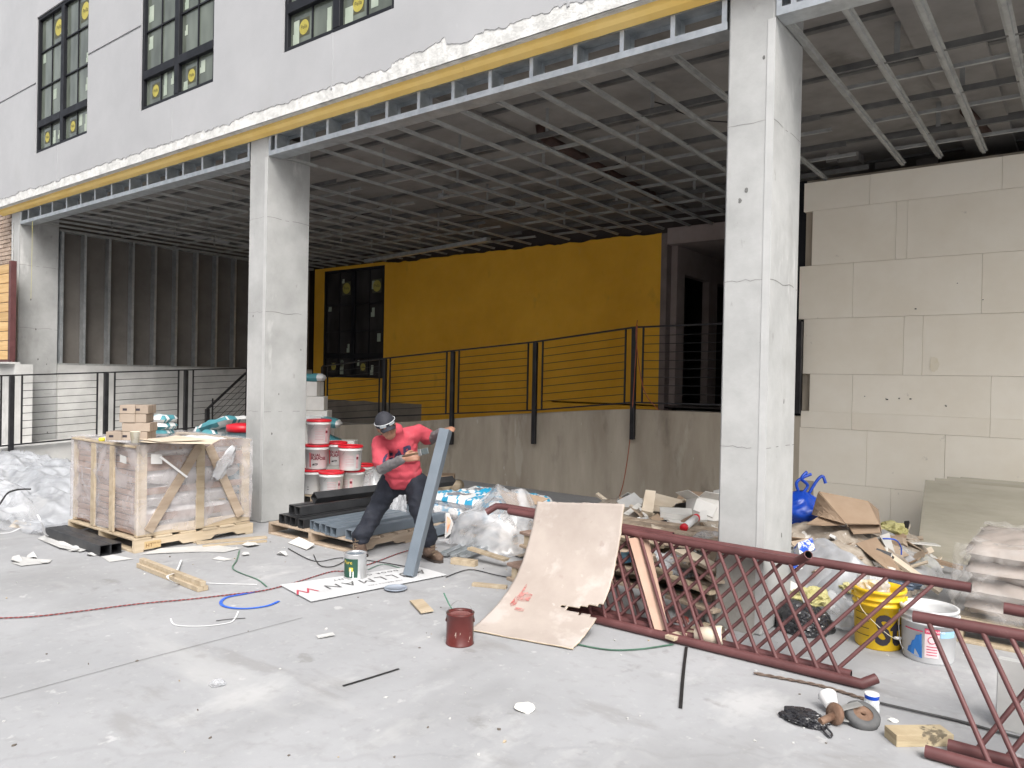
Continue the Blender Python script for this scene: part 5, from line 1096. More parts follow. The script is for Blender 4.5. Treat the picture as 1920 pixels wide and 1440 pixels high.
wt = sheet([AT(836, 962, 7.6), AT(842, 962, 7.6), AT(855, 992, 7.5), AT(834, 1010, 7.5)], .002, 0, 3); wsolo('paper_tag', wt, M_paper, 'white tag with orange print hanging from the wrapped bags', 'tag')
ot = sheet([AT(838, 968, 7.57), AT(846, 974, 7.57), AT(843, 986, 7.5), AT(838, 1000, 7.47)], .001, 0, 2); wsolo('tag_print', ot, mat('orange print', (.75, .25, .1), (.8, .5, .4), 9, rough=.7, bump=0), 'orange smear printed on the white tag', 'print')
# steel profiles
for k, (a, c, lab) in enumerate([((832, 1042), (905, 1010), 'galvanised channel on the floor, nearest the worker boot'), ((850, 1046), (925, 1016), 'galvanised channel on the floor, middle one'), ((868, 1050), (930, 1024), 'galvanised channel on the floor, outer one')]):
    p, q = G(*a, .02), G(*c, .03); b = B(); b.beam(p, q, .07, .003); d = (q - p).normalized().cross(Vector((0, 0, 1))) * .035; b.beam(p + d + Vector((0, 0, .013)), q + d + Vector((0, 0, .013)), .003, .03); b.beam(p - d + Vector((0, 0, .013)), q - d + Vector((0, 0, .013)), .003, .03)
    b.v = [v + Vector((0, 0, k * .012)) for v in b.v]; wsolo('steel_channel', b, M_galv, lab, 'metal profile', 'galvanised channels on the floor')
# I-joist offcuts
def ijoist(p, L, rz, lab):
    t = thing('beam_offcut', lab, 'lumber', p, rz); b = B(); b.box((-.09, 0, 0), (.09, L, .025), .003); mk('flange', b, M_old, t); b = B(); b.box((-.09, 0, .115), (.09, L, .14), .003); mk('flange', b, mat('rusty plate', (.2, .13, .1), (.3, .22, .18), 5, rough=.7, bump=.1), t); b = B(); b.box((-.035, .01, .025), (.035, L - .01, .115)); mk('web', b, M_pine, t)
ijoist(G(962, 1092), .4, rad(-15), 'short beam offcut beside the stained plywood'); ijoist(AT(985, 1045, 6.5) * 1, .35, rad(-15), 'second beam offcut half hidden by the stained plywood')
[o for o in bpy.data.objects if o.get('label', '').startswith('second beam')][0].location.z = .14
wsolo('cardboard_sheet', sheet([AT(931, 916, 7.6), AT(985, 925, 7.5), AT(1030, 935, 7.4), AT(960, 960, 7.3)], .005, .02, 6), M_card, 'brown cardboard flap rising behind the curled maroon rail', 'cardboard')
for k, (x, y, D) in enumerate([(826, 908, 10.9), (838, 925, 10.6), (855, 922, 10.6)]):
    p = AT(x, y, D); b = B(); b.box((-.2, -.15, 0), (.2, .15, max(.2, p.z))) if k == 0 else b.tube([(-.1, 0, .08), (.1, 0, .08)], .08, 12)
    solo('wood_offcut', b, M_card if k == 0 else M_pine, ['dark brown box in shadow behind the worker tube', 'pale log end behind the blue bags', 'second pale log end behind the blue bags'][k], 'box' if k == 0 else 'lumber', (p.x, p.y, 0), YAW + (1.2 if k else 0))
# cables in the background
b = B(); b.tube(smooth([PY(1195, 600, 8.75), PY(1193, 640, 8.7), PY(1207, 730, 8.75), PY(1235, 769, 8.8)]), .006, 5); b.tube(smooth([PY(1195, 610, 8.74), PY(1190, 700, 8.74), PY(1182, 815, 8.84), PY(1170, 900, 8.86), PY(1158, 940, 8.86)]), .006, 5)
wsolo('extension_cord', b, mat('orange cord', (.35, .09, .04), rough=.5, bump=0), 'thin orange cord hanging from the railing post down the ramp wall', 'cord')

# ------------------------------------------------------------------ sign board, cans, lid
sb = thing('sign_board', 'white sign board with upside-down lettering lying under the silver paint can', 'sign', G(680, 1092)); O = sb.location.copy()
q = [G(525, 1097, .012), G(780, 1062, .012), G(838, 1078, .012), G(583, 1128, .012)]
b = sheet(q, .004, 0, 1); b.v = [v - O for v in b.v]; mk('panel', b, mat('sign white', (.55, .56, .57), (.66, .67, .68), 3, rough=.5, bump=0), sb)
RT = (q[1] + q[2]) / 2; LT = (q[0] + q[3]) / 2; ax = (LT - RT).normalized(); ay = Vector((0, 0, 1)).cross(ax); LN = (LT - RT).length
if ay.dot(EYE - RT) < 0: ay = -ay
def sign_text(s, size, u, v, m, nm='lettering', sp=1.0):
    tb = text_mesh(s, size, 'LEFT', space=sp); b = B(); b.add([RT - O + ax * (u * LN + p.x) + ay * (v + p.y) + Vector((0, 0, .0065)) for p in tb.v], tb.f); return mk(nm, b, m, sb, fixn=False)
sign_text('AULLMAN', .16, .05, -.045, mat('worn black print', (.05, .05, .055), (.2, .2, .2), 30, rough=.7, bump=0), sp=1.3); sign_text('DOOR COMPANY', .055, .2, -.16, M_ink, sp=1.4); sign_text('W', .17, .86, -.05, mat('red print', (.5, .06, .1), rough=.6, bump=0), 'logo'); sign_text('FOR SERVICE CALL', .03, .3, .13, M_ink, sp=1.2)
def paint_can(name, lab, loc, m, label, lidc, r=.084, h=.19, rz=0, bail=False, rim=None):
    t = thing(name, lab, 'paint can', loc, rz)
    b = B(); b.lathe([(r, 0), (r + .003, .003), (r + .003, .008), (r, .011), (r, h - .008), (r + .0035, h - .005), (r + .0035, h), (r - .012, h), (r - .013, h - .012)], 32); mk('body', b, m, t)
    b = B(); b.lathe([(r - .013, h - .013), (.0001, h - .0128)], 32, cap0=False); mk('paint_surface', b, lidc, t)
    if label:
        for nm, a0, a1, z0, z1, mm in label:
            b = B(); b.grid(lambda u, v: ((r + .0012) * math.sin(rad(a0 + (a1 - a0) * u)), -(r + .0012) * math.cos(rad(a0 + (a1 - a0) * u)), z0 + (z1 - z0) * v + (.012 * noise.noise(Vector((u * 7, v * 3, a0))) if mm in DR else 0)), 14, 3); mk(nm, b, mm, t, fixn=False)
    for s in (-1, 1):
        b = B(); b.lathe([(.012, 0), (.012, .004), (.005, .006)], 12, cap1=True); mk('ear', b, m, t, (s * r, 0, h * .75), (0, s * rad(90), 0))
    if bail:
        b = B(); b.tube([(r * 1.03 * math.cos(a), .01 * math.sin(a), h * .75 + .115 * math.sin(a)) for a in [math.pi * k / 16 for k in range(17)]], .0015, 5); mk('handle', b, M_wire, t)
    return t
M_tin = mat('tin with drips', (.5, .51, .52), (.62, .63, .64), 5, rough=.3, metal=.6, bump=0, spots=[((.72, .74, .75), 14, .6, .9, (1, 1, .25), .03), ((.2, .25, .3), 13, .68, .9, (1, 1, .2), .03)])
M_dkg = mat('dark green label', (.012, .055, .035), (.02, .075, .05), 6, rough=.5, bump=0); M_gold = mat('gold lettering', (.6, .45, .06), rough=.5, bump=0); M_drip = mat('white drip', (.7, .72, .73), rough=.3, bump=0); DR = (M_drip,)
c1 = paint_can('paint_can', 'silver paint can with dark green label and dripped paint on the white sign', G(666, 1083, .012), M_tin, [('label', -75, 12, .02, .165, M_dkg), ('drip', -30, -22, .03, .09, M_drip), ('drip', -14, -9, .02, .07, M_drip), ('gold_patch', -34, -12, .07, .1, M_gold)], M_tubeg, .087, .2, faceat(666))
tb = text_mesh('Pure', .042, sub=1); b = B(); b.add([(.089 * math.sin(rad(-68) + v.x / .087), -.089 * math.cos(rad(-68) + v.x / .087), .125 + v.y) for v in tb.v], tb.f); mk('lettering', b, M_gold, c1, fixn=False)
b = B(); b.lathe([(.086, 0), (.088, .004), (.086, .008), (.078, .008), (.076, .005), (.0001, .005)], 32); solo('can_lid', b, mat('lid grey', (.22, .25, .3), (.32, .36, .42), 6, rough=.35, bump=0), 'round grey-painted can lid lying at the front edge of the white sign', 'lid', G(742, 1103, .013))
M_rcan = mat('red-brown dripped can', (.085, .018, .016), (.125, .028, .025), 4, rough=.35, bump=.1, bscale=20, spots=[((.5, .42, .36), 30, .66, .8, (1, 1, .4), .03), ((.03, .035, .025), 11, .57, .85, (1, 1, .3), .05)])
c2 = paint_can('paint_can', 'red-brown paint can with wire handle up, alone beside the stained plywood', G(862, 1206), M_rcan, None, mat('maroon paint', (.17, .06, .06), (.27, .14, .13), 4, rough=.25, bump=.2), .083, .19, face, True)

# ------------------------------------------------------------------ the worker
def limb(b, pts, rr, n=12):
    pts = [Vector(p) for p in pts]; k = len(pts); P = []; R = []
    for i in range(k - 1):
        for t in range(4): P.append(pts[i].lerp(pts[i + 1], t / 4)); R.append(rr[i] + (rr[i + 1] - rr[i]) * t / 4)
    P.append(pts[-1]); R.append(rr[-1])
    for p, r in zip(P, R): ball(b, p, (r, r, r))
    b.tube(P, R, n)
def ball(b, p, r, M=None, sub=2):
    bm = bmesh.new(); bmesh.ops.create_icosphere(bm, subdivisions=sub, radius=1); p = Vector(p)
    vs = []
    for v in bm.verts:
        q = Vector((v.co.x * r[0], v.co.y * r[1], v.co.z * r[2])); vs.append(p + (M @ q if M else q))
    b.add(vs, [[v.index for v in f.verts] for f in bm.faces]); bm.free()
def remesh(b, vox, smooth=3, disp=0, dsc=12, keep=None, stretch=None):
    o = mk('tmp', b, M_white); m = o.modifiers.new('r', 'REMESH'); m.mode = 'VOXEL'; m.voxel_size = vox; m.use_smooth_shade = True
    if smooth: s = o.modifiers.new('s', 'SMOOTH'); s.iterations = smooth; s.factor = .5
    dg = bpy.context.evaluated_depsgraph_get(); me = bpy.data.meshes.new_from_object(o.evaluated_get(dg)); bpy.data.objects.remove(o)
    r = B(); r.smooth = True
    vs = [v.co.copy() for v in me.vertices]; ns = [v.normal.copy() for v in me.vertices]
    if disp: vs = [v + n * disp * (noise.noise(v * dsc) + .7 * (1 - 2.5 * abs(noise.noise(Vector((v.x * dsc * .5, v.y * dsc * .5, v.z * dsc * 1.4))))) * .6) for v, n in zip(vs, ns)]
    r.add(vs, [list(p.vertices) for p in me.polygons]); bpy.data.meshes.remove(me); return r
M_skin = mat('skin', (.27, .135, .088), (.33, .175, .115), 8, rough=.5, bump=.05, spec=.4)
M_shirt = mat('coral red shirt', (.38, .045, .065), (.47, .065, .09), 4, rough=.85, bump=.25, bscale=120, spots=[((.45, .16, .17), 5, .64, .3, None, .1)])
M_sleeve = mat('grey sleeve', (.115, .108, .112), (.16, .152, .155), 9, rough=.9, bump=.3, bscale=60)
M_jean = mat('dark jeans', (.009, .011, .018), (.022, .026, .038), 5, rough=.85, bump=.25, bscale=90, spots=[((.1, .1, .11), 6, .66, .35, None, .1)])
M_boot = mat('dusty brown boot', (.09, .055, .04), (.17, .12, .09), 9, rough=.8, bump=.3, bscale=25)
M_cap = mat('charcoal cap', (.02, .021, .028), (.032, .033, .042), 9, rough=.8, bump=.1)
wk0 = G(740, 1048)
wk = thing('person', 'person in coral red shirt, dark jeans and cap bending to paint a steel tube', 'person', (wk0.x, wk0.y, 0)); O = wk.location.copy()
def A(x, y, D): return AT(x, y, D) - O
fA = G(674, 1047); fB = G(812, 1062)
ankA = fA - O + Vector((0, 0, .12)); ankB = A(805, 1022, 6.5); ankB.z = .12
hipA, hipB = A(736, 905, 6.75), A(776, 905, 6.72); knA, knB = A(706, 957, 6.75), A(789, 962, 6.5)
pel, wst, che = A(756, 893, 6.72), A(758, 872, 6.7), A(748, 838, 6.62); shA, shB = A(712, 832, 6.5), A(785, 809, 6.68); nek = A(738, 808, 6.5)
elA, hdA = A(717, 879, 6.35), A(764, 856, 6.12); elB, hdB = A(806, 824, 6.78), A(832, 807, 6.52)
Hc = A(724, 798, 6.34)
tc_ = -_f; hu = (_r0 * -.25 + Vector((0, 0, .9)) + tc_ * .42).normalized(); hf = (_r0 * .42 + Vector((0, 0, -.4)) + tc_ * .8); hf = (hf - hu * hf.dot(hu)).normalized(); hx = hf.cross(hu)
HM = Matrix(((hx.x, hf.x, hu.x), (hx.y, hf.y, hu.y), (hx.z, hf.z, hu.z)))
# body: one continuous skin surface under the clothes
b = B()
ball(b, Hc, (.072, .09, .11), HM, 3); ball(b, Hc + HM @ Vector((0, .05, -.06)), (.052, .05, .055), HM); ball(b, Hc + HM @ Vector((0, .098, -.018)), (.013, .018, .024), HM); ball(b, Hc + HM @ Vector((0, .085, .02)), (.045, .02, .012), HM)
for s in (-1, 1): ball(b, Hc + HM @ Vector((s * .074, -.005, -.01)), (.01, .02, .03), HM); ball(b, Hc + HM @ Vector((s * .04, .06, -.03)), (.024, .022, .024), HM)
ball(b, Hc + HM @ Vector((0, .09, -.056)), (.024, .012, .009), HM)
limb(b, [Hc + HM @ Vector((0, -.03, -.05)), nek, che], [.055, .058, .1]); limb(b, [shA, che, shB], [.055, .09, .055]); limb(b, [che, wst, pel], [.1, .09, .09])
limb(b, [shA, elA, hdA - (hdA - elA).normalized() * .06], [.05, .04, .026]); limb(b, [shB, elB, hdB - (hdB - elB).normalized() * .04], [.05, .04, .026])
limb(b, [hipA, knA, ankA], [.08, .05, .028]); limb(b, [hipB, knB, ankB], [.08, .05, .028])
def hand(b, wrist, pdir, pn, curl, s=1, spread=1):
    """palm from the wrist along pdir, palm normal pn; four fingers of unequal length plus thumb"""
    pdir = pdir.normalized(); side = pdir.cross(pn).normalized(); pn = side.cross(pdir)
    M = Matrix(((side.x, pdir.x, pn.x), (side.y, pdir.y, pn.y), (side.z, pdir.z, pn.z)))
    ball(b, wrist + pdir * .045, (.041, .052, .017), M)
    for k, L in enumerate((.068, .078, .073, .058)):
        base = wrist + pdir * .085 + side * ((k - 1.5) * .0205); p = base; d = pdir; pts = [base - pdir * .02, base]
        for j, f_ in enumerate((.42, .33, .25)):
            a = curl * (j + .6) * .55; d = (pdir * math.cos(a) + pn * math.sin(a)).normalized(); p = p + d * L * f_; pts.append(p)
        limb(b, pts, [.0105, .0105, .0098, .009, .008], 8)
    p0 = wrist + pdir * .025 - side * s * .032; p1 = p0 + (pdir * .5 - side * s * .5 + pn * .5).normalized() * .038; p2 = p1 + (pdir * .7 + pn * .6).normalized() * .03
    limb(b, [p0, p1, p2], [.014, .0115, .0095], 8)
hand(b, hdA - (hdA - elA).normalized() * .05, (_r0 * .9 + Vector((0, 0, .2)) + _f * -.1), (_r0 * .3 + Vector((0, 0, -.2)) + _f * .9), 1.5, -1)
hand(b, hdB - (hdB - elB).normalized() * .05, (_r0 * .6 + Vector((0, 0, .35)) - _f * .55), (_r0 * .5 - Vector((0, 0, .75)) - _f * .1), .9, 1)
rb_ = remesh(b, .0065, 2); mk('body', rb_, M_skin, wk)
# shirt
b = B()
ball(b, che.lerp(nek, .25), (.155, .115, .115), Matrix(((_r0.x, _f.x, 0), (_r0.y, _f.y, 0), (0, 0, 1)))); 
RM = Matrix(((_r0.x, _f.x, 0), (_r0.y, _f.y, 0), (0, 0, 1)))
for t, rx, ry, rz_ in ((0, .165, .125, .1), (.3, .175, .13, .1), (.6, .178, .135, .1), (.85, .18, .142, .09), (1.12, .188, .15, .085), (1.3, .182, .146, .05)): ball(b, che.lerp(pel, t) + Vector((0, 0, .0)), (rx, ry, rz_), RM)
limb(b, [shA + Vector((0, 0, -.01)), che.lerp(nek, .3), shB], [.07, .12, .068]); limb(b, [shA, shA.lerp(elA, .74)], [.071, .074]); limb(b, [shB, shB.lerp(elB, .75)], [.069, .068]); limb(b, [nek, che], [.075, .12])
rs_ = remesh(b, .009, 4, .018, 10); shirt = mk('shirt', rs_, M_shirt, wk)
# sleeves
for nm, P in (('sleeve', (shA, elA, hdA - (hdA - elA).normalized() * .075)), ('sleeve', (shB, elB, hdB - (hdB - elB).normalized() * .055))):
    b = B(); limb(b, P, [.062, .05, .036]); mk('sleeve', remesh(b, .007, 2, .007, 26), M_sleeve, wk)
# trousers
b = B(); ball(b, pel + Vector((0, 0, -.03)), (.165, .125, .1), RM); limb(b, [hipA + Vector((0, 0, .02)), knA, ankA + Vector((0, 0, .07))], [.105, .083, .078]); limb(b, [hipB + Vector((0, 0, .02)), knB, ankB + Vector((0, 0, .09))], [.105, .083, .08])
limb(b, [hipA.lerp(hipB, .5) + Vector((0, 0, .03)), hipA.lerp(hipB, .5) + Vector((0, 0, -.01))], [.11, .09])
mk('trousers', remesh(b, .009, 3, .02, 10), M_jean, wk)
# boots
def boot(ank, sole, d):
    d = Vector(d).normalized(); s = sole - O; s.z = 0; b = B()
    limb(b, [ank + Vector((0, 0, .1)), ank, s - d * .03 + Vector((0, 0, .06))], [.054, .052, .05]); limb(b, [s - d * .05 + Vector((0, 0, .045)), s + d * .08 + Vector((0, 0, .05)), s + d * .15 + Vector((0, 0, .042))], [.042, .045, .04])
    r = remesh(b, .006, 2, .003, 40); 
    for v in r.v:
        if v.z < .012: v.z = .012
    bt = mk('boot', r, M_boot, wk)
    b = B(); M_ = Matrix(((d.x, -d.y, 0), (d.y, d.x, 0), (0, 0, 1))); pl = [(-.09, -.035), (-.09, .035), (-.02, .04), (.07, .05), (.15, .045), (.19, .02), (.19, -.02), (.15, -.045), (.07, -.05), (-.02, -.04)]
    b.prism(pl, 0, .022); b.v = [M_ @ v + s for v in b.v]; mk('sole', b, mat('rubber sole', (.05, .04, .035), rough=.9, bump=.1), bt)
    b = B()
    for k in range(5):
        c = ank + Vector((0, 0, .06 - k * .022)) + d * (.052 + k * .012); sd = Vector((-d.y, d.x, 0)) * .028; b.tube([c - sd, c + sd + Vector((0, 0, .012))], .003, 5)
    mk('laces', b, mat('lace', (.2, .15, .1), rough=.9, bump=0), bt)
boot(ankA, fA, (-_f * .8 - _r0 * .25) * Vector((1, 1, 0)).length if 0 else Vector((-_f.x * .8 - _r0.x * .3, -_f.y * .8 - _r0.y * .3, 0))); boot(ankB, G(806, 1048), Vector((-_f.x * .7 + _r0.x * .55, -_f.y * .7 + _r0.y * .55, 0)))
# cap with glasses resting on it
b = B(); b.smooth = True
def fc(u, v):
    a = u * 2 * math.pi; e = v * math.pi / 2; r = 1.0; return Hc + HM @ Vector((.085 * math.cos(a) * math.cos(e), .104 * math.sin(a) * math.cos(e) - .004, .018 + .108 * math.sin(e)))
b.grid(fc, 30, 10, thick=.003); cap = mk('cap', b, M_cap, wk)
b = B(); b.smooth = True
b.grid(lambda u, v: Hc + HM @ Vector(((u - .5) * 2 * .068 * (1 - .25 * v * v), .085 + .066 * v * math.cos((u - .5) * 1.6) - .03 * (abs(u - .5) * 2) ** 2, .032 - .014 * v - .03 * ((u - .5) * 2) ** 2)), 12, 8, thick=.003); mk('brim', b, M_cap, cap)
b = B(); ball(b, Hc + HM @ Vector((0, 0, .128)), (.008, .008, .005), HM, 1); mk('button', b, M_cap, cap)
b = B(); b.tube([Hc + HM @ Vector((.0885 * math.cos(a), .108 * math.sin(a) - .004, .044 + .012 * math.sin(a))) for a in [rad(-35 + 250 * k / 20) for k in range(21)]], .003, 6); mk('glasses_band', b, mat('silver frame', (.6, .62, .64), rough=.3, bump=0), cap)
for s in (-1, 1):
    b = B(); b.grid(lambda u, v: Hc + HM @ Vector((s * (.014 + .05 * u), .1095 - .02 * u * u, .036 + .02 * v)), 4, 2, thick=.002); mk('glasses_lens', b, mat('clear lens', (.3, .33, .35), rough=.1, bump=0, spec=.9), cap)
# GAP lettering wrapped onto the shirt
bv = BVHTree.FromPolygons([v + O for v in rs_.v], rs_.f)
def on_shirt(px, py):
    d = ray(px, py).normalized(); h = bv.ray_cast(EYE, d); return (h[0] + h[1] * .003 if h[1].dot(d) < 0 else h[0] - h[1] * .003) if h[0] else None
tb = text_mesh('GAP', 30, 'LEFT', sub=2, sx=.98, bold=1.5); vs = []; ok = []
for v in tb.v:
    a = rad(-22); x = 717 + v.x * math.cos(a) - v.y * math.sin(a) * -1 * 0 + v.y * math.sin(a) * 0; y = 876 + v.x * math.sin(a) - v.y; h = on_shirt(x - 0.0 * v.y, y); ok.append(h is not None); vs.append((h - O) if h else Vector())
b = B(); b.add(vs, [f for f in tb.f if all(ok[i] for i in f)]); mk('lettering', b, mat('navy print', (.02, .02, .06), (.05, .04, .09), 40, rough=.8, bump=0), shirt, fixn=False)
# brush in the left-hand fist
bh = AT(768, 853, 6.05); bt_ = AT(789, 848, 6.0); bu = thing('paint_brush', 'flat paint brush held up to the grey tube by the worker', 'brush', bh)
dr = (bt_ - bh).normalized(); b = B(); b.tube([dr * -.07, dr * -.02, dr * .04, dr * .09], [.006, .011, .008, .012], 8); mk('handle', b, mat('brush handle', (.12, .07, .04), rough=.5, bump=0), bu)
b = B(); b.beam(dr * .088, dr * .118, .018, .052, (0, 0, 1), .002); mk('ferrule', b, M_wire, bu); b = B(); b.beam(dr * .119, dr * .185, .015, .05, (0, 0, 1), .004); mk('bristles', b, mat('wet bristles', (.06, .075, .08), (.11, .13, .13), 9, rough=.5, bump=.3, bscale=90), bu)
# leaning tube
tp0 = G(768, 1080, .02); tp1 = AT(836, 806, 6.33); sq_tube(tp0, tp1, .088, .006, M_tubeg, 'slate grey square tube held at a slant by the worker, foot on the sign', None, rad(18), 'steel_tube')

# ------------------------------------------------------------------ stained plywood sheet leaning on the lattice railing
M_ply = mat('pinkish plywood', (.345, .295, .262), (.44, .385, .345), 2.6, lo=.3, hi=.7, rough=.8, bump=.08, bscale=30, spots=[((.52, .47, .44), 3.5, .56, .6, None, .1), ((.31, .25, .225), 6, .63, .5, None, .06), ((.54, .49, .46), 11, .66, .5, None, .04), ((.72, .68, .64), 30, .74, .8, None, .02)])
M_redst = mat('red paint stain', (.45, .06, .055), (.55, .3, .27), 14, rough=.5, bump=0, alpha=(.1, .95, 26))
prof = smooth([(0, 3.64, .006), (0, 3.82, .03), (0, 4.05, .10), (0, 4.27, .24), (0, 4.43, .44), (0, 4.56, .70)], 8)
def fply(u, v):
    t = v * (len(prof) - 1); i = min(int(t), len(prof) - 2); p = prof[i].lerp(prof[i + 1], t - i)
    xl = -3.075 - .155 * v ** .8; xr = -2.40 - .10 * v; z = p.z * (1 + .10 * u) + .004 * noise.noise(Vector((u * 4, v * 4, 0))) ; y = p.y + .14 * u * (1 - v)
    return Vector((xl + (xr - xl) * u + (.006 * noise.noise(Vector((v * 25, 0, 0))) if u < .01 or u > .99 else 0), y, z + (.008 * noise.noise(Vector((u * 22, 3, 0))) if v > .99 else 0)))
nu, nv = 44, 60; b = B(); vs = [fply(i / nu, j / nv) for j in range(nv + 1) for i in range(nu + 1)]; fs = []
for j in range(nv):
    for i in range(nu):
        u, v = (i + .5) / nu, (j + .5) / nv; w_ = .006 + .05 * max(0, (u - .62) / .38) ** 1.5 + .012 * noise.noise(Vector((u * 20, 0, 0)))
        vc = .415 + .05 * (u - .62) + .012 * noise.noise(Vector((u * 15, 5, 0)))
        if u > .60 and abs(v - vc) < w_: continue
        W_ = nu + 1; fs.append((j * W_ + i, j * W_ + i + 1, (j + 1) * W_ + i + 1, (j + 1) * W_ + i))
b.smooth = True; b.add(vs, fs); o0 = center(b)
pl = solo('plywood_sheet', b, [M_ply, M_pine], 'bowed pinkish plywood sheet with a red stain and a torn edge, leaning on the lattice', 'plywood', o0)
so = pl.modifiers.new('thickness', 'SOLIDIFY'); so.thickness = .008; so.material_offset_rim = 1; so.offset = -1
b = B(); 
for cu, cv, ru, rv in ((.16, .40, .03, .05), (.22, .44, .07, .035), (.26, .34, .05, .015), (.17, .48, .012, .05)):
    b.grid(lambda u, v: fply(cu + (u - .5) * 2 * ru, cv + (v - .5) * 2 * rv * (1 - .6 * abs(u - .5))) + Vector((0, -.013, .012)) - o0, 6, 6)
mk('paint_stain', b, M_redst, pl, fixn=False)

# ------------------------------------------------------------------ maroon lattice railings (stair rails lying on their sides)
def lattice(lab, b0, b1, t0, t1, pk, loc, ends, R=.027, r=.0115, nm='lattice_railing'):
    o = thing(nm, lab, 'railing', loc, 0, 'maroon stair rails lying on their sides'); O = Vector(loc)
    for p, q, e in ((b0, b1, ends[0]), (t0, t1, ends[1])):
        pts = [Vector(p) - O, Vector(q) - O] + ([Vector(x) - O for x in e] if e else []); pts = pts[:1] + [pts[0].lerp(pts[1], .5)] + pts[1:]
        b = B(); b.tube(pts, R, 14, hollow=.82); mk('rail', b, [M_mar, M_hole], o)
    for a, c in pk:
        b = B(); d = (Vector(c) - Vector(a)).normalized() * R * .6; b.tube([Vector(a) - O, Vector(c) - O], r, 8, cap=False); mk('picket', b, M_mar, o)
    return o
def lin(a, c, t): return Vector(a).lerp(Vector(c), t)
zR = .03
# front panel: pickets slant like a backslash
AB0, AB1 = Vector((-3.0, 4.30, zR)), Vector((-.965, 4.31, zR)); AT0, AT1 = PY(955, 952, 4.64), PY(1488, 1053, 4.64); AT0.z = .58; 
tX = lambda px, py, Y: PY(px, py, Y).x
k0t, k0b = tX(1198, 1007, 4.64), G(1273, 1188, zR).x; k9t, k9b = tX(1482, 1055, 4.64), G(1585, 1270, zR).x
pk = []; stp = .112; x = k9t - .012; sh = k9b - k9t
while x > -3.2:
    tt = (x - AT0.x) / (AT1.x - AT0.x); tb_ = (x + sh - AB0.x) / (AB1.x - AB0.x)
    if 0 <= tb_ <= 1 and 0 <= tt <= 1: pk.append((lin(AT0, AT1, tt), lin(AB0, AB1, tb_)))
    x -= stp
curl = [PY(1500, 1050, 4.62), PY(1516, 1040, 4.56)]
curl0 = [AB1 + Vector((.05, -.0, 0)), AB1 + Vector((.11, .05, .03))]
lattice('front maroon stair rail on its side with backslash pickets, leaning on the column', AB0, AB1, AT0, AT1, pk, (-2, 4.3, 0), (curl0, curl))
# rear panel: longer, pickets slant like a slash, doubled at its left
BB0, BB1 = Vector((-3.0, 4.385, zR + .001)), Vector((-.99, 4.40, zR + .001)); BT0, BT1 = PY(985, 962, 4.72), PY(1821, 1102, 4.72)
pk = []; xt = tX(1800, 1107, 4.72); xb = G(1600, 1278, zR).x; sh = xb - xt; x = xt
while x > -3.1:
    tt = (x - BT0.x) / (BT1.x - BT0.x); tb_ = (x + sh - BB0.x) / (BB1.x - BB0.x)
    if 0 <= tb_ <= 1.001 and 0 <= tt <= 1: pk.append((lin(BT0, BT1, tt), lin(BB0, BB1, tb_)))
    x -= .115
lattice('rear maroon stair rail on its side with slash pickets, reaching past the yellow bucket', BB0, BB1, BT0, BT1, pk, (-2, 4.4, 0), (None, None))
pk = []; x = tX(1262, 1018, 4.76); CB0, CB1, CT0, CT1 = Vector((-3.05, 4.46, zR)), Vector((-1.75, 4.47, zR)), PY(945, 950, 4.77), PY(1262, 1005, 4.77)
sh = k9b - k9t + .03; x = CT1.x - .05
while x > -3.4:
    tt = (x - CT0.x) / (CT1.x - CT0.x); tb_ = (x + sh - CB0.x) / (CB1.x - CB0.x)
    if 0 <= tb_ <= 1 and 0 <= tt <= 1: pk.append((lin(CT0, CT1, tt), lin(CB0, CB1, tb_)))
    x -= .112
lattice('short maroon stair rail behind the other two, its open curved end left of the plywood', CB0, CB1, CT1, CT0, pk, (-2.6, 4.47, 0), (None, [CT0 + Vector((-.06, -.02, .0)), CT0 + Vector((-.12, -.08, -.05))]))
b = B(); p, q = PY(972, 955, 4.6), PY(990, 1010, 4.5)
# right foreground pair
yt = 4.02; DB0, DB1, DT0, DT1 = Vector((-.525, 3.70, zR)), Vector((1.6, 3.72, zR)), PY(1712, 1155, yt), Vector((1.6, yt + .02, .53))
pk = []; x = tX(1738, 1165, yt); sh = G(1893, 1422, zR).x - tX(1765, 1165, yt) + .01
while x < 1.3:
    tt = (x - DT0.x) / (DT1.x - DT0.x); tb_ = (x + sh - DB0.x) / (DB1.x - DB0.x)
    if 0 <= tb_ <= 1 and 0 <= tt <= 1: pk.append((lin(DT0, DT1, tt), lin(DB0, DB1, tb_)))
    x += .108
lattice('maroon stair rail on its side at the bottom right corner, nearer of the two', DB0, DB1, DT0, DT1, pk, (-.2, 3.7, 0), (None, None))
yt = 4.14; EB0, EB1, ET0, ET1 = Vector((-.455, 3.83, zR)), Vector((1.6, 3.85, zR)), PY(1882, 1140, yt), Vector((1.6, yt + .02, .56))
pk = []; x = -.49 + .03
while x < 1.0:
    tt = (x + .36 - ET0.x) / (ET1.x - ET0.x); tb_ = (x - EB0.x) / (EB1.x - EB0.x)
    if 0 <= tb_ <= 1 and 0 <= tt <= 1: pk.append((lin(ET0, ET1, tt), lin(EB0, EB1, tb_)))
    x += .108
lattice('maroon stair rail on its side at the bottom right corner, farther of the two', EB0, EB1, ET0, ET1, pk, (0, 3.84, 0), (None, None))

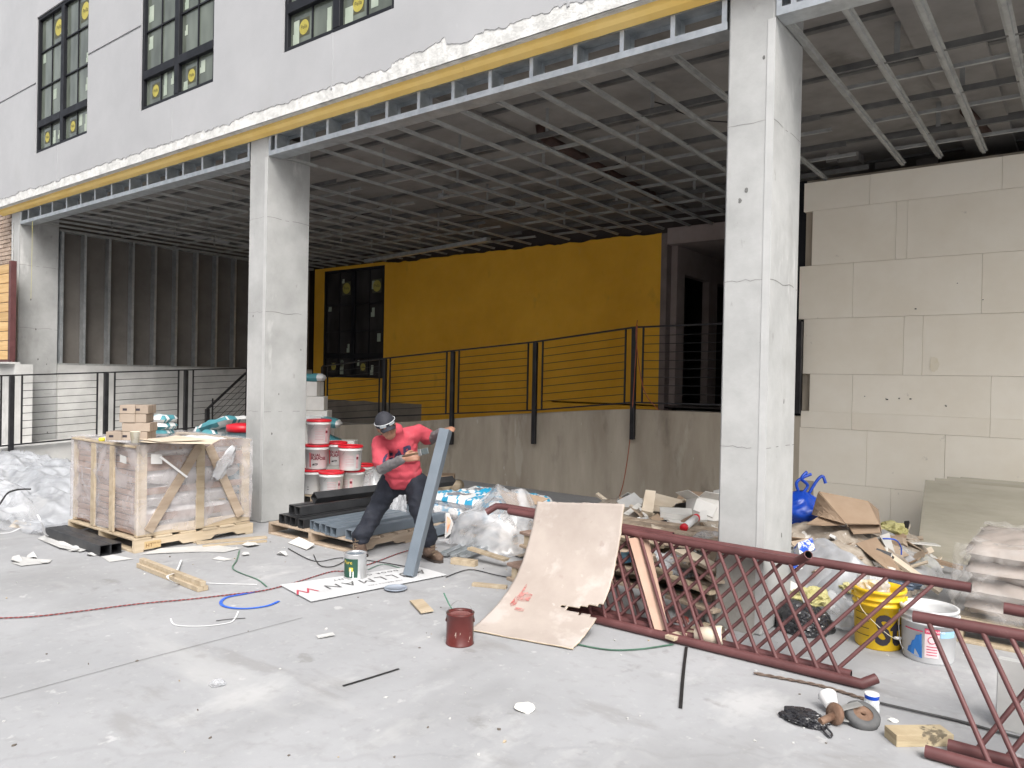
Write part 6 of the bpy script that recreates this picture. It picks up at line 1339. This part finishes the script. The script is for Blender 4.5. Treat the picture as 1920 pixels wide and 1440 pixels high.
# ------------------------------------------------------------------ rubbish behind the lattice
M_rub = mat('rubble', (.24, .2, .16), (.42, .37, .31), 9, rough=.95, bump=.6, bscale=30, spots=[((.7, .69, .66), 14, .62, .7, None, .05), ((.08, .065, .05), 6, .6, .7, None, .08)])
def rub(c, rx, ry, h, seed, lab):
    o = heap('rubble', c, rx, ry, h * .8, lab, M_rub, seed, 'rubble', 60, 3.0, .05); o['kind'] = 'stuff'
    rs = random.Random(seed); b = B()
    for k in range(150):
        u, v = rs.uniform(-.95, .95), rs.uniform(-.95, .95); e = max(0, 1 - (u * u) ** 1.3 - (v * v) ** 1.3) ** .55; z = h * .8 * e + .02
        L_ = rs.choice([(.28, .05, .018), (.2, .14, .006), (.12, .09, .05), (.34, .2, .006), (.1, .08, .02), (.4, .04, .02), (.16, .12, .004)]); b.mi = rs.choice([0, 0, 0, 1, 1, 1, 2, 3, 4, 5, 5])
        b.M = Matrix.Translation((u * rx, v * ry, z)) @ Euler((rs.uniform(-.6, .6), rs.uniform(-.6, .6), rs.uniform(0, 6.28))).to_matrix().to_4x4(); s_ = rs.uniform(.6, 1.45); b.box([-q * s_ / 2 for q in L_], [q * s_ / 2 for q in L_])
    tag(mk('rubble_pieces', b, [M_card, M_old, M_cardw, M_paper, M_black, M_cardp], None, c), lab.replace('low heap of', 'loose scraps on the'), 'rubble', None, 'stuff'); return o
rub((-3.25, 6.9, 0), 1.25, 1.5, .38, 3, 'low heap of mixed rubbish and splinters behind the lattice'); rub((-1.62, 6.85, 0), .62, 1.25, .42, 8, 'low heap of mixed rubbish behind the yellow bucket')
for k, (x, y, a, l) in enumerate([(-3.25, 5.2, 4, 'bottom'), (-3.2, 5.24, -2, 'second'), (-3.28, 5.2, 6, 'third')]):
    pallet(f'old weathered pallet in the stack behind the lattice, {["on the floor", "second from the floor", "third from the floor"][k]}', (x, y, k * .127), rad(a), 1.1, .85, .125, M_old, 6)
pallet('old weathered pallet right behind the column, alone', (-2.35, 5.55, 0), rad(-6), .7, .9, .12, M_old, 6)
for k, (a, c, w_, z, m, lab) in enumerate([((1170, 1010), (1235, 1030), .1, .44, M_pine, 'broken pale board on the pallet stack, left'), ((1255, 1120), (1345, 1150), .09, .1, M_old, 'dark broken board at floor level behind the lattice'), ((1240, 1080), (1340, 1115), .09, .22, M_pine, 'pale board sticking out of the pallet stack'),
        ((1300, 1060), (1348, 1095), .08, .3, M_old, 'weathered board against the column'), ((1190, 1060), (1255, 1078), .08, .25, M_pine, 'short pale board in the middle of the pallet stack'), ((1275, 1035), (1345, 1070), .12, .36, M_cardp, 'pale cardboard strip on the pallet stack by the column'), ((1255, 1200), (1330, 1175), .07, .03, M_pine, 'splintered board at the foot of the column')]):
    D = 5.7 - z; p, q = G(*a, z), G(*c, z); plank(p, q, w_, .022, m, lab, 'board', 'lumber')
b = sheet([AT(1178, 1010, 5.15), AT(1215, 1008, 5.2), AT(1252, 1180, 4.75), AT(1228, 1186, 4.72)], .008, 0, 2); wsolo('board', b, mat('salmon veneer strip', (.36, .235, .175), (.44, .30, .23), 3, rough=.7, bump=.05), 'salmon coloured veneer strip standing behind the front lattice', 'board')
b = sheet([AT(1225, 1030, 5.7), AT(1300, 1020, 5.9), AT(1345, 1075, 5.6), AT(1240, 1070, 5.4)], .003, .05, 16, .05, 6, 4); wsolo('plastic_film', b, M_plas, 'crumpled translucent film draped over the pallet stack', 'plastic')
b = sheet([AT(1165, 1035, 5.5), AT(1190, 1030, 5.6), AT(1188, 1052, 5.5), AT(1160, 1055, 5.4)], .003, .02, 6, .03); wsolo('plastic_film', b, MATS['blue film'], 'bluish film scrap beside the plywood edge', 'plastic')
def leanbox(lab, cn, th, m, nm='carton', cat='box'): return wsolo(nm, sheet([AT(*c) for c in cn], th, 0, 2), m, lab, cat)
leanbox('tall cream carton standing on end at the left of the rubbish', [(1208, 927, 7.4), (1227, 929, 7.4), (1221, 970, 7.2), (1200, 965, 7.2)], .07, M_cardp)
leanbox('cream carton lying behind the standing one', [(1228, 935, 7.7), (1278, 948, 7.6), (1258, 962, 7.3), (1222, 958, 7.3)], .06, M_cardp)
leanbox('flat whitish carton with smudges in the middle of the rubbish', [(1237, 960, 7.1), (1297, 963, 7.0), (1298, 978, 6.8), (1238, 970, 6.9)], .05, M_cardw)
leanbox('second whitish carton under the smudged one', [(1238, 975, 7.0), (1295, 980, 6.9), (1290, 992, 6.7), (1250, 985, 6.8)], .04, M_cardw)
leanbox('yellow-tan cardboard sheet sloping towards the lattice', [(1220, 982, 6.6), (1262, 988, 6.5), (1310, 1012, 6.2), (1222, 990, 6.3)], .01, M_cardp, 'cardboard_sheet', 'cardboard')
leanbox('blue printed sleeve between the cartons', [(1252, 983, 6.7), (1280, 985, 6.7), (1275, 992, 6.6), (1250, 990, 6.6)], .01, mat('blue paper', (.15, .22, .45), rough=.6, bump=0), 'sleeve', 'packaging')
carton('open brown carton beside the column in the rubbish heap', AT(1322, 958, 7.0) - Vector((0, 0, .1)), face + .3, (.28, .22, .2), M_cardw, flaps=1, tilt=(rad(-15), rad(10)))
leanbox('white carton panel tilted in front of the open box', [(1307, 936, 6.7), (1346, 950, 6.6), (1336, 972, 6.5), (1300, 958, 6.6)], .015, M_cardw, 'cardboard_sheet', 'cardboard')
leanbox('ribbed white panel beside the column', [(1312, 962, 6.4), (1325, 960, 6.4), (1326, 978, 6.3), (1313, 979, 6.3)], .02, M_cardw, 'panel', 'board')
leanbox('black plastic bag flattened behind the white cartons', [(1268, 950, 7.4), (1292, 946, 7.4), (1300, 962, 7.2), (1262, 960, 7.2)], .03, M_black, 'plastic_bag', 'bag')
b = B(); p, q = AT(1284, 988, 6.3), AT(1304, 972, 6.5); b.tube([p, q], .032, 16); b.mi = 1; d = (q - p).normalized(); b.tube([p - d * .03, p - d * .001], .034, 16); b.tube([q + d * .001, q + d * .03], .034, 16); wsolo('caulk_tube', b, [M_pail, M_red], 'white cylinder with red caps lying on the rubbish', 'tube')
heap('plastic_bag', (AT(1318, 1000, 6.0).x, AT(1318, 1000, 6.0).y, .22), .25, .22, .12, 'grey clear plastic bag slumped beside the column', M_plas, 31, n=40, amp=.07)
for k, (x, y, D, sx, sy, m, lab) in enumerate([(1190, 968, 7.2, .3, .2, M_card, 'brown cardboard scrap at the left foot of the rubbish'), (1215, 1000, 6.1, .35, .25, M_cardp, 'pale carton flap behind the maroon rail'), (1330, 1005, 6.2, .18, .15, M_cardw, 'small white carton beside the column base'), (1235, 975, 6.9, .25, .2, M_black, 'black plastic scrap in the rubbish')]):
    p = AT(x, y, D); o = carton(lab, (p.x, p.y, max(0, p.z - .1)), rnd(0, 1.5), (sx, sy, .08), m, tape=False, tilt=(rnd(-.3, .3), rnd(-.3, .3)))
b = B(); b.lathe([(.04, 0), (.042, .1), (.03, .12)], 16, cap1=True); solo('jar', b, mat('dull tin', (.4, .4, .38), rough=.3, metal=.5, bump=0), 'small metal can lying behind the lattice near the column', 'can', G(1330, 1150, .04), (rad(90), 0, .5))
b = B(); b.lathe([(.05, 0), (.06, .16), (.055, .17)], 18); solo('foam_cup', b, M_cardp, 'stained pale tub tipped over behind the lattice', 'tub', G(1305, 1192, .05), (rad(80), 0, rad(100)))
wsolo('torn_packet', crumple(.05, 5, .4, 3, .4), mat('red packet', (.3, .04, .03), (.5, .4, .35), 9, rough=.6, bump=0), 'torn red and white packet on the floor behind the lattice', 'packet').location = G(1275, 1165, .0)

# ------------------------------------------------------------------ rubbish at the right, by the foam boards
M_bluep = mat('glossy blue plastic', (.008, .05, .38), (.015, .08, .5), 6, rough=.3, bump=.15, bscale=12)
bb = thing('blue_bag', 'glossy blue plastic bag with knotted handles on the rubbish by the column', 'bag', AT(1500, 985, 6.7) - Vector((0, 0, .0))); 
b = B(); b.smooth = True
def fbb(u, v):
    a = u * 2 * math.pi; z = v; r = .2 * (math.sin(math.pi * min(1, v * .92 + .06)) ** .55) * (1 + .22 * noise.noise(Vector((math.cos(a) * 1.6, math.sin(a) * 1.6, v * 3))) + .1 * (1 - 2.5 * abs(noise.noise(Vector((math.cos(a) * 4, math.sin(a) * 4, v * 5)))))) * (1 - .3 * v); return (r * math.cos(a) * 1.05, r * math.sin(a), z * .31)
b.grid(fbb, 50, 24); mk('body', b, M_bluep, bb)
for pts in ([(-.02, 0, .3), (-.04, 0, .38), (.02, 0, .43), (.09, 0, .46)], [(.02, 0, .29), (.06, 0, .36), (.0, -.01, .42), (.05, 0, .48)], [(.08, .02, .28), (.15, .02, .4), (.2, .02, .44), (.22, 0, .38)]):
    b = B(); b.tube([RM @ Vector(p) for p in smooth(pts, 5)], .014, 8); mk('handle', b, M_bluep, bb)
cbx = thing('carton', 'big brown carton lying open on its side on top of the right rubbish heap', 'box', AT(1580, 985, 6.4)); O = cbx.location.copy()
def q4(pts, m, nm, par, th=.006):
    b = sheet([AT(*c) for c in pts], th, 0, 3, .006, 3); b.v = [v - O for v in b.v]; return mk(nm, b, m, par)
q4([(1535, 922, 6.3), (1627, 940, 6.2), (1648, 984, 6.0), (1585, 982, 6.0)], M_card, 'panel', cbx); q4([(1535, 922, 6.3), (1585, 982, 6.0), (1536, 969, 6.15), (1523, 965, 6.4)], M_card, 'panel', cbx)
q4([(1627, 940, 6.2), (1646, 956, 6.5), (1652, 1000, 6.3), (1648, 984, 6.0)], M_card, 'panel', cbx); q4([(1536, 968, 6.2), (1586, 985, 6.1), (1540, 986, 6.0), (1512, 984, 6.1)], M_card, 'flap', cbx); q4([(1590, 985, 6.1), (1647, 985, 6.1), (1650, 1000, 6.0), (1600, 1002, 6.0)], M_card, 'flap', cbx); q4([(1523, 965, 6.6), (1646, 956, 6.7), (1650, 1000, 6.5), (1530, 992, 6.5)], M_card, 'back_panel', cbx)
leanbox('tan cardboard sheet tilted below the big carton', [(1604, 1020, 5.9), (1643, 1008, 6.0), (1690, 1072, 5.6), (1664, 1070, 5.5)], .006, M_card, 'cardboard_sheet', 'cardboard')
leanbox('tan cardboard flap beside the column on the right heap', [(1483, 995, 6.3), (1500, 1000, 6.3), (1540, 1030, 6.0), (1484, 1034, 6.0)], .006, M_card, 'cardboard_sheet', 'cardboard')
M_sneak = mat('blue carton print', (.02, .08, .45), (.6, .62, .65), 14, lo=.48, hi=.52, rough=.5, bump=0)
leanbox('small blue and white printed box just above the railing end', [(1488, 1028, 5.5), (1515, 1018, 5.6), (1521, 1040, 5.5), (1492, 1050, 5.4)], .06, M_sneak); leanbox('blue and white scrap under the railing end', [(1484, 1062, 5.2), (1500, 1055, 5.2), (1502, 1064, 5.2), (1486, 1070, 5.2)], .03, M_sneak, 'packet', 'packet')
leanbox('white perforated tray edge in the right heap', [(1538, 1022, 6.0), (1560, 1012, 6.1), (1568, 1034, 5.9), (1545, 1036, 5.8)], .015, M_cardw, 'tray', 'tray')
leanbox('white metal panel with ribs behind the tan sheet', [(1650, 1010, 6.3), (1668, 1004, 6.3), (1682, 1052, 6.0), (1676, 1056, 6.0)], .03, M_cardw, 'panel', 'board'); leanbox('dark board leaning behind the heap', [(1680, 1016, 7.0), (1706, 1018, 7.0), (1706, 1034, 6.9), (1686, 1034, 6.9)], .02, M_card, 'board', 'board')
M_wool = mat('mineral wool', (.36, .33, .13), (.50, .47, .24), 14, rough=1, bump=1.0, bscale=60, spots=[((.16, .14, .06), 24, .62, .6, None, .05)])
for px, py, D, r, lab in [(1672, 988, 7.0, .11, 'tuft of yellow mineral wool behind the big carton'), (1722, 1050, 6.6, .1, 'yellow-green mineral wool on the heap in front of the plywood stack'), (1522, 1112, 5.4, .1, 'clump of mineral wool beside the black bag'), (1598, 1098, 5.6, .07, 'mineral wool clump left of the yellow bucket')]:
    solo('mineral_wool', crumple(r, px * .01, .45, 4, .6, 2.2), M_wool, lab, 'insulation', AT(px, py, D - .35) - Vector((0, 0, r * .6)))
for px, py, D, rx, h, seed, m, lab in [(1545, 1085, 5.6, .34, .36, 41, M_sheet, 'pale crumpled plastic bag behind the railing, left of the yellow bucket'), (1595, 1120, 5.4, .28, .32, 47, M_sheet, 'crumpled white plastic beside the yellow bucket'), (1560, 1165, 5.1, .2, .12, 52, M_plas, 'clear plastic on the floor left of the yellow bucket'), (1690, 1068, 6.2, .3, .2, 57, M_plas, 'clear plastic bag in front of the plywood stack'), (1620, 1050, 5.9, .25, .22, 61, M_plas, 'clear plastic bag under the tan cardboard'), (1530, 1040, 6.3, .35, .3, 66, M_plas, 'clear plastic film below the blue bag'), (1640, 1030, 6.6, .3, .25, 71, M_sheet, 'grey plastic sheet behind the tan cardboard'), (1560, 1010, 7.0, .4, .4, 76, M_sheet, 'pale plastic sheet under the big open carton')]:
    p = AT(px, py, D); heap('plastic_bag', (p.x, p.y, max(0, p.z - h * .8)), rx, rx * .8, h, lab, m, seed, n=46, amp=.07, cat='bag')
M_bbag = mat('black bin bag', (.012, .012, .014), (.025, .025, .03), 5, rough=.2, bump=.5, bscale=9, spec=.8)
b = crumple(.16, 2, .26, 5, .8, 1.0); solo('bin_bag', b, M_bbag, 'black bin bag between the column and the lattice pickets', 'bag', AT(1507, 1160, 4.95) - Vector((0, 0, .09)))
b = crumple(.13, 7, .5, 4, .5, 2.4); b.v = [Vector((v.x * 1.3, v.y * .5, v.z)) for v in b.v]; solo('bin_bag', b, mat('dark blue film', (.04, .06, .1), (.1, .13, .18), 5, rough=.25, bump=.5, bscale=12), 'dark blue-grey film bag behind the yellow bucket', 'bag', AT(1665, 1085, 5.3) - Vector((0, 0, .05)))
for k, (a, c, D) in enumerate([((1485, 1072), (1508, 1130), 4.9)]):
    b = B(); b.tube(smooth([AT(*a, D), AT(1496, 1095, D), AT(*c, D)]), .006, 6); wsolo('cable_tie', b, M_wstrap, 'white cord hanging from the blue scrap beside the column', 'cord')
cord('cable', [(1655, 1010, .6), (1678, 1012, .6), (1689, 1025, .52), (1690, 1040, .46)], .005, M_bluep, 'blue cable sticking out of the right heap', 'cable')
# buckets
def bucket(lab, loc, rz, r0, r1, h, m, ribs=3, mw=None):
    t = thing('bucket', lab, 'bucket', loc, rz); k = h
    pr = [(r0 - .005, 0), (r0, .008), (r0 + (r1 - r0) * .72, k * .72), (r1 + .002, k * .725), (r1 + .003, k * .76), (r1 - .006, k * .765), (r1 - .005, k * .82), (r1 + .003, k * .825), (r1 + .003, k * .85), (r1 - .005, k * .855), (r1 - .003, k * .94), (r1 + .006, k * .945), (r1 + .006, k), (r1 - .008, k), (r1 - .012, k * .9), (r0 - .01, .02), (.0001, .02)]
    b = B(); b.lathe(pr, 36); mk('body', b, m, t)
    for s in (-1, 1): b = B(); b.lathe([(.016, 0), (.016, .012)], 12, cap1=True); mk('handle_ear', b, m, t, (s * (r1 - .004), 0, k * .84), (0, s * rad(90), 0))
    return t
M_ybk = mat('yellow bucket', (.68, .42, .012), (.76, .5, .02), 4, rough=.35, bump=0, spots=[((.6, .5, .3), 7, .66, .6, (1, 1, .5), .06), ((.35, .22, .03), 4, .68, .5, None, .06)])
yb = bucket('yellow bucket with large black letters and a wire handle, behind the lattice', G(1646, 1208), faceat(1646), .132, .15, .365, M_ybk)
def on_cyl(par, s, size, a0, z, r, m, sx=1, nm='lettering'):
    tb = text_mesh(s, size, 'LEFT', sub=2, sx=sx, bold=.008 if size > .1 else 0); b = B(); b.add([(r(z + v.y) * math.sin(a0 + v.x / .14), -r(z + v.y) * math.cos(a0 + v.x / .14), z + v.y) for v in tb.v], tb.f); return mk(nm, b, m, par, fixn=False)
ry = lambda z: .132 + .018 * .72 * z / (.365 * .72) + .0015
on_cyl(yb, 'St', .25, rad(-8), .045, ry, M_ink, .82)
for k in range(4):
    b = B(); z = .08 + k * .045; b.grid(lambda u, v: (ry(z) * math.sin(rad(-62 + 40 * u)), -ry(z) * math.cos(rad(-62 + 40 * u)), z + .004 * v), 8, 1); mk('gauge_mark', b, M_ink, yb, fixn=False)
b = B(); b.tube(smooth([(-.12, -.09, .3), (-.09, -.14, .24), (.0, -.165, .16), (.08, -.15, .1), (.135, -.09, .09), (.15, .0, .2), (.15, .01, .3)], 5), .0025, 6); mk('handle', b, mat('pale wire', (.6, .55, .4), rough=.4, bump=0), yb)
b = B(); b.tube([(.09, -.148, .1), (.13, -.105, .092)], .009, 8); mk('handle_grip', b, M_pail, yb)
b = crumple(.12, 12, .5, 4, .8, 2.2); b.v = [Vector((v.x * .8, v.y * .8, v.z * 1.2)) for v in b.v]; p = G(1640, 1200); solo('plastic_bag', b, M_plas, 'clear plastic bag stuffed in the top of the yellow bucket', 'bag', (p.x - .03, p.y, .24))
M_wbk = mat('white bucket', (.52, .53, .54), (.62, .63, .64), 4, rough=.35, bump=0, spots=[((.5, .5, .5), 8, .7, .4, None, .05)])
wbk = bucket('white bucket with blue print and a red warning label beside the yellow bucket', G(1740, 1232), faceat(1740), .137, .153, .31, M_wbk)
rw = lambda z: .137 + .0115 * z / .223 + .0015
def cpatch(par, a0, a1, z0, z1, m, nm, off=0):
    b = B(); b.grid(lambda u, v: ((rw(z0 + (z1 - z0) * v) + off) * math.sin(rad(a0 + (a1 - a0) * u)), -(rw(z0 + (z1 - z0) * v) + off) * math.cos(rad(a0 + (a1 - a0) * u)), z0 + (z1 - z0) * v), 10, 3); mk(nm, b, m, par, fixn=False)
cpatch(wbk, -8, 22, .04, .2, mat('pale pink label', (.72, .6, .62), rough=.6, bump=0), 'warning_label'); M_wred = mat('label red', (.55, .05, .12), rough=.6, bump=0); cpatch(wbk, -8, 22, .18, .21, M_wred, 'warning_header', .001); cpatch(wbk, -55, -12, .185, .192, M_wred, 'red_line')
on_cyl(wbk, 'WARNING', .02, rad(-6), .188, lambda z: rw(z) + .002, M_white)
for k in range(4): cpatch(wbk, -4, 18, .055 + k * .016, .06 + k * .016, M_wred, 'fine_print', .001)
b = B(); b.add([((rw(.14) + .002) * math.sin(rad(7) + .022 * math.cos(t) * r_ / .14), -(rw(.14) + .002) * math.cos(rad(7) + .022 * math.cos(t) * r_ / .14), .145 + .022 * math.sin(t) * r_) for r_ in (1, .8) for t in [k * math.pi / 10 for k in range(20)]], [(k, (k + 1) % 20, 20 + (k + 1) % 20, 20 + k) for k in range(20)]); mk('prohibition_ring', b, M_wred, wbk, fixn=False)
b = B(); zz_ = [(-50, .05), (-46, .08), (-40, .09), (-36, .12), (-30, .13), (-26, .16), (-20, .165), (-14, .175), (-13, .03), (-25, .035), (-40, .045)]; b.add([((rw(z) + .001) * math.sin(rad(a)), -(rw(z) + .001) * math.cos(rad(a)), z) for a, z in zz_], [list(range(len(zz_)))]); mk('blue_print', b, mat('bucket blue', (.03, .17, .5), rough=.6, bump=0), wbk, fixn=False)
cpatch(wbk, 24, 62, .16, .2, mat('pale blue band', (.3, .5, .66), rough=.6, bump=0), 'blue_band')
b = B(); b.tube(smooth([(-.15, -.02, .27), (-.158, -.06, .2), (-.15, -.09, .1), (-.13, -.12, .06)], 5), .0025, 6); mk('handle', b, M_wire, wbk)
# plywood stack
def lean(x0, x1, yb_, yt_, h, th, m, lab, k):
    b = B(); b.box((0, 0, 0), (x1 - x0, th, math.hypot(h, yt_ - yb_)), .002); return solo('plywood_board', b, m, lab, 'plywood', (x0, yb_, 0), (-math.atan2(yt_ - yb_, h), 0, 0), 'weathered plywood boards leaning on the foam wall')
M_wply = mat('weathered plywood', (.36, .335, .265), (.48, .45, .37), 1.6, stretch=(.5, 1, 3), rough=.9, bump=.15, bscale=30, var=.06, spots=[((.2, .18, .13), 3, .66, .5, (.4, 1, 2), .08), ((.5, .46, .38), 3, .66, .4, (.4, 1, 2), .08)])
for k, (x0, off, h, l) in enumerate([(-1.24, 0, .70, 'front board of the leaning weathered plywood stack'), (-1.16, .022, .725, 'second board of the leaning weathered plywood stack'), (-1.06, .044, .745, 'third board of the leaning weathered plywood stack'), (-.95, .066, .75, 'rearmost board of the leaning weathered plywood stack')]):
    lean(x0, x0 + 2.44, 7.95 + off, 8.34 + off, h, .018, M_wply, l, k)
# sacks on pallet
px_, py_ = -.63, 5.52; pallet('pallet under the film-wrapped grey sacks at the right edge', (px_, py_, 0), rad(0), 1.2, 1.1, .13, M_pine, 7)
M_gsk = mat('grey paper sack', (.30, .26, .235), (.38, .335, .305), 3, rough=.75, bump=.4, bscale=14, var=.06)
for k in range(4):
    for j in range(2):
        b = sack(.56, .92, .15, k * 3 + j + 50, .96, .03)
        solo('sack', b, M_gsk, f'grey paper sack under film on the right pallet, {["lowest", "second", "third", "top"][k]} layer, {["left, facing the white bucket", "right, at the picture edge"][j]}', 'sack', (px_ + .29 + j * .58 + rnd(-.02, .03), py_ + .52 + rnd(-.02, .04), .132 + k * .115), rnd(-.03, .03), 'grey sacks on the right pallet')
b = B(); b.smooth = True
def fs_(u, v):
    sgs = [((px_ - .02, py_ + 1.0), (px_ - .03, py_ - .01)), ((px_ - .03, py_ - .01), (px_ + 1.22, py_ - .01))]; s = u * 2; a, c = sgs[0] if s < 1 else sgs[1]; p = Vector(a).lerp(Vector(c), s if s < 1 else s - 1); bl_ = .02 * math.sin(v * 24) 
    q = .012 * (1 - 2 * abs(noise.noise(Vector((u * 9, v * 5, 2))))); nx, ny = ((-1, 0) if s < 1 else (0, -1)); inw = .1 * v ** 3
    return (p.x + nx * (q + bl_) - nx * inw, p.y + ny * (q + bl_) - ny * inw, .15 + v * .46 + .02 * noise.noise(Vector((u * 8, 0, 1))))
b.grid(fs_, 80, 40); b.grid(lambda u, v: (px_ + .06 + u * 1.1, py_ + .08 + v * .9, .62 + .05 * noise.noise(Vector((u * 4, v * 4, 7))) + .02 * (1 - 2 * abs(noise.noise(Vector((u * 9, v * 9, 7)))))), 36, 30)
wsolo('plastic_wrap', b, mat('thin film', (.6, .58, .56), rough=.3, spec=.5, bump=.8, bscale=9, alpha=(.05, .4, 5)), 'wrinkled clear film over the grey sacks at the right edge', 'plastic wrap')
# grey slab standing at right, small items in front
pz = PY(1886, 1236, 4.26).z; b = B(); b.box((0, 0, 0), (.7, .05, pz), .004); solo('concrete_panel', b, M_ramp, 'grey cement board standing on edge behind the right corner lattice', 'board', (G(1865, 1370).x, 4.24, 0), (rad(-4), 0, 0))
cs = thing('caster_wheel', 'rusty swivel caster wheel with grey rubber tyre lying on its side', 'caster', G(1605, 1362), face + rad(-10))
b = B(); b.lathe([(.045, -.022), (.07, -.024), (.079, -.014), (.08, 0), (.079, .014), (.07, .024), (.045, .022)], 32, cap0=False); o = mk('tyre', b, mat('grey rubber', (.07, .072, .075), (.12, .12, .12), 9, rough=.8, bump=.3, bscale=30), cs, (.035, .03, .04), (rad(26), rad(6), 0))
M_rust = mat('rusty steel', (.13, .07, .045), (.26, .17, .12), 12, rough=.75, metal=.3, bump=.4, bscale=40)
b = B(); b.lathe([(.046, -.018), (.03, -.012), (.014, -.02), (.014, .02), (.03, .012), (.046, .018)], 24); mk('hub', b, M_rust, o)
b = B(); b.beam((-.08, .01, .07), (.03, .05, .09), .04, .006); b.beam((-.08, -.0, .03), (.03, .03, .012), .04, .006); b.box((-.085, -.02, .028), (-.078, .03, .072)); mk('fork', b, mat('zinc plate', (.3, .3, .29), (.42, .42, .41), 9, rough=.5, metal=.5, bump=.1), cs)
b = B(); b.lathe([(.05, 0), (.052, .01), (.045, .022), (.02, .026)], 26, cap1=True); mk('swivel_race', b, M_rust, cs, (-.088, .005, .048), (0, rad(-78), rad(30)))
b = B(); b.lathe([(.017, 0), (.017, .09), (.014, .095)], 16, cap1=True); mk('stem', b, M_rust, cs, (-.105, -.01, .045), (0, rad(-96), rad(40)))
b = crumple(.078, 21, .35, 5, .35, 1.5); b.v = [Vector((v.x * 1.25, v.y * .9, v.z)) for v in b.v]; solo('plastic_scrap', b, M_bbag, 'crumpled black plastic left of the caster wheel', 'plastic', G(1507, 1352))
b = B(); b.tube(smooth([G(1535, 1355, .02), G(1545, 1372, .01), G(1556, 1382, .008), G(1560, 1376, .01), G(1550, 1365, .02)]), .005, 6); wsolo('plastic_loop', b, M_bbag, 'black plastic loop below the crumpled black plastic', 'plastic')
b = B(); b.lathe([(.03, 0), (.043, .07), (.046, .074), (.04, .074), (.028, .01)], 20); solo('white_cup', b, M_pail, 'crushed white plastic cup lying behind the caster wheel', 'cup', G(1560, 1325, .04), (rad(-70), rad(15), face))
j = thing('jar', 'small clear jar with a blue and white lid behind the caster wheel', 'jar', G(1634, 1340), face); b = B(); b.lathe([(.034, 0), (.037, .02), (.034, .05), (.036, .07), (.03, .082)], 24); mk('body', b, mat('clear jar', (.7, .73, .75), (.8, .82, .83), 6, rough=.15, bump=.2, alpha=(.5, .9, 20)), j)
b = B(); b.lathe([(.033, .082), (.034, .1)], 24, cap0=False, mis=[0]); b.lathe([(.034, .1), (.033, .106)], 24, cap0=False, cap1=True, mis=[1]); mk('lid', b, [M_bluep, M_pail], j)
